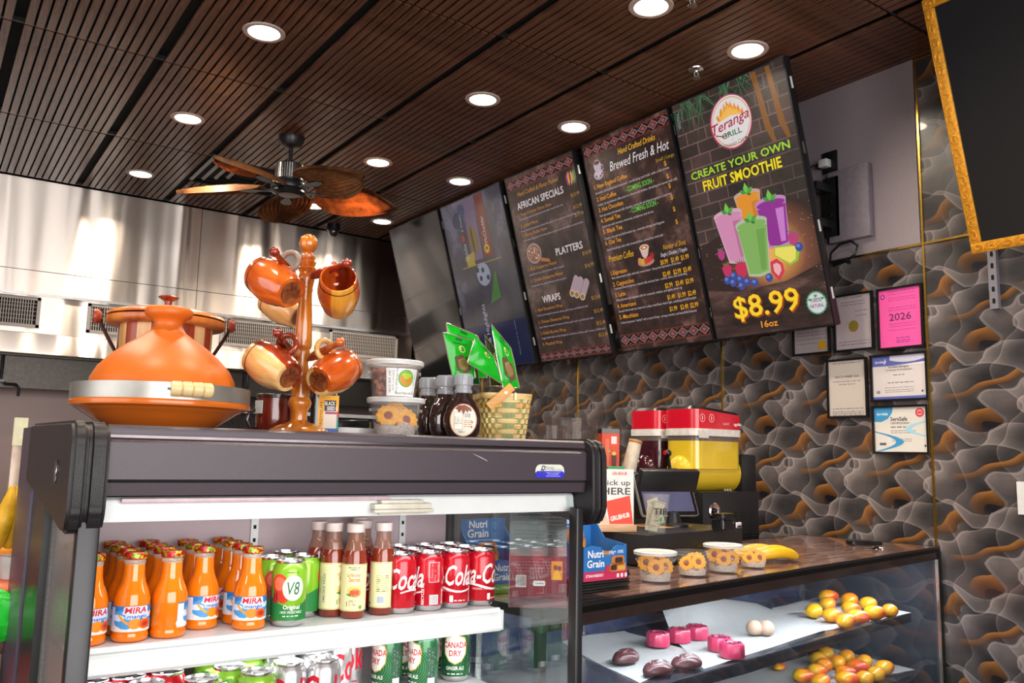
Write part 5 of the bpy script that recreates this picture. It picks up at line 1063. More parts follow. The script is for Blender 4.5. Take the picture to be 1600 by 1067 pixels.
# tall back cabinet with domes, box, paper cup
bs = thing('back_cabinet', 'tall dark cabinet behind the till, mostly hidden by the fridge', 'cabinet', (1.90, 2.74, 0)); mb = MB(); mb.box2((-.42, -.17, 0), (.72, .42, 1.33), bev=.004); obj('body', mb, pm('dark laminate', (.02, .018, .018), .4), bs)
mb = MB(); mb.box2((-.43, -.18, 1.33), (.73, .43, 1.345)); obj('top', mb, black_s, bs)
ZB = 1.346
def BP(px, d): r_ = ray(px, 700); return Vector((CAM.x+r_.x*d/F_PX, CAM.y+r_.y*d/F_PX, ZB))
gl = clear('clear dome plastic', (.9, .9, .9), .12, .02)
for (px, d, r_, h, nm) in ((893, 3.5, .11, .205, 'wide dark filled clear tub behind the basket'), (948, 3.75, .07, .185, 'clear domed tub behind the orange tea box'), (862, 3.35, .055, .17, 'small clear plastic tub just right of the basket')):
    t = thing('clear_tub', nm, 'tub', BP(px, d), group='clear tubs on the dark cabinet')
    mb = MB(); mb.lathe([(0, 0), (r_*.9, 0), (r_, h), (r_*1.04, h), (r_*1.04, h+.006), (0, h+.012)], 30, cap=False); obj('wall', mb, frosted('smoky clear tub', '#5a4c48', .35, .08), t)
    if r_ > .06: mb = MB(); mb.lathe([(0, .003), (r_*.87, .003), (r_*.93, h*.6), (0, h*.62)], 30, cap=False); obj('contents', mb, pm('dark coffee grounds', (.02, .012, .01), .8, bump=1), t)
tb = thing('tea_box', 'orange red printed drink box with a black top, behind the fridge corner', 'box', BP(951, 3.6), R(-25)); tb.scale = (1.18, 1.18, 1.34); mb = MB(); mb.box2((-.032, -.025, 0), (.032, .025, .128)); obj('body', mb, pm('orange red card', '#d8431c', .45), tb); mb = MB(); mb.box2((-.0325, -.0255, .118), (.0325, .0255, .132)); obj('top_band', mb, black_s, tb)
a = Art(); a.shape(rect(.002, .085, .022, .108), '#e8dcd8'); a.shape(rect(-.02, .015, -.006, .10), '#e8683c'); a.shape([(.004, .01), (.02, .01), (.022, .05), (.002, .05)], '#5a2018', 1); a.shape(ell(.012, .055, .008, .006, 10), '#d8c030', 2); a.shape(ell(-.006, .062, .006, .004, 10), '#8ab030', 2); a.build('print', plane_map((0, -.0252, 0), (1, 0, 0), (0, 0, 1)), tb)
pc_ = thing('paper_cup_stack', 'tilted sleeve of white paper cups with a brown rim beside the orange tea box', 'cups', BP(982, 3.65), rot=(R(4), R(14), 0)); pc_.scale = (1.05,)*3; mb = MB(); mb.lathe([(0, 0), (.030, 0), (.026, .13), (.028, .132), (0, .134)], 26, cap=False); obj('cups', mb, pm('pale cup paper', '#d3c8b6', .6), pc_); mb = MB(); mb.lathe([(.0265, .118), (.028, .121), (.028, .127), (.0265, .129)], 26, cap=False); obj('rim', mb, pm('brown rim', '#b07a38', .5), pc_)
gc = thing('green_packet', 'small green packet between the orange tea box and the pick up sign', 'packet', BP(962, 3.45), R(-30)); mb = MB(); mb.box2((-.035, -.01, 0), (.035, .01, .022), bev=.002); obj('packet', mb, pm('green card', '#3f9a68', .5), gc)
# ================================================================ OPEN FRONTED FRIDGE
FX0, FX1, FYF, FTOP = .19, 1.182, 1.36, 1.436
fr = thing('drinks_fridge', 'black framed open drinks fridge with rounded canopy and white shelf rails in the foreground', 'fridge', (FX0, FYF, 0))
def FB(a, b, **k): mb = MB(); mb.box2([a[0]-FX0, a[1]-FYF, a[2]], [b[0]-FX0, b[1]-FYF, b[2]], **k); return mb
grain = pm('grained black plastic', (.014, .012, .014), .32, var=.25, scale=900, bump=.35, spec=.45)
canopy_m = pm('dark mauve enamel', (.058, .044, .055), .38, .15, var=.06, scale=600, bump=.12)
white_e = pm('white enamel', '#dfe3e2', .3, var=.02); liner = pm('pale mauve liner', '#b7a6ac', .45, var=.03); rail_w = pm('white price rail', '#e6ebea', .3, var=.02)
# canopy: front skin profile in (y, z)
prof = [(0, 1.354), (0, 1.408), (.006, 1.414), (.004, 1.420), (.006, 1.430), (.012, FTOP-.002), (.62, FTOP-.002), (.62, 1.35), (.1, 1.35)]
mb = MB(); mb.prism(prof, .045, .950, 'x'); obj('canopy', mb, canopy_m, fr)
mb = MB(); mb.prism([(.006, 1.33), (.003, 1.349), (.006, 1.3495), (.1, 1.3495), (.1, 1.33)], .045, .950, 'x'); obj('canopy_underlip', mb, canopy_m, fr)
mb = MB(); mb.prism([(.004, 1.349), (.004, 1.356), (.02, 1.356), (.02, 1.349)], .045, .950, 'x'); obj('canopy_groove', mb, dark, fr)
mb = MB(); mb.box2((.045, .004, 1.415), (.950, .014, 1.419)); obj('canopy_highlight_bead', mb, pm('canopy highlight metal', (.10, .085, .09), .2, 1), fr)  # strip added to put the canopy's edge highlight into the shape
def cap(x0, x1, nm, lip, up=0):
    base = [(-.022, 1.285), (-.026, 1.30), (-.024, 1.405), (-.016, 1.428), (.002, 1.438), (.50, 1.442), (.515, 1.432), (.515, 1.318), (.09, 1.276), (.02, 1.262), (-.010, 1.266)]
    for k, (a_, b_, s) in enumerate(((x0, x0+(x1-x0)*.44, 1.0), (x0+(x1-x0)*.46, x1, .985))):
        P = [((y-.24)*s+.24, (z-1.35)*s+1.35+(up if z < 1.35 else 0)) for y, z in base]
        mb = MB(); mb.prism(P, a_-FX0, b_-FX0, 'x'); bmesh.ops.bevel(mb.bm, geom=[e for e in mb.bm.edges], offset=.0055, segments=3, affect='EDGES'); c = obj('end_cap', mb, grain, fr, smooth=50)
    return c
c = cap(.185, .236, '', 1, .014); mb = MB(); mb.blob((-.006, .11, 1.362), (.004, .016, .038), 2); obj('badge', mb, chrome, c)
cap(1.140, 1.182, '', 1)
# frame
post = pm('black post', (.016, .016, .018), .3, .2, var=.06)
for a_, b_ in (((.203, 1.352, 0), (.233, 1.378, 1.30)), ((1.110, 1.352, 0), (1.128, 1.378, 1.30))): obj('front_post', FB(a_, b_, bev=.003), post, fr)
obj('side_frame', FB((.192, 1.62, 0), (.212, 1.80, 1.43)), pm('black side frame', (.012, .014, .014), .3), fr)
obj('side_panel', FB((.188, 1.80, 0), (.24, 2.03, 1.436)), pm('violet grey side panel', (.075, .06, .09), .35, .3, var=.08), fr)
obj('gasket', FB((.204, 1.598, 0), (.210, 1.62, 1.30)), pm('ribbed grey gasket', (.12, .12, .12), .5, var=.3, scale=120, stretch=(.1, .1, 4)), fr)
obj('back_body', FB((.212, 1.875, 0), (1.125, 2.03, 1.4335)), canopy_m, fr)
obj('back_liner', FB((.232, 1.868, 0), (1.118, 1.8745, 1.35)), liner, fr)
obj('top_liner', FB((.236, 1.47, 1.315), (1.11, 1.868, 1.325)), liner, fr)
obj('side_stile', FB((1.112, 1.855, 0), (1.130, 1.88, 1.43)), pm('dark stile', (.05, .05, .05), .4), fr)
sg_ = clear('fridge side glass', (.90, .95, .94), .13); obj('side_glass', FB((1.120, 1.378, 0), (1.124, 1.856, 1.32)), sg_, fr)
obj('side_glass', FB((.206, 1.378, 0), (.210, 1.598, 1.30)), pm('frosted side glass', '#9c9490', .25, var=.05, alpha=.5), fr)
obj('lower_body', FB((.212, 1.38, 0), (1.118, 1.868, .70), bev=.004), canopy_m, fr)
for x in (.62, .98): obj('slotted_upright', FB((x, 1.862, .70), (x+.016, 1.868, 1.31)), white_e, fr)
for x in (.628, .988):
    mb = MB()
    for k in range(18): mb.box((x-FX0, 1.8618-FYF, .76+k*.028), (.006, .001, .008))
    obj('slots', mb, dark, fr)
# rolled curtain cassette with pull handle
mb = MB(); mb.prism([(.036, 1.290), (.040, 1.322), (.045, 1.326), (.09, 1.326), (.09, 1.29)], .048, .948, 'x'); cu = obj('curtain_cassette', mb, white_e, fr)
mb = MB(); mb.box2((.075, .028, 1.318), (.52, .038, 1.325), bev=.001); obj('cassette_rail', mb, pm('pink white rail', '#cdb4ba', .3), cu)
mb = MB(); mb.box2((.485, .018, 1.302), (.600, .040, 1.312), bev=.002); mb.box2((.50, .022, 1.312), (.585, .040, 1.318), bev=.001); mb.box2((.483, .014, 1.296), (.603, .024, 1.302), bev=.002); mb.box2((.50, .03, 1.292), (.585, .040, 1.303)); obj('pull_handle', mb, pm('cream plastic handle', '#d6d2c2', .35), cu)
# shelves
SR = .0022
SZ1, SZ2, SYF = 1.068, .893, 1.60
for z, yf, xr in ((SZ1, SYF, 1.092), (SZ2, 1.47, 1.113)):
    s = obj('shelf', FB((.238, yf, z-.012), (xr, 1.866, z)), white_e, fr)
    mb = MB(); mb.prism([(yf-FYF-.012, z-.046), (yf-FYF-.016, z-.040), (yf-FYF-.010, z-.036), (yf-FYF-.008, z-.010), (yf-FYF-.012, z-.006), (yf-FYF-.008, z+.002), (yf-FYF+.001, z+.002), (yf-FYF+.001, z-.046)], .05, xr-FX0, 'x'); obj('price_rail', mb, rail_w, s)
    mb = MB(); mb.prism([(yf-FYF-.014, z-.044), (yf-FYF-.014, z-.003), (yf-FYF+.2, z-.003), (yf-FYF+.02, z-.05)], xr-FX0, xr-FX0+.006, 'x'); obj('shelf_bracket', mb, rail_w, s)
l = bpy.data.lights.new('fridge_tube', 'AREA'); l.shape = 'RECTANGLE'; l.size = .85; l.size_y = .03; l.energy = 1.1; l.color = (1, .98, .97)
lo = bpy.data.objects.new('fridge_tube', l); COL.objects.link(lo); lo.location = (.67, 1.50, 1.312); lo.rotation_euler = (R(20), 0, 0)
l = bpy.data.lights.new('fridge_tube_low', 'AREA'); l.shape = 'RECTANGLE'; l.size = .85; l.size_y = .02; l.energy = .7; l.color = (1, .98, .97)
lo = bpy.data.objects.new('fridge_tube_low', l); COL.objects.link(lo); lo.location = (.67, 1.60, 1.018); lo.rotation_euler = (R(10), 0, 0)
# maker's sticker
st_ = Art(); st_.shape(rrect(-.036, -.0130, .036, .0130, .012), '#d8dccf'); st_.shape([(-.036, 0), (.036, 0)]+[p for p in rrect(-.036, -.0130, .036, .0130, .012) if p[1] < -.0001][::-1] if False else rrect(-.036, -.013, .036, .0, .006), '#2a2ac8', 1)
st_.text('R', -.026, -.006, .018, '#4a4a6a', shear=.4, lay=2); st_.text('OYAL', -.014, .0015, .0075, '#5a5a68', shear=.3, w=.026, lay=2); st_.text('Store Fixtures', .013, .0018, .003, '#70707c', w=.018, lay=2)
for k, tx in enumerate(('Telephone: (215) 362-6277', 'Fax: (215) 362-0905', 'Web: www.palletroyal.com')): st_.text(tx, .008, -.0042-k*.0032, .0022, '#e8e8f8', w=.036 if k != 1 else .026, align='c', lay=2)
p = at(859, 736, y=FYF); st_.build('maker_sticker', plane_map((p.x-FX0, -.0003, p.z), (1, 0, 0), (0, 0, 1)), fr, eps=.00015)
mb = MB(); q = [at(x, y, y=FYF-.0004) for x, y in ((738, 708), (744, 712), (752, 716), (762, 721), (761, 719), (752, 714))]; mb.poly([(p_.x-FX0, -.0006, p_.z) for p_ in q]); obj('scratch', mb, pm('pale scratch', '#9a9098', .6), fr, smooth=False)
# ---------------------------------------------------------------- drinks
alu = pm('can aluminium', (.72, .72, .74), .22, 1, var=.05)
CRd, CH = .0331, .122
def can_proto(name, body, art, label=''):
    t = thing(name, label, 'can', (0, 0, 0))
    mb = MB(); mb.lathe([(.0, .004), (.024, .003), (.0255, .0), (.0275, .001), (CRd, .010), (CRd, .104), (.030, .112), (.0275, .117)], 40, cap=False); obj('body', mb, body, t)
    mb = MB(); mb.lathe([(.0272, .1165), (.0285, .120), (.0280, .122), (.0265, .122), (.0258, .1175), (0, .1178)], 36, cap=False); lid_ = obj('lid', mb, alu, t)
    mb = MB(); mb.prism(ell(0, -.004, .007, .011, 16), .1182, .1192); mb.prism(ell(0, .012, .009, .007, 14), .1178, .1183); obj('ring_pull', mb, alu, lid_)
    mb = MB(); mb.lathe([(.0262, .0005), (.028, .0008), (CRd+.0001, .0100), (CRd+.0001, .0115)], 40, cap=False); obj('base_rim', mb, alu, t)
    a = Art(); art(a); a.build('print', cyl_map(CRd), t, cuts=.007, base=.00025, eps=.00012); return t
def art_coke(a):
    a.text('Coca-Cola', -.088, .050, .044, '#f4f0f0', w=.150, shear=.35, bold=.03); a.strip([(-.06+.012*k, .044+.006*math.sin(k*.6)) for k in range(11)], [(-.06+.012*k, .040+.006*math.sin(k*.6+.2)) for k in range(11)], '#f4f0f0')
    a.text('ORIGINAL TASTE', -.025, .036, .0045, '#f0e0e0', w=.04); a.fine(.02, .045, .016, .004, '#f0d8d8'); a.shape(rrect(.010, .014, .018, .028, .002), '#f0e8e8')
    x = .070; a.text('RECYCLE ME', x-.006, .014, .006, '#f4f0f0', rot=90, w=.045, bold=.04); a.shape(rect(x+.004, .060, x+.030, .102), '#c01428', 1); a.strip(rect(x+.004, .060, x+.028, .102)+[(x+.004, .060)], rect(x+.005, .061, x+.027, .101)+[(x+.005, .061)], '#f0e0e0', 2)
    for k in range(11): a.fine(x+.006, x+.026, .063+k*.0034, .0022, '#f0e0e0', k)
    a.shape(rect(x+.006, .014, x+.026, .034), '#eeeaea', 2)
    for k in range(8): a.shape(rect(x+.008+k*.0021, .015, x+.0088+k*.0021, .033), '#2a2020', 3)
    a.text('RECYCLE ME', -.096, .014, .006, '#f4f0f0', rot=90, w=.03, bold=.04)
    pass
def art_diet(a):
    a.text('Diet', -.03, .024, .009, '#c8142c', w=.02, bold=.02); a.text('Coke', -.048, .044, .056, '#d01430', w=.105, bold=.035); a.fine(-.02, .02, .018, .004, '#b02038')
    for k in range(12): a.fine(.075, .098, .03+k*.005, .003, '#a03848', k)
def art_dew(a):
    for x0, c, w_ in ((-.10, '#2f8a28', .012), (-.085, '#d8c030', .006), (-.07, '#58a830', .012), (-.045, '#2f8a28', .014), (-.022, '#e4e8d8', .008), (-.008, '#6cb834', .012), (.012, '#d8c030', .006), (.025, '#2f8a28', .014), (.045, '#e4e8d8', .008), (.06, '#58a830', .012), (.08, '#2f8a28', .012)):
        a.strip([(x0+.01*math.sin(k*.5), .012+k*.0105) for k in range(10)], [(x0+w_+.01*math.sin(k*.5), .012+k*.0105) for k in range(10)], c, 0)
    for dx in (-.055, .05):
        a.shape([(dx-.036, .048), (dx+.04, .065), (dx+.042, .104), (dx-.036, .082)], '#143c20', 2); a.shape([(dx-.035, .05), (dx+.039, .0665), (dx+.041, .1025), (dx-.035, .081)], '#e8ece0', 3)
        a.text('MOUNTAIN', dx-.033, .063, .0165, '#1c5a30', w=.068, rot=12, bold=.04, lay=4); a.text('DEW', dx-.004, .050, .016, '#c81c28', w=.036, rot=12, bold=.05, lay=4)
def art_v8(a):
    a.shape([(-.104, .012), (.104, .012), (.104, .04)]+[(.1-.02*k, .046+.010*math.sin(k*1.0)) for k in range(10)]+[(-.104, .04)], '#1f7a3a', 0)
    for dx in (-.0, .104-.002):
        sx = dx
        a.shape(ell(sx-.020, .080, .017, .018, 20), '#d8452a', 1); a.shape(ell(sx-.020, .080, .012, .013, 20), '#e8765a', 2); a.shape(ell(sx-.012, .058, .014, .014, 20), '#c8381e', 1)
        for k in range(3): a.shape([(sx-.036+k*.004, .045), (sx-.030+k*.003, .07), (sx-.026+k*.002, .044)], ('#8a2a30', '#c82c20', '#6a1c30')[k], 3)
        a.shape(ell(sx+.008, .072, .0205, .0235, 28), '#dcead0', 4); a.text('V8', sx+.008, .060, .025, '#1c6a38', align='c', w=.024, bold=.01, shear=.15, lay=5)
        if dx == 0: a.text('Original', sx+.006, .033, .008, '#eef4e8', align='c', w=.032, bold=.04, lay=3); a.text('100% VEGETABLE', sx+.006, .025, .005, '#e4f0dc', align='c', w=.042, bold=.02, lay=3); a.fine(sx-.01, sx+.02, .019, .0035, '#d8e8d0'); a.fine(sx-.005, sx+.018, .1, .004, '#5a8a30')
def art_cd(a):
    for k in range(14):
        r_ = .012+.005*k; cl_ = lambda q_: max(.012, min(.103, q_)); a.strip([(-.01+r_*math.cos(t_/4), cl_(.05+r_*.8*math.sin(t_/4))) for t_ in range(-5, 11)], [(-.01+(r_+.0008)*math.cos(t_/4), cl_(.05+(r_+.0008)*.8*math.sin(t_/4))) for t_ in range(-5, 11)], '#4a8a48')
    for dx in (0, .104):
        sh = [(-.022, .094), (-.01, .098), (0, .103), (.01, .098), (.022, .094), (.026, .080), (.024, .060), (.014, .046), (0, .040), (-.014, .046), (-.024, .060), (-.026, .080)]
        a.shape([(x*1.08+dx, (y-.07)*1.08+.07) for x, y in sh], '#c8a840', 1); a.shape([(x+dx, y) for x, y in sh], '#e8e4dc', 2)
        a.text('CANADA', dx, .074, .013, '#c01c2c', align='c', w=.056, bold=.04, lay=3); a.text('DRY', dx, .056, .013, '#c01c2c', align='c', w=.028, bold=.04, lay=3); a.fine(dx-.01, dx+.012, .091, .003, '#8a6a30')
        a.text('GINGER ALE', dx, .026, .008, '#e8ece4', align='c', w=.042, bold=.03, lay=3); a.fine(dx-.018, dx+.018, .016, .004, '#c8d8c8')
    a.shape(rect(.04, .014, .062, .09), '#2a4a3a', 1)
    for k in range(15): a.fine(.042, .060, .03+k*.0038, .0025, '#b8c8bc', k)
    a.shape(rect(.042, .014, .060, .027), '#dcdcdc', 2)
coke_b = pm('cola red can', '#c41024', .24, .25, var=.03, coat=.4); dew_b = pm('lime can', '#8cc63a', .25, .3, var=.03, coat=.4); v8_b = pm('lime green can', '#86c02c', .25, .2, var=.03, coat=.4); cd_b = pm('deep green can', '#145c34', .25, .3, var=.03, coat=.4); diet_b = pm('silver can', (.70, .70, .72), .25, .8, var=.03)
PROT = {'coke': can_proto('cola_can', coke_b, art_coke), 'diet': can_proto('diet_cola_can', diet_b, art_diet), 'dew': can_proto('citrus_soda_can', dew_b, art_dew), 'v8': can_proto('vegetable_juice_can', v8_b, art_v8), 'cd': can_proto('ginger_ale_can', cd_b, art_cd)}
used = set()
def place(kind, x, y, z, face, label, group):
    """face: how far the can's front is turned, degrees (0 = towards the camera)"""
    rz = math.atan2(-x, y)*1.0+R(face) if True else 0
    pr = PROT[kind]
    if kind in used: return dup(pr, (x, y, z+.0006), rz, label, group)
    used.add(kind); pr.location = (x, y, z+.0006); pr.rotation_euler = (0, 0, rz); pr['label'] = label; pr['group'] = group; return pr
def XY(px, y): r_ = ray(px, 900); return r_.x/r_.y*y
ordn = ['front', 'second', 'third', 'fourth', 'fifth']
# upper shelf: red cans, three deep
for c_, (px, f) in enumerate(((619, 60), (636, 105), (668, -125), (709, -35), (750, 12))):
    x0_ = XY(px, 1.665)
    if c_ == 0: x0_ = XY(636, 1.665)-.068; 
    for r_ in range(3):
        if c_ == 0 and r_ in (0, 2): continue
        x0_2 = (.905, .905+.0*c_)[0]
        x = [.814, .8815, .949, 1.0165, 1.084][c_]; y = 1.662+.067*r_
        place('coke', x, y, SZ1, f+(r_*70), 'red cola can on the upper shelf, '+ordn[r_]+' row, '+('leftmost, behind the sauce bottles', 'second from the left', 'third, back label facing out' if r_ == 0 else 'third from the left', 'fourth from the left', 'rightmost beside the side glass')[c_], 'red cola cans, upper shelf')
for (px, y, f, nm) in ((453, 1.645, 0, 'front, V8 badge towards the shop'), (425, 1.715, 40, 'rear left, half hidden by the orange bottles'), (474, 1.718, -50, 'rear right, behind the front one'), (445, 1.79, 90, 'farthest back')):
    place('v8', XY(px, y), y, SZ1, f, 'green vegetable juice can, '+nm, 'vegetable juice cans')
# lower shelf
for c_, (px, y, f) in enumerate(((156, 1.614, 200), (213, 1.614, 150), (184, 1.555, 90), (242, 1.555, -10), (272, 1.614, 25), (185, 1.675, 60), (243, 1.675, 60), (225, 1.46, 0))):
    if c_ == 7: continue
    place('coke', XY(px, y), y, SZ2, f, 'red cola can on the lower shelf, '+('at far left, second row', 'behind the foremost two', 'foremost on the left', 'foremost, left of the script one', 'white script, beside lime cans', 'far left, third row', 'far back behind others')[c_], 'red cola cans, lower shelf')
for c_, (px, y, f, nm) in enumerate(((325, 1.54, 25, 'front left'), (368, 1.60, 20, 'front middle'), (411, 1.54, 40, 'frontmost on the right'), (341, 1.668, 60, 'second row left'), (394, 1.67, 0, 'second row right'))):
    place('dew', XY(px, y), y, SZ2, f, 'lime striped citrus soda can on the lower shelf, '+nm, 'citrus soda cans')
for c_, (px, y, f, nm) in enumerate(((459, 1.575, 18, 'front left'), (512, 1.567, 18, 'front right'), (446, 1.644, 0, 'second row left'), (499, 1.642, 30, 'second row right'), (531, 1.715, 60, 'third row, behind the front right one'), (549, 1.79, 8, 'far back and alone, showing its base'))):
    place('diet', XY(px, y), y, SZ2, f, 'silver diet cola can with red lettering, '+nm, 'diet cola cans')
for c_, (px, y, f, nm) in enumerate(((610, 1.74, -50, 'leftmost of the front row'), (640, 1.795, -18, 'second from the left, set back'), (666, 1.705, -55, 'third from the left, its back label showing'), (715, 1.735, 0, 'rightmost, shield facing the shop'), (686, 1.806, 0, 'rear, between the two on the right'))):
    place('cd', XY(px, y), y, SZ2, f, 'green ginger ale can on the lower shelf, '+nm, 'ginger ale cans')
# mango juice bottles
jb = thing('mango_juice_bottle', '', 'bottle'); juice = pm('mango juice', '#e8780c', .12, var=.05, coat=.7, scale=8); clr = frosted('clear bottle glass', '#e8d8c8', .30, .06)
mb = MB(); mb.lathe([(0, .002), (.028, 0), (.0325, .004), (.0332, .012), (.0315, .016), (.0328, .020), (.0328, .066), (.0325, .078), (.0285, .092), (.0225, .106), (.0195, .120), (.0188, .141), (0, .1415)], 36, cap=False); obj('body', mb, juice, jb, smooth=60)
mb = MB(); mb.lathe([(.0190, .1405), (.0200, .146), (.0186, .149), (.0196, .153)], 32, cap=False); obj('neck', mb, clr, jb)
def capmat():
    m, nt, b = newmat('fruit printed twist cap'); L = nt.links; tc = N(nt, 'TexCoord'); vo = N(nt, 'TexVoronoi', Scale=190.0); L.new(tc.outputs['Object'], vo.inputs['Vector']); cr = N(nt, 'ValToRGB'); cr.color_ramp.interpolation = 'CONSTANT'; e = cr.color_ramp.elements
    e[0].color = (*srgb('#b01c14'), 1); e[1].position = .45; e[1].color = (*srgb('#e0b020'), 1); q = e.new(.65); q.color = (*srgb('#7a9a20'), 1); q = e.new(.8); q.color = (*srgb('#c83018'), 1); q = e.new(.3); q.color = (*srgb('#7a1410'), 1)
    sx = N(nt, 'SeparateColor'); L.new(vo.outputs['Color'], sx.inputs[0]); L.new(sx.outputs[0], cr.inputs[0]); L.new(cr.outputs[0], b.inputs['Base Color']); b.inputs['Roughness'].default_value = .25; b.inputs['Metallic'].default_value = .3; return m
mb = MB(); mb.lathe([(.0200, .150), (.0215, .151), (.0218, .160), (.0205, .163), (.0185, .1625), (.017, .1615), (0, .1615)], 32, cap=False); obj('cap', mb, capmat(), jb)
a = Art(); a.shape(rect(-.052, .020, .050, .066), '#4a98d8'); a.strip([(-.052+.0102*k, .066) for k in range(11)], [(-.052+.0102*k, .056-.004*math.sin(k*1.7)) for k in range(11)], '#2f78c0', 1)
for x, y, rx, ry in ((-.03, .045, .014, .006), (.03, .050, .016, .006), (-.01, .054, .012, .004), (.045, .03, .008, .010), (-.044, .028, .01, .008)): a.shape(ell(x, y, rx, ry, 16), '#cfe0f0', 1)
a.shape([(-.052, .020)]+[(-.052+.0102*k, .028+.004*math.sin(k*1.3)) for k in range(11)]+[(.050, .020)], '#e8e4e0', 2); a.strip([(-.03, .050), (-.022, .040), (-.012, .033)], [(-.027, .052), (-.017, .042), (-.008, .035)], '#f0a030', 3)
a.shape(ell(.002, .034, .012, .0095, 22), '#e88a18', 4); a.shape(ell(.021, .033, .013, .0095, 22), '#e07a14', 5); a.shape(ell(.022, .033, .0105, .0075, 20), '#d84c1c', 6); a.shape(ell(.022, .033, .006, .004, 14), '#b03018', 7); a.fine(.004, .03, .022, .0025, '#5a5a60')
a.shape(rrect(-.019, .0525, .026, .0655, .004), '#d8e4f0', 4); a.shape(rrect(-.015, .0425, .026, .0535, .004), '#c8d8ee', 4); a.text('MIRA', -.017, .0540, .0105, '#c8182c', w=.040, bold=.06, shear=.12, lay=6); a.text('mango', -.012, .0445, .0070, '#3a58b8', w=.036, shear=.15, bold=.03, lay=7)
a.shape(rect(-.052, .022, -.038, .064), '#e4e4ec', 4)
for k in range(8): a.fine(-.050, -.040, .026+k*.0045, .0022, '#8088a8', k)
a.build('label', cyl_map(.0330), jb, cuts=.007, base=.0003, eps=.00010)
first = True; LBL = [('leftmost column', 25), ('second column from the left', 10), ('third column from the left', 118), ('fourth column from the left', 22), ('fifth column from the left', 4)]
xs = [XY(149, 1.645), XY(209, 1.645), XY(268, 1.645), XY(326, 1.66), XY(389, 1.66)]
xs[0] = xs[1]-.0685
for c_, x in enumerate(xs):
    for r_ in range(4):
        if c_ == 3 and r_ == 0: continue
        y = (1.643, 1.643, 1.645, 1.63, 1.646)[c_]+.0632*r_
        lab = 'orange mango juice bottle with blue label, '+LBL[c_][0]+', '+ordn[r_]+' row'; f = LBL[c_][1]+(0, 14, -60, 40)[r_]
        rz = math.atan2(-x, y)+R(f)
        if first: jb.scale = (.92,)*3; jb.location = (x, y, SZ1+.0006); jb.rotation_euler = (0, 0, rz); jb['label'] = lab; jb['group'] = 'mango juice bottles'; first = False
        else: dup(jb, (x, y, SZ1+.0006), rz, lab, 'mango juice bottles')
# the column between the fourth and fifth, seen as narrow slivers
# sauce bottles
sb = thing('sauce_bottle', '', 'bottle'); sauce = pm('red brown sauce', '#7a2a14', .12, var=.15, scale=20, coat=.7)
mb = MB(); mb.lathe([(0, .002), (.022, 0), (.0262, .005), (.0265, .116), (.0255, .128), (.0225, .140), (0, .1405)], 32, cap=False); obj('body', mb, sauce, sb, smooth=60)
mb = MB(); mb.lathe([(.0228, .139), (.018, .153), (.0158, .162), (.0155, .178)], 32, cap=False); obj('neck', mb, frosted('smoky sauce glass', '#9a6a54', .5, .06), sb)
mb = MB(); mb.lathe([(.0170, .176), (.0185, .177), (.0187, .193), (.0175, .1945), (0, .1945)], 36, cap=False); obj('cap', mb, pm('pinkish white cap', '#dccdc8', .4), sb)
a = Art(); a.shape(rect(-.070, .016, .070, .112), '#e8dfae'); a.strip(rect(-.069, .017, .069, .111)+[(-.069, .017)], rect(-.0675, .0185, .0675, .1095)+[(-.0675, .0185)], '#b8b078', 1)
a.text('Le Nkrumah', 0, .086, .008, '#b8643c', w=.028, align='c', bold=.03); a.text('Secret', .002, .076, .009, '#c86a3c', w=.024, align='c', bold=.04); a.fine(-.012, .014, .104, .003, '#7a7a50'); a.fine(-.006, .01, .100, .003, '#7a7a50')
a.shape(ell(.002, .056, .0155, .012, 22), '#d8c86a', 1); a.shape(ell(.004, .053, .012, .009, 20), '#e88a4c', 2); a.shape([(-.016, .05), (-.006, .046), (.004, .047), (-.004, .054)], '#3f8a3c', 3); a.shape(rect(-.007, .049, .011, .058), '#d8502c', 4); a.shape(rect(-.014, .026, -.012, .036), '#4a9a4c', 2)
for k in range(3): a.fine(-.010, .006, .028+k*.004, .0028, '#e09060', k)
a.shape(ell(.016, .024, .004, .004, 10), '#7aa04c', 1)
for k in range(9): a.fine(.034, .062, .050+k*.004, .0026, '#9ab070', k+9)
a.shape(rect(.036, .024, .052, .042), '#dce8ec', 1)
for k in range(7): a.shape(rect(.038+k*.002, .026, .0388+k*.002, .040), '#2a3040', 2)
a.text('SMOKE FREE', -.040, .03, .005, '#4a6a8a', rot=90, w=.06, bold=.03)
for k in range(9): a.fine(-.066, -.046, .050+k*.004, .0026, '#9ab070', k+30)
a.build('label', cyl_map(.0265), sb, cuts=.006, base=.0003, eps=.0001)
first = True
for px, y, f, nm in ((553, 1.652, 0, 'frontmost, gold label facing the shop'), (597, 1.660, -100, 'front right, side label with barcode'), (519, 1.690, 55, 'left of the frontmost, turned aside'), (496, 1.735, -110, 'leftmost, set back'), (566, 1.728, 20, 'second row behind the gap'), (560, 1.822, 0, 'farthest back')):
    x = XY(px, y); lab = 'red brown sauce bottle with cream label, '+nm; rz = math.atan2(-x, y)+R(f)
    if first: sb.scale = (.96,)*3; sb.location = (x, y, SZ1+.0006); sb.rotation_euler = (0, 0, rz); sb['label'] = lab; sb['group'] = 'sauce bottles'; first = False
    else: dup(sb, (x, y, SZ1+.0006), rz, lab, 'sauce bottles')
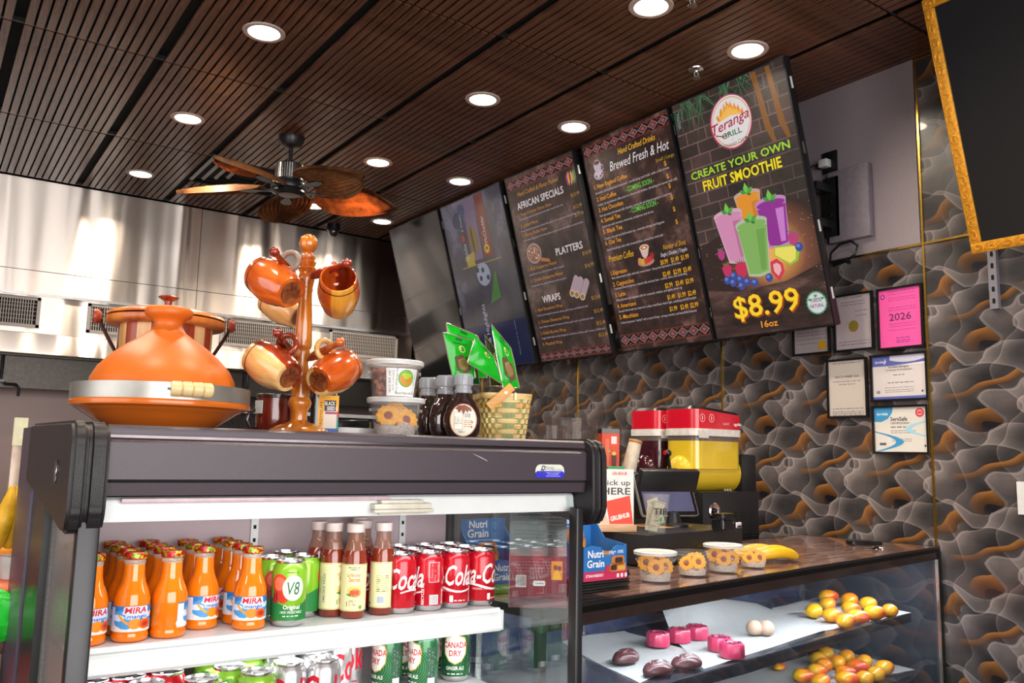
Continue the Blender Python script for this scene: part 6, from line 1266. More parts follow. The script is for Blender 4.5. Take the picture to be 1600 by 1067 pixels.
# ================================================================ ON TOP OF THE FRIDGE
TZ = 1.4425-.0045   # resting height on the canopy top
TZ = FTOP-.0012
terra = pm('orange terracotta', '#cc661c', .42, var=.10, scale=9, bump=.10); terra2 = pm('orange glazed terracotta', '#c8641a', .25, var=.08, scale=7, coat=.35)
bx_ = at(251, 666, y=1.60)
tg = thing('tagine', 'large orange clay tagine with metal carrying band, left end of the fridge top', 'tagine', (bx_.x, 1.60, TZ), math.atan2(-bx_.x, 1.6))
mb = MB(); mb.lathe([(0, .0), (.086, 0), (.090, .003), (.112, .018), (.128, .029), (.133, .031), (.135, .033), (.148, .036), (.150, .042), (.148, .046), (.132, .046), (.11, .04), (0, .02)], 64, cap=False); obj('dish', mb, terra2, tg, smooth=50)
mb = MB(); mb.lathe([(.124, .042), (.1235, .066), (.120, .086), (.110, .106), (.089, .129), (.065, .148), (.043, .163), (.031, .172), (.025, .182), (.0245, .189), (.029, .196), (.038, .200), (.0405, .204), (.0405, .212), (.038, .216), (.029, .218), (.025, .215), (0, .213)], 64, cap=False); lid_ = obj('cone_lid', mb, terra, tg, smooth=50)
band_m = pm('galvanised band', '#a8a6a0', .38, .75, var=.12, scale=25)
mb = MB(); mb.lathe([(.1465, .046), (.1485, .046), (.1490, .073), (.1470, .073)], 64, cap=False); bd = obj('metal_band', mb, band_m, tg)
mb = MB()
bamb = pm('pale bamboo', '#dcc08a', .4, var=.08, coat=.3)
for k in range(4):
    a0 = -PI/2+.125+k*.105; cx, cy_ = .156*math.cos(a0), .156*math.sin(a0); mb = MB()
    mb.lathe([(0, -.0085), (.0105, -.0085), (.0125, -.006), (.0128, .006), (.0105, .0085), (0, .0085)], 18, (cx, cy_, .062), Matrix.Rotation(a0+PI/2, 4, 'Z') @ Matrix.Rotation(PI/2, 4, 'Y'), cap=False); obj('handle_bead', mb, bamb, bd)
mb = MB(); mb.tube([(.153*math.cos(-PI/2+t_), .153*math.sin(-PI/2+t_), .062) for t_ in (.04, .1, .2, .3, .4, .5)], .0025, 6); mb.box((.150*math.cos(-PI/2+.05), .150*math.sin(-PI/2+.05), .060), (.008, .004, .02), rot=(0, 0, .05)); obj('handle_wire', mb, band_m, bd)
mb = MB(); mb.tube([(-.147, 0, .038), (-.13, 0, .027), (-.095, 0, .004)], .0012, 5); obj('tie_wire', mb, band_m, bd)
# stave pot behind
pp = at(257, 600, y=1.84); pot = thing('stave_pot', 'striped wooden stave pot with lid and iron strap handles, standing behind the tagine', 'pot', (pp.x, 1.86, TZ), math.atan2(-pp.x, 1.84)); pot.scale = (.95, .95, .935)
wd_l = wood('pale stave', '#c08a4c', '#e8c088', 3); wd_d = wood('red stave', '#5a180c', '#a8401c', 3); wd_m = wood('orange brown wood', '#a0481a', '#d07c34', 3)
n = 20
for k in range(n):
    a0, a1 = 2*PI*k/n, 2*PI*(k+1)/n; mb = MB(); P = []
    mb.prism([(.088*math.cos(a0), .088*math.sin(a0)), (.088*math.cos(a1), .088*math.sin(a1)), (.096*math.cos(a1), .096*math.sin(a1)), (.096*math.cos((a0+a1)/2)*1.01, .096*math.sin((a0+a1)/2)*1.01), (.096*math.cos(a0), .096*math.sin(a0))], .0, .232)
    obj('stave', mb, wd_l if k % 2 else wd_d, pot)
mb = MB(); mb.lathe([(0, 0), (.085, 0), (.085, .008), (0, .008)], 30, cap=False); obj('bottom', mb, wd_m, pot)
mb = MB(); mb.lathe([(.090, .228), (.118, .230), (.124, .236), (.122, .246), (.110, .250), (.09, .248)], 48, cap=False); obj('rim_ring', mb, wd_m, pot, smooth=60)
mb = MB(); mb.lathe([(.122, .250), (.119, .257), (.09, .266), (.05, .272), (0, .275)], 48); lid2 = obj('lid', mb, wd_m, pot, smooth=60)
mb = MB(); mb.lathe([(.010, .272), (.007, .280), (.008, .290), (.018, .296), (.022, .299), (.018, .302), (0, .302)], 24, cap=False); obj('lid_knob', mb, wd_d, lid2, smooth=50)
iron = pm('dark iron strap', '#3a1c14', .4, .6)
for s in (-1, 1):
    mb = MB(); mb.tube([(s*.098, 0, .17), (s*.112, 0, .195), (s*.128, 0, .225), (s*.136, 0, .250), (s*.130, 0, .262)], .0038, 8); h_ = obj('strap_handle', mb, iron, pot)
    mb = MB(); mb.lathe([(0, -.008), (.015, -.008), (.017, -.002), (.012, .006), (0, .008)], 20, (s*.137, 0, .245), Matrix.Rotation(PI/2, 4, 'Y'), cap=False); obj('strap_knob', mb, wd_d, h_)
# ---------------------------------------------------------------- mug tree
MK = .001245; MY = 1.62; mbp = at(466, 672, y=MY); MX = mbp.x
oakw = wood('honey turned wood', '#a04c0c', '#d88a2c', 2.5, (1, 1, .25), .22, .7)
mt = thing('mug_tree', 'tall turned honey coloured wooden mug tree with ball top, centre of the fridge top', 'mug tree', (MX, MY, TZ))
pf = [(672, 0), (672, 45), (669, 47), (666, 45), (663, 38), (658, 26), (655, 17), (652, 13), (640, 12.5), (634, 14), (631, 16), (626, 17), (621, 16), (618, 13.5), (612, 14), (600, 13), (590, 12.5), (588, 11.5), (585, 12.5), (578, 12), (566, 9.5), (556, 10.5), (549, 11.5), (545, 10.5), (542, 13), (538, 14), (500, 12.5), (470, 10.5), (456, 10), (452, 11.5), (449, 10.5), (444, 11.5), (436, 13), (429, 11.5), (426, 10), (422, 12), (419, 13.5), (416, 10.5), (412, 12), (409, 13), (406, 9.5), (403, 11), (400, 11.5), (397, 8.5), (393, 8.5), (391, 10), (386, 13.5), (379, 15), (372, 13.5), (367, 9), (364.5, 3), (364, 0)]
mb = MB(); mb.lathe([(r_*MK*(1.08 if 395 < py < 430 or 580 < py < 640 else 1), (672-py)*MK*1.05) for py, r_ in pf], 40, cap=False); obj('turned_post', mb, oakw, mt, smooth=42)
pegw = wood('red brown peg wood', '#5a120c', '#a8341c', 3, rough=.25, coat=.6); pegl = wood('orange peg wood', '#8a3010', '#cc6428', 3, rough=.25, coat=.6)
def W(px, py, y): return at(px, py, y=y)
PEGS = [((463, 438), (427, 391), 1.475, pegw), ((481, 434), (546, 410), 1.48, pegw), ((461, 560), (432, 518), 1.475, pegw), ((478, 563), (535, 533), 1.48, pegl), ((470, 470), (440, 450), 1.70, pegl)]
for a_, b_, y1, m_ in PEGS:
    p0 = W(*a_, MY)-mt.location; p1 = W(*b_, y1)-mt.location; L_ = p1-p0; mb = MB()
    ts = [0, .08, .14, .2, .32, .45, .6, .75, .86, .9, .94, .975, 1.0]; rs = [.004, .005, .0075, .0085, .0095, .0088, .007, .0058, .0055, .008, .0092, .0085, .003]
    mb.tube([p0+L_*t_ for t_ in ts], rs, 14); obj('peg', mb, m_, mt, smooth=60)
def mug(label, px, py, y, axis, hand, mats, hcol, scale=1.0):
    """axis: from rim to base as (right, up, towards the camera) in the photograph"""
    c = W(px, py, y); ax = (_R2*axis[0]+_U2*axis[1]-_F*axis[2]).normalized(); z = -ax
    hv = (_R2*hand[0]+_U2*hand[1]-_F*hand[2]); x = (hv-z*hv.dot(z)).normalized(); yv = z.cross(x)
    t = thing('wooden_mug', label, 'mug', (0, 0, 0), group='wooden mugs on the mug tree'); t.matrix_world = Matrix.Translation(c) @ Matrix(((x.x, yv.x, z.x, 0), (x.y, yv.y, z.y, 0), (x.z, yv.z, z.z, 0), (0, 0, 0, 1)))
    t.scale = (scale,)*3
    mb = MB(); n = 48; pr = [(0, -.044), (.020, -.044), (.0205, -.0455), (.027, -.0455), (.030, -.040), (.0305, -.036), (.0345, -.024), (.0385, -.006), (.0395, .006), (.038, .020), (.0355, .033), (.0345, .036), (.0340, .045), (.0325, .0462), (.0305, .045), (.0315, .03), (.034, .005), (.030, -.025), (.02, -.036), (0, -.037)]
    rings = [[mb.v((0, 0, zz))] if r == 0 else [mb.v((r*math.cos(2*PI*k/n), r*math.sin(2*PI*k/n), zz)) for k in range(n)] for r, zz in pr]
    for q in mats: mb.m(q)
    for i, (a_, b_) in enumerate(zip(rings, rings[1:])):
        for k in range(n):
            j = (k+1) % n; mb.mi = 0 if len(mats) == 1 else (1 if k in range(n//4+4, n//4+4+n//2) else 0) if len(mats) == 2 else (2 if 20 <= k < 30 else 1 if k > 34 else 0)
            if len(a_) == 1: mb.face([a_[0], b_[j], b_[k]])
            elif len(b_) == 1: mb.face([a_[k], a_[j], b_[0]])
            else: mb.face([a_[k], a_[j], b_[j], b_[k]])
    body = obj('body', mb, None, t, smooth=50)
    mb = MB(); mb.lathe([(.0352, .0335), (.0360, .0345), (.0352, .0358)], 48, cap=False); obj('dark_groove', mb, pm('burnt groove', '#1c0c08', .4), t)
    mb = MB(); mb.lathe([(.0203, -.0457), (.014, -.0448), (0, -.0448)], 36, cap=False); obj('foot_disc', mb, wood('end grain disc', '#5a2410', '#a05a30', 9, (1, 1, 1), .3, .4), t)
    mb = MB(); mb.tube([(.047+.017*math.cos(a_), 0, .002+.021*math.sin(a_)) for a_ in [R(150-d_) for d_ in range(0, 301, 20)]], .0052, 10); obj('handle', mb, hcol, t, smooth=60)
    return t
m_red = wood('red orange mug wood', '#a0340c', '#e07024', 3, rough=.2, coat=.7); m_dk = wood('dark red mug wood', '#5a1408', '#b04018', 3, rough=.2, coat=.7); m_lt = wood('pale mug wood', '#d0934c', '#f0c888', 3, rough=.25, coat=.6); m_yl = wood('yellow streak wood', '#c8781c', '#eca83c', 3, rough=.25, coat=.6)
mug('red orange wooden mug hanging upper left, base towards the post', 430, 443, 1.545, (.72, -.38, .52), (.35, .8, -.2), [m_red], pm('grey brown ring', '#8a7468', .3), 1.06)
mug('wooden mug hanging upper right with its open rim facing the shop', 529, 458, 1.545, (-.15, -.55, -.75), (-.2, .9, -.3), [m_red, m_dk, m_yl], m_red, 1.04)
mug('half dark half pale wooden mug hanging lower left', 427, 573, 1.545, (.74, -.38, .50), (.35, .8, -.2), [m_dk, m_lt], m_dk, 1.04)
mug('reddish wooden mug hanging lower right, showing its round base', 521, 583, 1.545, (-.42, -.30, .85), (-.3, .9, .1), [m_red, m_red, m_lt], m_lt, 1.04)
mug('pale wooden mug hanging behind the upper left one, mostly hidden', 443, 480, 1.735, (.72, -.42, .3), (.3, .8, 0), [m_lt], m_lt, .95)
# dark mug standing behind the tree
p = at(427, 667, y=1.70); dm = thing('dark_mug', 'dark red wooden mug standing left of the mug tree foot', 'mug', (p.x, 1.70, TZ))
mb = MB(); mb.lathe([(0, .002), (.030, 0), (.034, .004), (.036, .03), (.035, .070), (.0355, .077), (.033, .079), (.031, .075), (.031, .01), (0, .01)], 40, cap=False); obj('body', mb, wood('deep mahogany', '#3a0c08', '#7a2414', 3, rough=.22, coat=.6), dm, smooth=50)
mb = MB(); mb.lathe([(.0352, .071), (.0372, .072), (.0372, .078), (.0352, .079)], 40, cap=False); obj('rim', mb, pm('dark rim', '#241410', .3, coat=.4), dm)
mb = MB(); mb.tube([(-.034, 0, .048), (-.052, -.004, .040), (-.056, -.004, .026), (-.048, -.003, .012), (-.033, 0, .006)], .0045, 8); obj('handle', mb, pm('dark rim', '#241410', .3), dm)
mb = MB(); mb.box((-.036, -.012, .052), (.003, .02, .026), rot=(0, 0, .35)); obj('price_tag', mb, pm('pale sticker', '#b8c0c0', .4), dm)
# black seed bottle
p = at(506, 671, y=1.66); sd = thing('seed_oil_bottle', 'tall dark bottle labelled premium black seed behind the mug tree', 'bottle', (p.x, 1.66, TZ), math.atan2(-p.x, 1.66))
mb = MB(); mb.prism(rrect(-.0285, -.020, .0285, .020, .008), 0, .092); mb.lathe([(.024, .090), (.018, .100), (.013, .104), (.013, .118)], 24); obj('body', mb, pm('dark bottle glass', (.006, .008, .012), .08, coat=.7), sd, smooth=45)
mb = MB(); mb.lathe([(.015, .116), (.015, .132), (0, .133)], 20); obj('cap', mb, black_s, sd)
a = Art(); a.shape(rect(-.013, .006, .0275, .080), '#e8a818'); a.shape(rect(-.002, .012, .024, .058), '#d8d0c0', 1); a.shape(rect(-.001, .048, .022, .070), '#1c1a1c', 2); a.text('BLACK', 0, .060, .008, '#f0ece8', w=.020, bold=.03, lay=3); a.text('SEED', .004, .050, .008, '#f0ece8', w=.016, bold=.03, lay=3)
a.text('PREMIUM', -.004, .014, .006, '#3a2a14', rot=90, w=.052); a.shape(rect(.001, .042, .024, .0465), '#a01c50', 2); a.fine(.002, .022, .043, .0025, '#f0d8e0'); a.shape(rect(-.013, .006, .0275, .013), '#2058a0', 3); a.fine(0, .02, .0085, .0028, '#dce4f0')
for k in range(5): a.fine(.006, .02, .018+k*.0045, .0025, '#7a7a80', k)
a.shape(rect(.024, .012, .0275, .035), '#2a9a88', 3); a.shape(rect(.024, .035, .0275, .048), '#c82c3c', 3)
a.build('label', plane_map((0, -.0203, 0), (1, 0, 0), (0, 0, 1)), sd, eps=.00015)
# clutter behind, between the bottle and the tubs
p = at(548, 666, y=1.86); tr = thing('steel_tray', 'low steel tray behind the fridge top between the seed bottle and tubs', 'tray', (p.x, 1.86, TZ)); mb = MB()
for a_, b_ in (((-.07, -.05, 0), (.08, .05, .003)), ((-.07, -.05, 0), (.08, -.047, .022)), ((-.07, .047, 0), (.08, .05, .022)), ((-.07, -.05, 0), (-.067, .05, .022)), ((.077, -.05, 0), (.08, .05, .022))): mb.box2(a_, b_)
obj('tray', mb, steel, tr)
st2 = thing('stapler', 'black stapler resting in the steel tray', 'stapler', (p.x-.005, 1.84, TZ+.004), .15); mb = MB(); mb.box2((-.045, -.012, 0), (.04, .012, .012), bev=.002); obj('base', mb, black_s, st2)
mb = MB(); mb.M = Matrix.Rotation(R(-4), 4, 'Y'); mb.box2((-.045, -.011, .014), (.042, .011, .036), bev=.003); obj('arm', mb, black_s, st2); mb = MB(); mb.box2((.042, -.008, .016), (.046, .008, .034)); obj('face', mb, steel, st2)
mb = MB(); bmesh.ops.create_grid(mb.bm, x_segments=10, y_segments=8, size=.5)
for v_ in mb.bm.verts: v_.co = Vector((v_.co.x*.13, v_.co.y*.07, .012+.022*abs(math.sin(v_.co.x*9+v_.co.y*7))*(1-abs(v_.co.y))+.006*math.sin(v_.co.x*23)))
bmesh.ops.solidify(mb.bm, geom=mb.bm.faces[:], thickness=.001)
tag(obj('crumpled_paper', mb, pm('crumpled white paper', '#cfc8c4', .6), loc=(p.x+.02, 1.95, TZ+.004), smooth=20), 'crumpled white paper behind the stapler on the fridge top', 'paper')
# tubs
p = at(617, 678, y=1.585); base = Vector((p.x, 1.585, TZ)); TU = dict(rt=.0545, rb=.0435)
lo_t = deli('deli_tub', 'clear tub of jam cookies with frosted lid, under the peanut tub', 'tub', base, .0545, .0435, .0715, tub, True, group='stacked tubs on the fridge'); cookies_in(base, .045, .070, 'the lower fridge top tub')
up = base+Vector((-.006, 0, .0765))
hi_t = deli('deli_tub', 'clear tub of peanuts with a white order label, stacked on the cookie tub', 'tub', up, .0545, .0435, .0715, tub, True, group='stacked tubs on the fridge', liner=False, rz=math.atan2(-base.x, base.y))
mb = MB(); rr = random.Random(4)
for k in range(150):
    a_, z_ = rr.uniform(0, 2*PI), rr.uniform(.008, .060); r_ = (.0435+.010*z_/.07-.010)*(1 if k % 3 else rr.uniform(.2, .9)); mb.blob((r_*math.cos(a_), r_*math.sin(a_), z_), (.015, .011, .011), 1, rot=(rr.uniform(0, 3), rr.uniform(0, 3), 0))
obj('peanuts', mb, pm('roasted peanuts', '#a8644c', .45, var=.3, scale=30), hi_t, kind='stuff', smooth=80)
a = Art(); a.shape(rect(-.016, .004, .050, .060), '#e4e6e4'); a.shape(ell(.024, .040, .0165, .0175, 26), '#4f9a30', 1); a.shape(ell(.024, .040, .0150, .0160, 26), '#7ab83c', 2)
for x, y in ((.018, .034), (.028, .030), (.022, .029), (.032, .037), (.015, .040)): a.shape(ell(x, y, .0055, .0042, 12), '#d88a30', 3)
for x, y in ((.020, .047), (.028, .046), (.024, .042)): a.shape(ell(x, y, .0065, .004, 12), '#b8c840', 4)
a.text('For Wholesale Order', .003, .060, .0048, '#303030', rot=-90, w=.052, bold=.01); a.text('CONTACT US AT', -.004, .056, .004, '#404040', rot=-90, w=.042); a.text('267 600 2100', -.011, .055, .0045, '#404040', rot=-90, w=.044); a.text('Roasted Peanut with Skin', .002, .008, .0055, '#303030', w=.046, bold=.02); a.text('ALL NATURAL', .046, .012, .003, '#505050', rot=90, w=.04)
a.build('label', cyl_map(.049, 0, taper=lambda z: .0445+.0100*z/.0715), hi_t, cuts=.006, base=.0006)
# syrup bottles
syr = pm('dark chocolate syrup', (.022, .010, .009), .08, var=.1, coat=.9); syc = frosted('clear ribbed cap', '#aeb2bc', .55, .06)
s0 = None
for px, y, f, nm in ((722, 1.55, -4, 'nearest, its nutrition label facing the shop'), (693, 1.615, 48, 'middle one, its label edge showing'), (666, 1.69, 88, 'farthest back, beside the cookie tub')):
    p = at(px, 681, y=y); lab = 'dark syrup bottle with clear ribbed cap, '+nm; rz = math.atan2(-p.x, y)+R(f)
    if s0: dup(s0, (p.x, y, TZ), rz, lab, 'syrup bottles'); continue
    s0 = thing('syrup_bottle', lab, 'bottle', (p.x, y, TZ), rz, 'syrup bottles'); mb = MB(); n = 36; pr = [(0, .001), (.022, 0), (.031, .004), (.037, .016), (.0395, .032), (.0395, .046), (.036, .062), (.028, .076), (.019, .086), (.0165, .092), (.016, .098), (0, .0985)]
    rings = [[mb.v((0, 0, z_))] if r_ == 0 else [mb.v((r_*math.cos(2*PI*k/n), r_*math.sin(2*PI*k/n)*(.62 if z_ < .07 else .62+.38*min(1, (z_-.07)/.016)), z_)) for k in range(n)] for r_, z_ in pr]
    for a_, b_ in zip(rings, rings[1:]):
        for k in range(n):
            j = (k+1) % n
            if len(a_) == 1: mb.face([a_[0], b_[j], b_[k]])
            elif len(b_) == 1: mb.face([a_[k], a_[j], b_[0]])
            else: mb.face([a_[k], a_[j], b_[j], b_[k]])
    obj('body', mb, syr, s0, smooth=70)
    mb = MB(); mb.lathe([(.0165, .095), (.019, .096), (.019, .103), (.017, .104), (.017, .112), (.0195, .113), (.0195, .134), (.017, .137), (0, .1375)], 28, cap=False)
    for k in range(24): a_ = 2*PI*k/24; mb.box((.0197*math.cos(a_), .0197*math.sin(a_), .123), (.0012, .0016, .018), rot=(0, 0, a_))
    obj('cap', mb, syc, s0, smooth=30)
    a = Art(); a.shape(ell(.003, .038, .0285, .0345, 34), '#c89870'); a.shape(ell(.003, .038, .0265, .0325, 34), '#e6dcc8', 1); a.shape([(-.014, .062), (-.008, .068), (.006, .0700), (.018, .064), (.021, .058), (.017, .056), (.015, .060), (.011, .052), (.008, .060), (.003, .049), (-.001, .060), (-.006, .052), (-.009, .059)], '#7a4430', 2)
    a.shape(rect(-.016, .018, .002, .054), '#f0ece0', 3); a.strip(rect(-.016, .018, .002, .054)+[(-.016, .018)], rect(-.0155, .0185, .0015, .0535)+[(-.0155, .0185)], '#8a8078', 4)
    for k in range(10): a.fine(-.015, .001, .020+k*.0033, .0020, '#8a8078', k)
    a.shape(rect(.006, .042, .020, .054), '#f4f0e8', 3)
    for k in range(6): a.shape(rect(.0072+k*.002, .043, .0082+k*.002, .053), '#40383a', 4)
    for k in range(4): a.fine(.005, .022, .024+k*.004, .0026, '#a88a7a', k+20)
    a.shape(ell(.022, .034, .002, .002, 8), '#c03050', 4); a.shape(ell(.021, .024, .002, .002, 8), '#c03050', 4); a.fine(-.006, .008, .012, .0035, '#5a98b8')
    def mpf(u, v, e): 
        z_ = v; rr_ = .0395-abs(v-.038)**2*2.6; c_ = max(-.99, min(.99, u/rr_)); return Vector((u, -rr_*.62*math.sqrt(1-c_*c_)-.0012-e, z_))
    a.build('label', mpf, s0, cuts=.006, eps=.00015)
# ---------------------------------------------------------------- basket
p = at(796, 684, y=1.56); bk_y = 1.615; p = at(797, 684, y=bk_y-.05)
bs_ = thing('woven_basket', 'small pale woven splint basket with folded wooden handle, right of the syrup bottles', 'basket', (p.x+.01, bk_y, TZ), math.atan2(-p.x, bk_y)*.55)
s_lt = wood('pale splint', '#b8924c', '#e6cc8c', 2.5, (.3, .3, 3), .55, .1); s_gr = wood('greenish splint', '#a8b068', '#ccd49a', 2.5, (2, 2, .3), .55, .1); s_or = wood('golden splint', '#b87828', '#dca44c', 2.5, (.3, .3, 3), .5, .15)
HW, HD, HB = .058, .062, .103
def outline(t_, z, off=0):
    """rounded rectangle, flaring upward"""
    s = 1-.20*(1-z/HB); a_ = 2*PI*t_; c_, s_ = math.cos(a_), math.sin(a_); e = .45
    return Vector(((HW*s+off)*math.copysign(abs(c_)**e, c_), (HD*s+off)*math.copysign(abs(s_)**e, s_), z))
NS = 26; NP = NS*6
for row in range(8):
    z0 = .003+row*.0115; h = .0098; mb = MB(); o_ = []; i_ = []
    for k in range(NP):
        t_ = k/NP; off = .0019*math.sin(2*PI*t_*NS/2+(PI if row % 2 else 0))
        o_.append([mb.v(outline(t_, z0, off+.0006)), mb.v(outline(t_, z0+h, off+.0006))]); i_.append([mb.v(outline(t_, z0, off-.0006)), mb.v(outline(t_, z0+h, off-.0006))])
    for k in range(NP):
        j = (k+1) % NP; mb.face([o_[k][0], o_[j][0], o_[j][1], o_[k][1]]); mb.face([i_[k][0], i_[k][1], i_[j][1], i_[j][0]]); mb.face([o_[k][1], o_[j][1], i_[j][1], i_[k][1]]); mb.face([o_[k][0], i_[k][0], i_[j][0], o_[j][0]])
    obj('weave_band', mb, s_or if row % 7 == 6 else s_lt, bs_, smooth=50)
for k in range(NS):
    t_ = (k+.5)/NS; mb = MB(); q = []
    for z in (0, HB*.33, HB*.66, HB):
        for dt in (-.0105, .0105): q.append(mb.v(outline(t_+dt, z, .0)))
    for w_ in range(3): mb.face([q[w_*2], q[w_*2+1], q[w_*2+3], q[w_*2+2]])
    bmesh.ops.solidify(mb.bm, geom=mb.bm.faces[:], thickness=.0007); obj('stave', mb, s_gr, bs_)
mb = MB(); o_ = []
for k in range(NP): t_ = k/NP; o_.append([mb.v(outline(t_, HB-.012, .0035)), mb.v(outline(t_, HB+.001, .0035)), mb.v(outline(t_, HB+.001, -.003)), mb.v(outline(t_, HB-.012, -.003))])
for k in range(NP):
    j = (k+1) % NP
    for w_ in range(4): mb.face([o_[k][w_], o_[j][w_], o_[j][(w_+1) % 4], o_[k][(w_+1) % 4]])
obj('rim_band', mb, s_lt, bs_, smooth=50); mb = MB(); mb.box((0, 0, .002), (HW*1.6, HD*1.6, .002)); obj('bottom', mb, s_lt, bs_)
mb = MB(); mb.M = Matrix.Translation((-.004, -.071, .112)) @ Matrix.Rotation(R(48), 4, 'Y'); mb.prism(rrect(-.010, -.006, .010, .055, .006), -.002, .002, 'y') if False else mb.box2((-.010, -.0015, -.062), (.010, .0015, .010), bev=.001); hd = obj('handle', mb, s_or, bs_)
mb = MB(); mb.lathe([(0, 0), (.0035, .0), (.003, .0015), (0, .002)], 12, (-.012, -.073, .104), Matrix.Rotation(PI/2, 4, 'X'), cap=False); obj('rivet', mb, chrome, hd)
mb = MB(); mb.box((.012, -.0675, .097), (.005, .003, .016)); obj('lashing', mb, pm('pale cane lashing', '#e8dcb0', .6), bs_)
# green snack pouches standing in the basket
foil = pm('bright green foil', '#22cc34', .25, .0, var=.12, scale=14, coat=.5, bump=.2); foil_b = pm('silver foil seam', '#b8a8a0', .25, .7)
def pouch(q, y, label, foilm=foil, win=True, dy=.0):
    P = [W(*c_, y+d_) for c_, d_ in zip(q, (dy, dy, 0, 0))]; o = sum(P, Vector())/4; t = thing('snack_pouch', label, 'pouch', o, group='green snack pouches in the basket'); Q = [p_-o for p_ in P]
    nrm = (Q[1]-Q[0]).cross(Q[3]-Q[0]).normalized(); 
    if nrm.y > 0: nrm = -nrm
    def S(u, v, e=0): return (Q[0]*(1-u)+Q[1]*u)*(1-v)+(Q[3]*(1-u)+Q[2]*u)*v+nrm*(e+.007*math.sin(PI*min(1, max(0, u)))**.6*math.sin(PI*min(1, max(0, v)))**.6+.0008*math.sin(u*17+v*9))
    mb = MB(); n = 12; g = [[mb.v(S(i/n, j/n)) for j in range(n+1)] for i in range(n+1)]
    for i in range(n):
        for j in range(n): mb.face([g[i][j], g[i][j+1], g[i+1][j+1], g[i+1][j]])
    bmesh.ops.solidify(mb.bm, geom=mb.bm.faces[:], thickness=.001); obj('front_foil', mb, foilm, t, smooth=40)
    mb = MB(); ring = [S(u, 0, .0008) for u in [k/8 for k in range(9)]]+[S(1, v, .0008) for v in [k/8 for k in range(1, 9)]]+[S(u, 1, .0008) for u in [1-k/8 for k in range(1, 9)]]+[S(0, v, .0008) for v in [1-k/8 for k in range(1, 8)]]
    mb.tube(ring, .0011, 5, closed=True); obj('seam', mb, foil_b, t)
    a = Art(); a.shape(rrect(.38, .05, .62, .09, .015), '#0c3a1c'); a.shape(ell(.52, .30, .11, .08, 18), '#c8d060', 1); a.shape(ell(.52, .30, .09, .065, 18), '#1c7a34', 2); a.shape(ell(.50, .30, .03, .05, 10), '#d8e080', 3)
    if win: a.shape([(.2, .5), (.45, .42), (.8, .5), (.82, .8), (.5, .9), (.22, .78)], '#5a4630', 1); a.shape([(.3, .56), (.5, .5), (.72, .58), (.7, .72), (.5, .8), (.3, .7)], '#8a6a40', 2)
    a.shape(rect(.25, .16, .75, .19), '#0f5a24', 1)
    a.build('print', lambda u, v, e: S(u, v, e+.0012), t, eps=.0002)
    return t
def c6(x, y): return (540+x/3.81, 480+y/3.81)
pouch([c6(598, 92), c6(790, 172), c6(840, 420), c6(640, 420)], 1.66, 'green foil snack pouch at the back left of the basket, tallest on the left', win=False)
pouch([c6(577, 148), c6(755, 200), c6(770, 420), c6(640, 440)], 1.625, 'green foil snack pouch with a dark window, left and in front')
pouch([c6(772, 170), c6(885, 300), c6(935, 460), c6(722, 330)], 1.59, 'green foil snack pouch leaning diagonally with a silver edge, middle front', win=False)
pouch([c6(862, 95), c6(985, 245), c6(1035, 480), c6(935, 480)], 1.605, 'narrow upright green snack pouch at the right end of the basket')
pouch([c6(825, 160), c6(905, 270), c6(960, 470), c6(860, 470)], 1.665, 'green snack pouch with brown back behind the right end one', pm('brown green foil', '#5a5a3c', .3, .3), win=False)
pouch([c6(700, 215), c6(760, 240), c6(800, 460), c6(700, 460)], 1.645, 'dark green snack pouch wedged between the left and middle ones', pm('dark green foil', '#0f5a28', .25, .2))
# ================================================================ FAR LEFT: fruit stand seen past the fridge
fs = thing('fruit_stand', 'narrow dark stand of fruit left of the fridge, cut by the left picture edge', 'stand', (-.02, 2.15, 0))
tanw = pm('tan laminate', '#b09068', .25, coat=.4)
for z in (1.185, .86): mb = MB(); mb.box2((-.50, -.14, z-.02), (.155, .20, z)); obj('shelf', mb, tanw, fs)
for x in (-.5, .14): mb = MB(); mb.box2((x, .17, 0), (x+.015, .20, 1.185)); obj('upright', mb, black_s, fs); mb = MB(); mb.box2((x, -.14, 0), (x+.015, -.12, 1.185)); obj('upright', mb, black_s, fs)
mb = MB(); mb.box2((-.5, .19, 0), (.155, .20, 1.18)); obj('back', mb, pm('dark brown board', '#3a2c28', .5), fs)
def LP(px, py, y): return at(px, py, y=y)
p = LP(14, 843, 2.10); bn = thing('banana_hand', 'upright yellow banana hand with brown marks at the left picture edge', 'fruit', (p.x, 2.10, 1.186))
for k, (dx, rz) in enumerate(((-.022, .1), (0, 0), (.02, -.1))):
    pts = [(dx*(1-t_*.7)+.004*t_, -.018*math.sin(PI*t_)+.01*k, .002+.125*t_) for t_ in [q/9 for q in range(10)]]; mb = MB(); mb.tube(pts, [.009, .015, .018, .019, .019, .018, .016, .013, .009, .006], 10); obj('banana', mb, pm('spotted banana skin', '#cf9f1c', .45, var=.3, scale=30), bn, smooth=60)
ps = thing('metal_post', 'pale square metal post behind the fridge at far left', 'post', (LP(27, 700, 2.75).x, 2.75, 0)); mb = MB(); mb.box2((-.014, -.014, 0), (.018, .018, 1.475), bev=.001); obj('post', mb, pm('warm pale metal', '#b3a294', .35, .5), ps); mb = MB(); mb.box2((-.015, -.016, 1.40), (.019, -.013, 1.477)); obj('reflector', mb, pm('cream cap', '#d8d8b8', .4), ps)
def fruit(name, label, px, py, y, d, mat, fn=None, rot=None):
    p = LP(px, py, y); mb = MB(); mb.blob((0, 0, 0), d, 3, fn=fn); return tag(obj(name, mb, mat, loc=p, rot=rot, smooth=70), label, 'fruit', 'fruit on the left stand')
lo = .862
pk = pm('pink orange mango skin', '#d8704a', .35, var=.35, scale=14); yl = pm('yellow mango skin', '#d09020', .35, var=.2, scale=12)
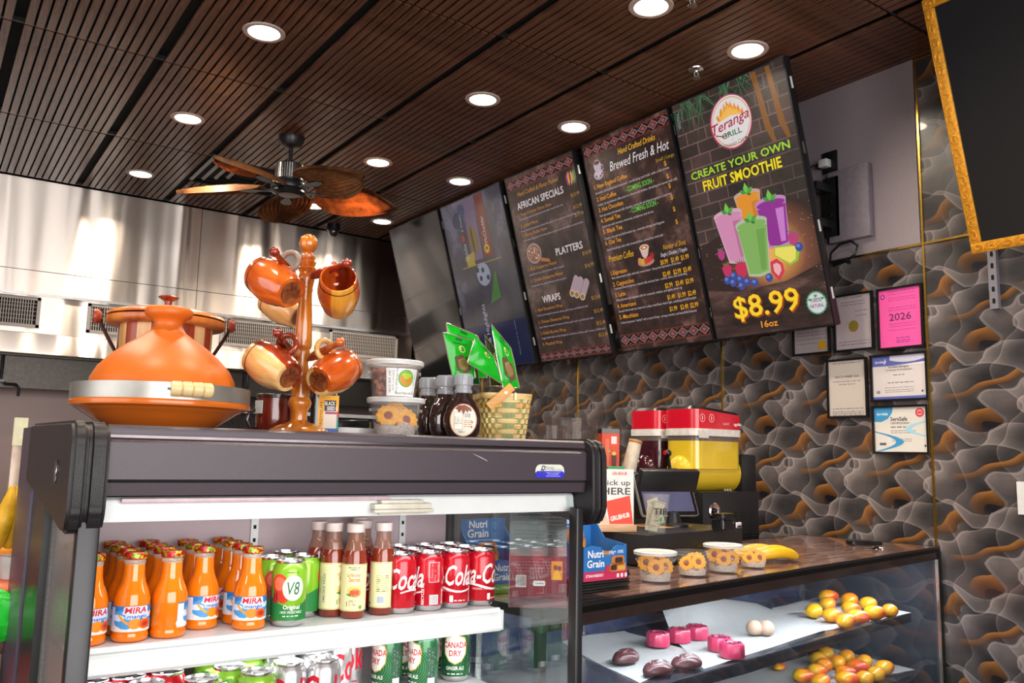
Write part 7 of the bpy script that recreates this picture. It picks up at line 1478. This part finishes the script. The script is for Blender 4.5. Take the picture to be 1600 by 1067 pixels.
fruit('mango', 'yellow orange mango at the back, just under the banana shelf', 10, 868, 2.20, (.10, .085, .075), yl)
fruit('mango', 'pink and orange mango, large, at the left picture edge', 8, 900, 2.12, (.12, .095, .095), pk)
fruit('mango', 'small pinkish mango above the green bag', 2, 935, 2.06, (.10, .08, .075), pk)
p = LP(18, 880, 2.08); t_ = thing('white_pot', 'small white tapered pot half hidden by the fridge frame', 'pot', (p.x, 2.08, p.z-.03)); mb = MB(); mb.lathe([(0, 0), (.018, 0), (.026, .045), (.028, .046), (.024, .046), (0, .004)], 24, cap=False); obj('pot', mb, pm('glossy white pot', '#d8d4d4', .25), t_)
p = LP(6, 935, 2.02); mb = MB(); mb.blob((0, 0, 0), (.13, .07, .10), 3, fn=lambda c: c*(1+.12*math.sin(c.x*9+c.z*7)*math.cos(c.y*8))); tag(obj('green_bag', mb, foil, loc=(p.x-.02, 2.0, p.z-.03), smooth=25), 'crinkled bright green bag in the fruit pile at far left', 'bag')
p = LP(6, 985, 2.04); mb = MB(); mb.blob((0, 0, 0), (.13, .1, .09), 3, fn=lambda c: c*(1+.10*math.sin(c.x*7+c.z*5))); tag(obj('brown_paper_bag', mb, pm('brown paper', '#7a5a50', .6), loc=(p.x, 2.06, p.z), smooth=25), 'crumpled brown bag low in the stand at far left', 'bag')
mb = MB(); p = LP(4, 1030, 2.0); mb.lathe([(0, -.06), (.04, -.06), (.045, .0), (.035, .05), (.02, .07), (0, .07)], 24, cap=False); tag(obj('red_jar', mb, pm('red jar', '#a82c20', .3, coat=.4), loc=(p.x-.05, 2.0, .922)), 'red jar at the bottom left picture corner', 'jar')
# ================================================================ KITCHEN beyond
kr = thing('kitchen_rack', 'dark steel kitchen equipment under the hood, seen behind the fridge top', 'kitchen equipment', (2.35, 6.95, 0))
dk = pm('dark oily steel', (.03, .026, .024), .3, .7, var=.3)
mb = MB(); mb.box2((-.6, -.25, 0), (1.25, .5, 1.15)); obj('cabinet', mb, dk, kr); mb = MB(); mb.box2((-.6, .1, 1.15), (1.25, .5, 1.72)); obj('upstand', mb, dk, kr)
for x in (-.4, .0, .45, .9): mb = MB(); mb.box2((x, -.2, 1.15), (x+.28, .05, 1.42), bev=.01); b_ = obj('appliance', mb, pm('dark appliance', (.05, .038, .03), .25, .5), kr); mb = MB(); mb.box2((x+.04, -.203, 1.22), (x+.24, -.2, 1.36)); obj('window', mb, pm('amber kitchen light tone', '#8a4a14', .2), b_)  # amber fronts: the kitchen's amber lights put in as plain colour
mb = MB(); mb.box2((-.6, -.05, 1.70), (1.25, .5, 1.73)); obj('heat_shelf', mb, steel, kr)
for px, nm in ((6, 'at the left picture edge'), (392, 'between the tagine and the mug tree')):
    p = at(px, 560, y=6.75); hk = thing('hanging_tool', 'black hanging hook under the hood '+nm, 'hook', (p.x, 6.80, 2.0195)); mb = MB(); mb.tube([(0, 0, 0), (0, 0, -.17), (.03, 0, -.20), (.09, 0, -.20), (.11, 0, -.22), (.11, 0, -.28)], .010, 8); obj('rod', mb, black_s, hk); mb = MB(); mb.box2((-.04, -.02, -.19), (.02, .02, -.17)); obj('catch', mb, black_s, hk)
bs2 = thing('kitchen_backsplash', 'grey mauve steel wall panel with a bright bead under the hood at left', 'panel', (-1.2, 7.3, 0)); mb = MB(); mb.box2((-1.2, 0, 0), (2.6, .15, 1.95)); obj('sheet', mb, pm('mauve steel sheet', '#95807c', .4, .3, var=.04, scale=3), bs2); mb = MB(); mb.box2((-1.2, -.02, 1.95), (2.6, .03, 1.98)); obj('bead', mb, steel, bs2)
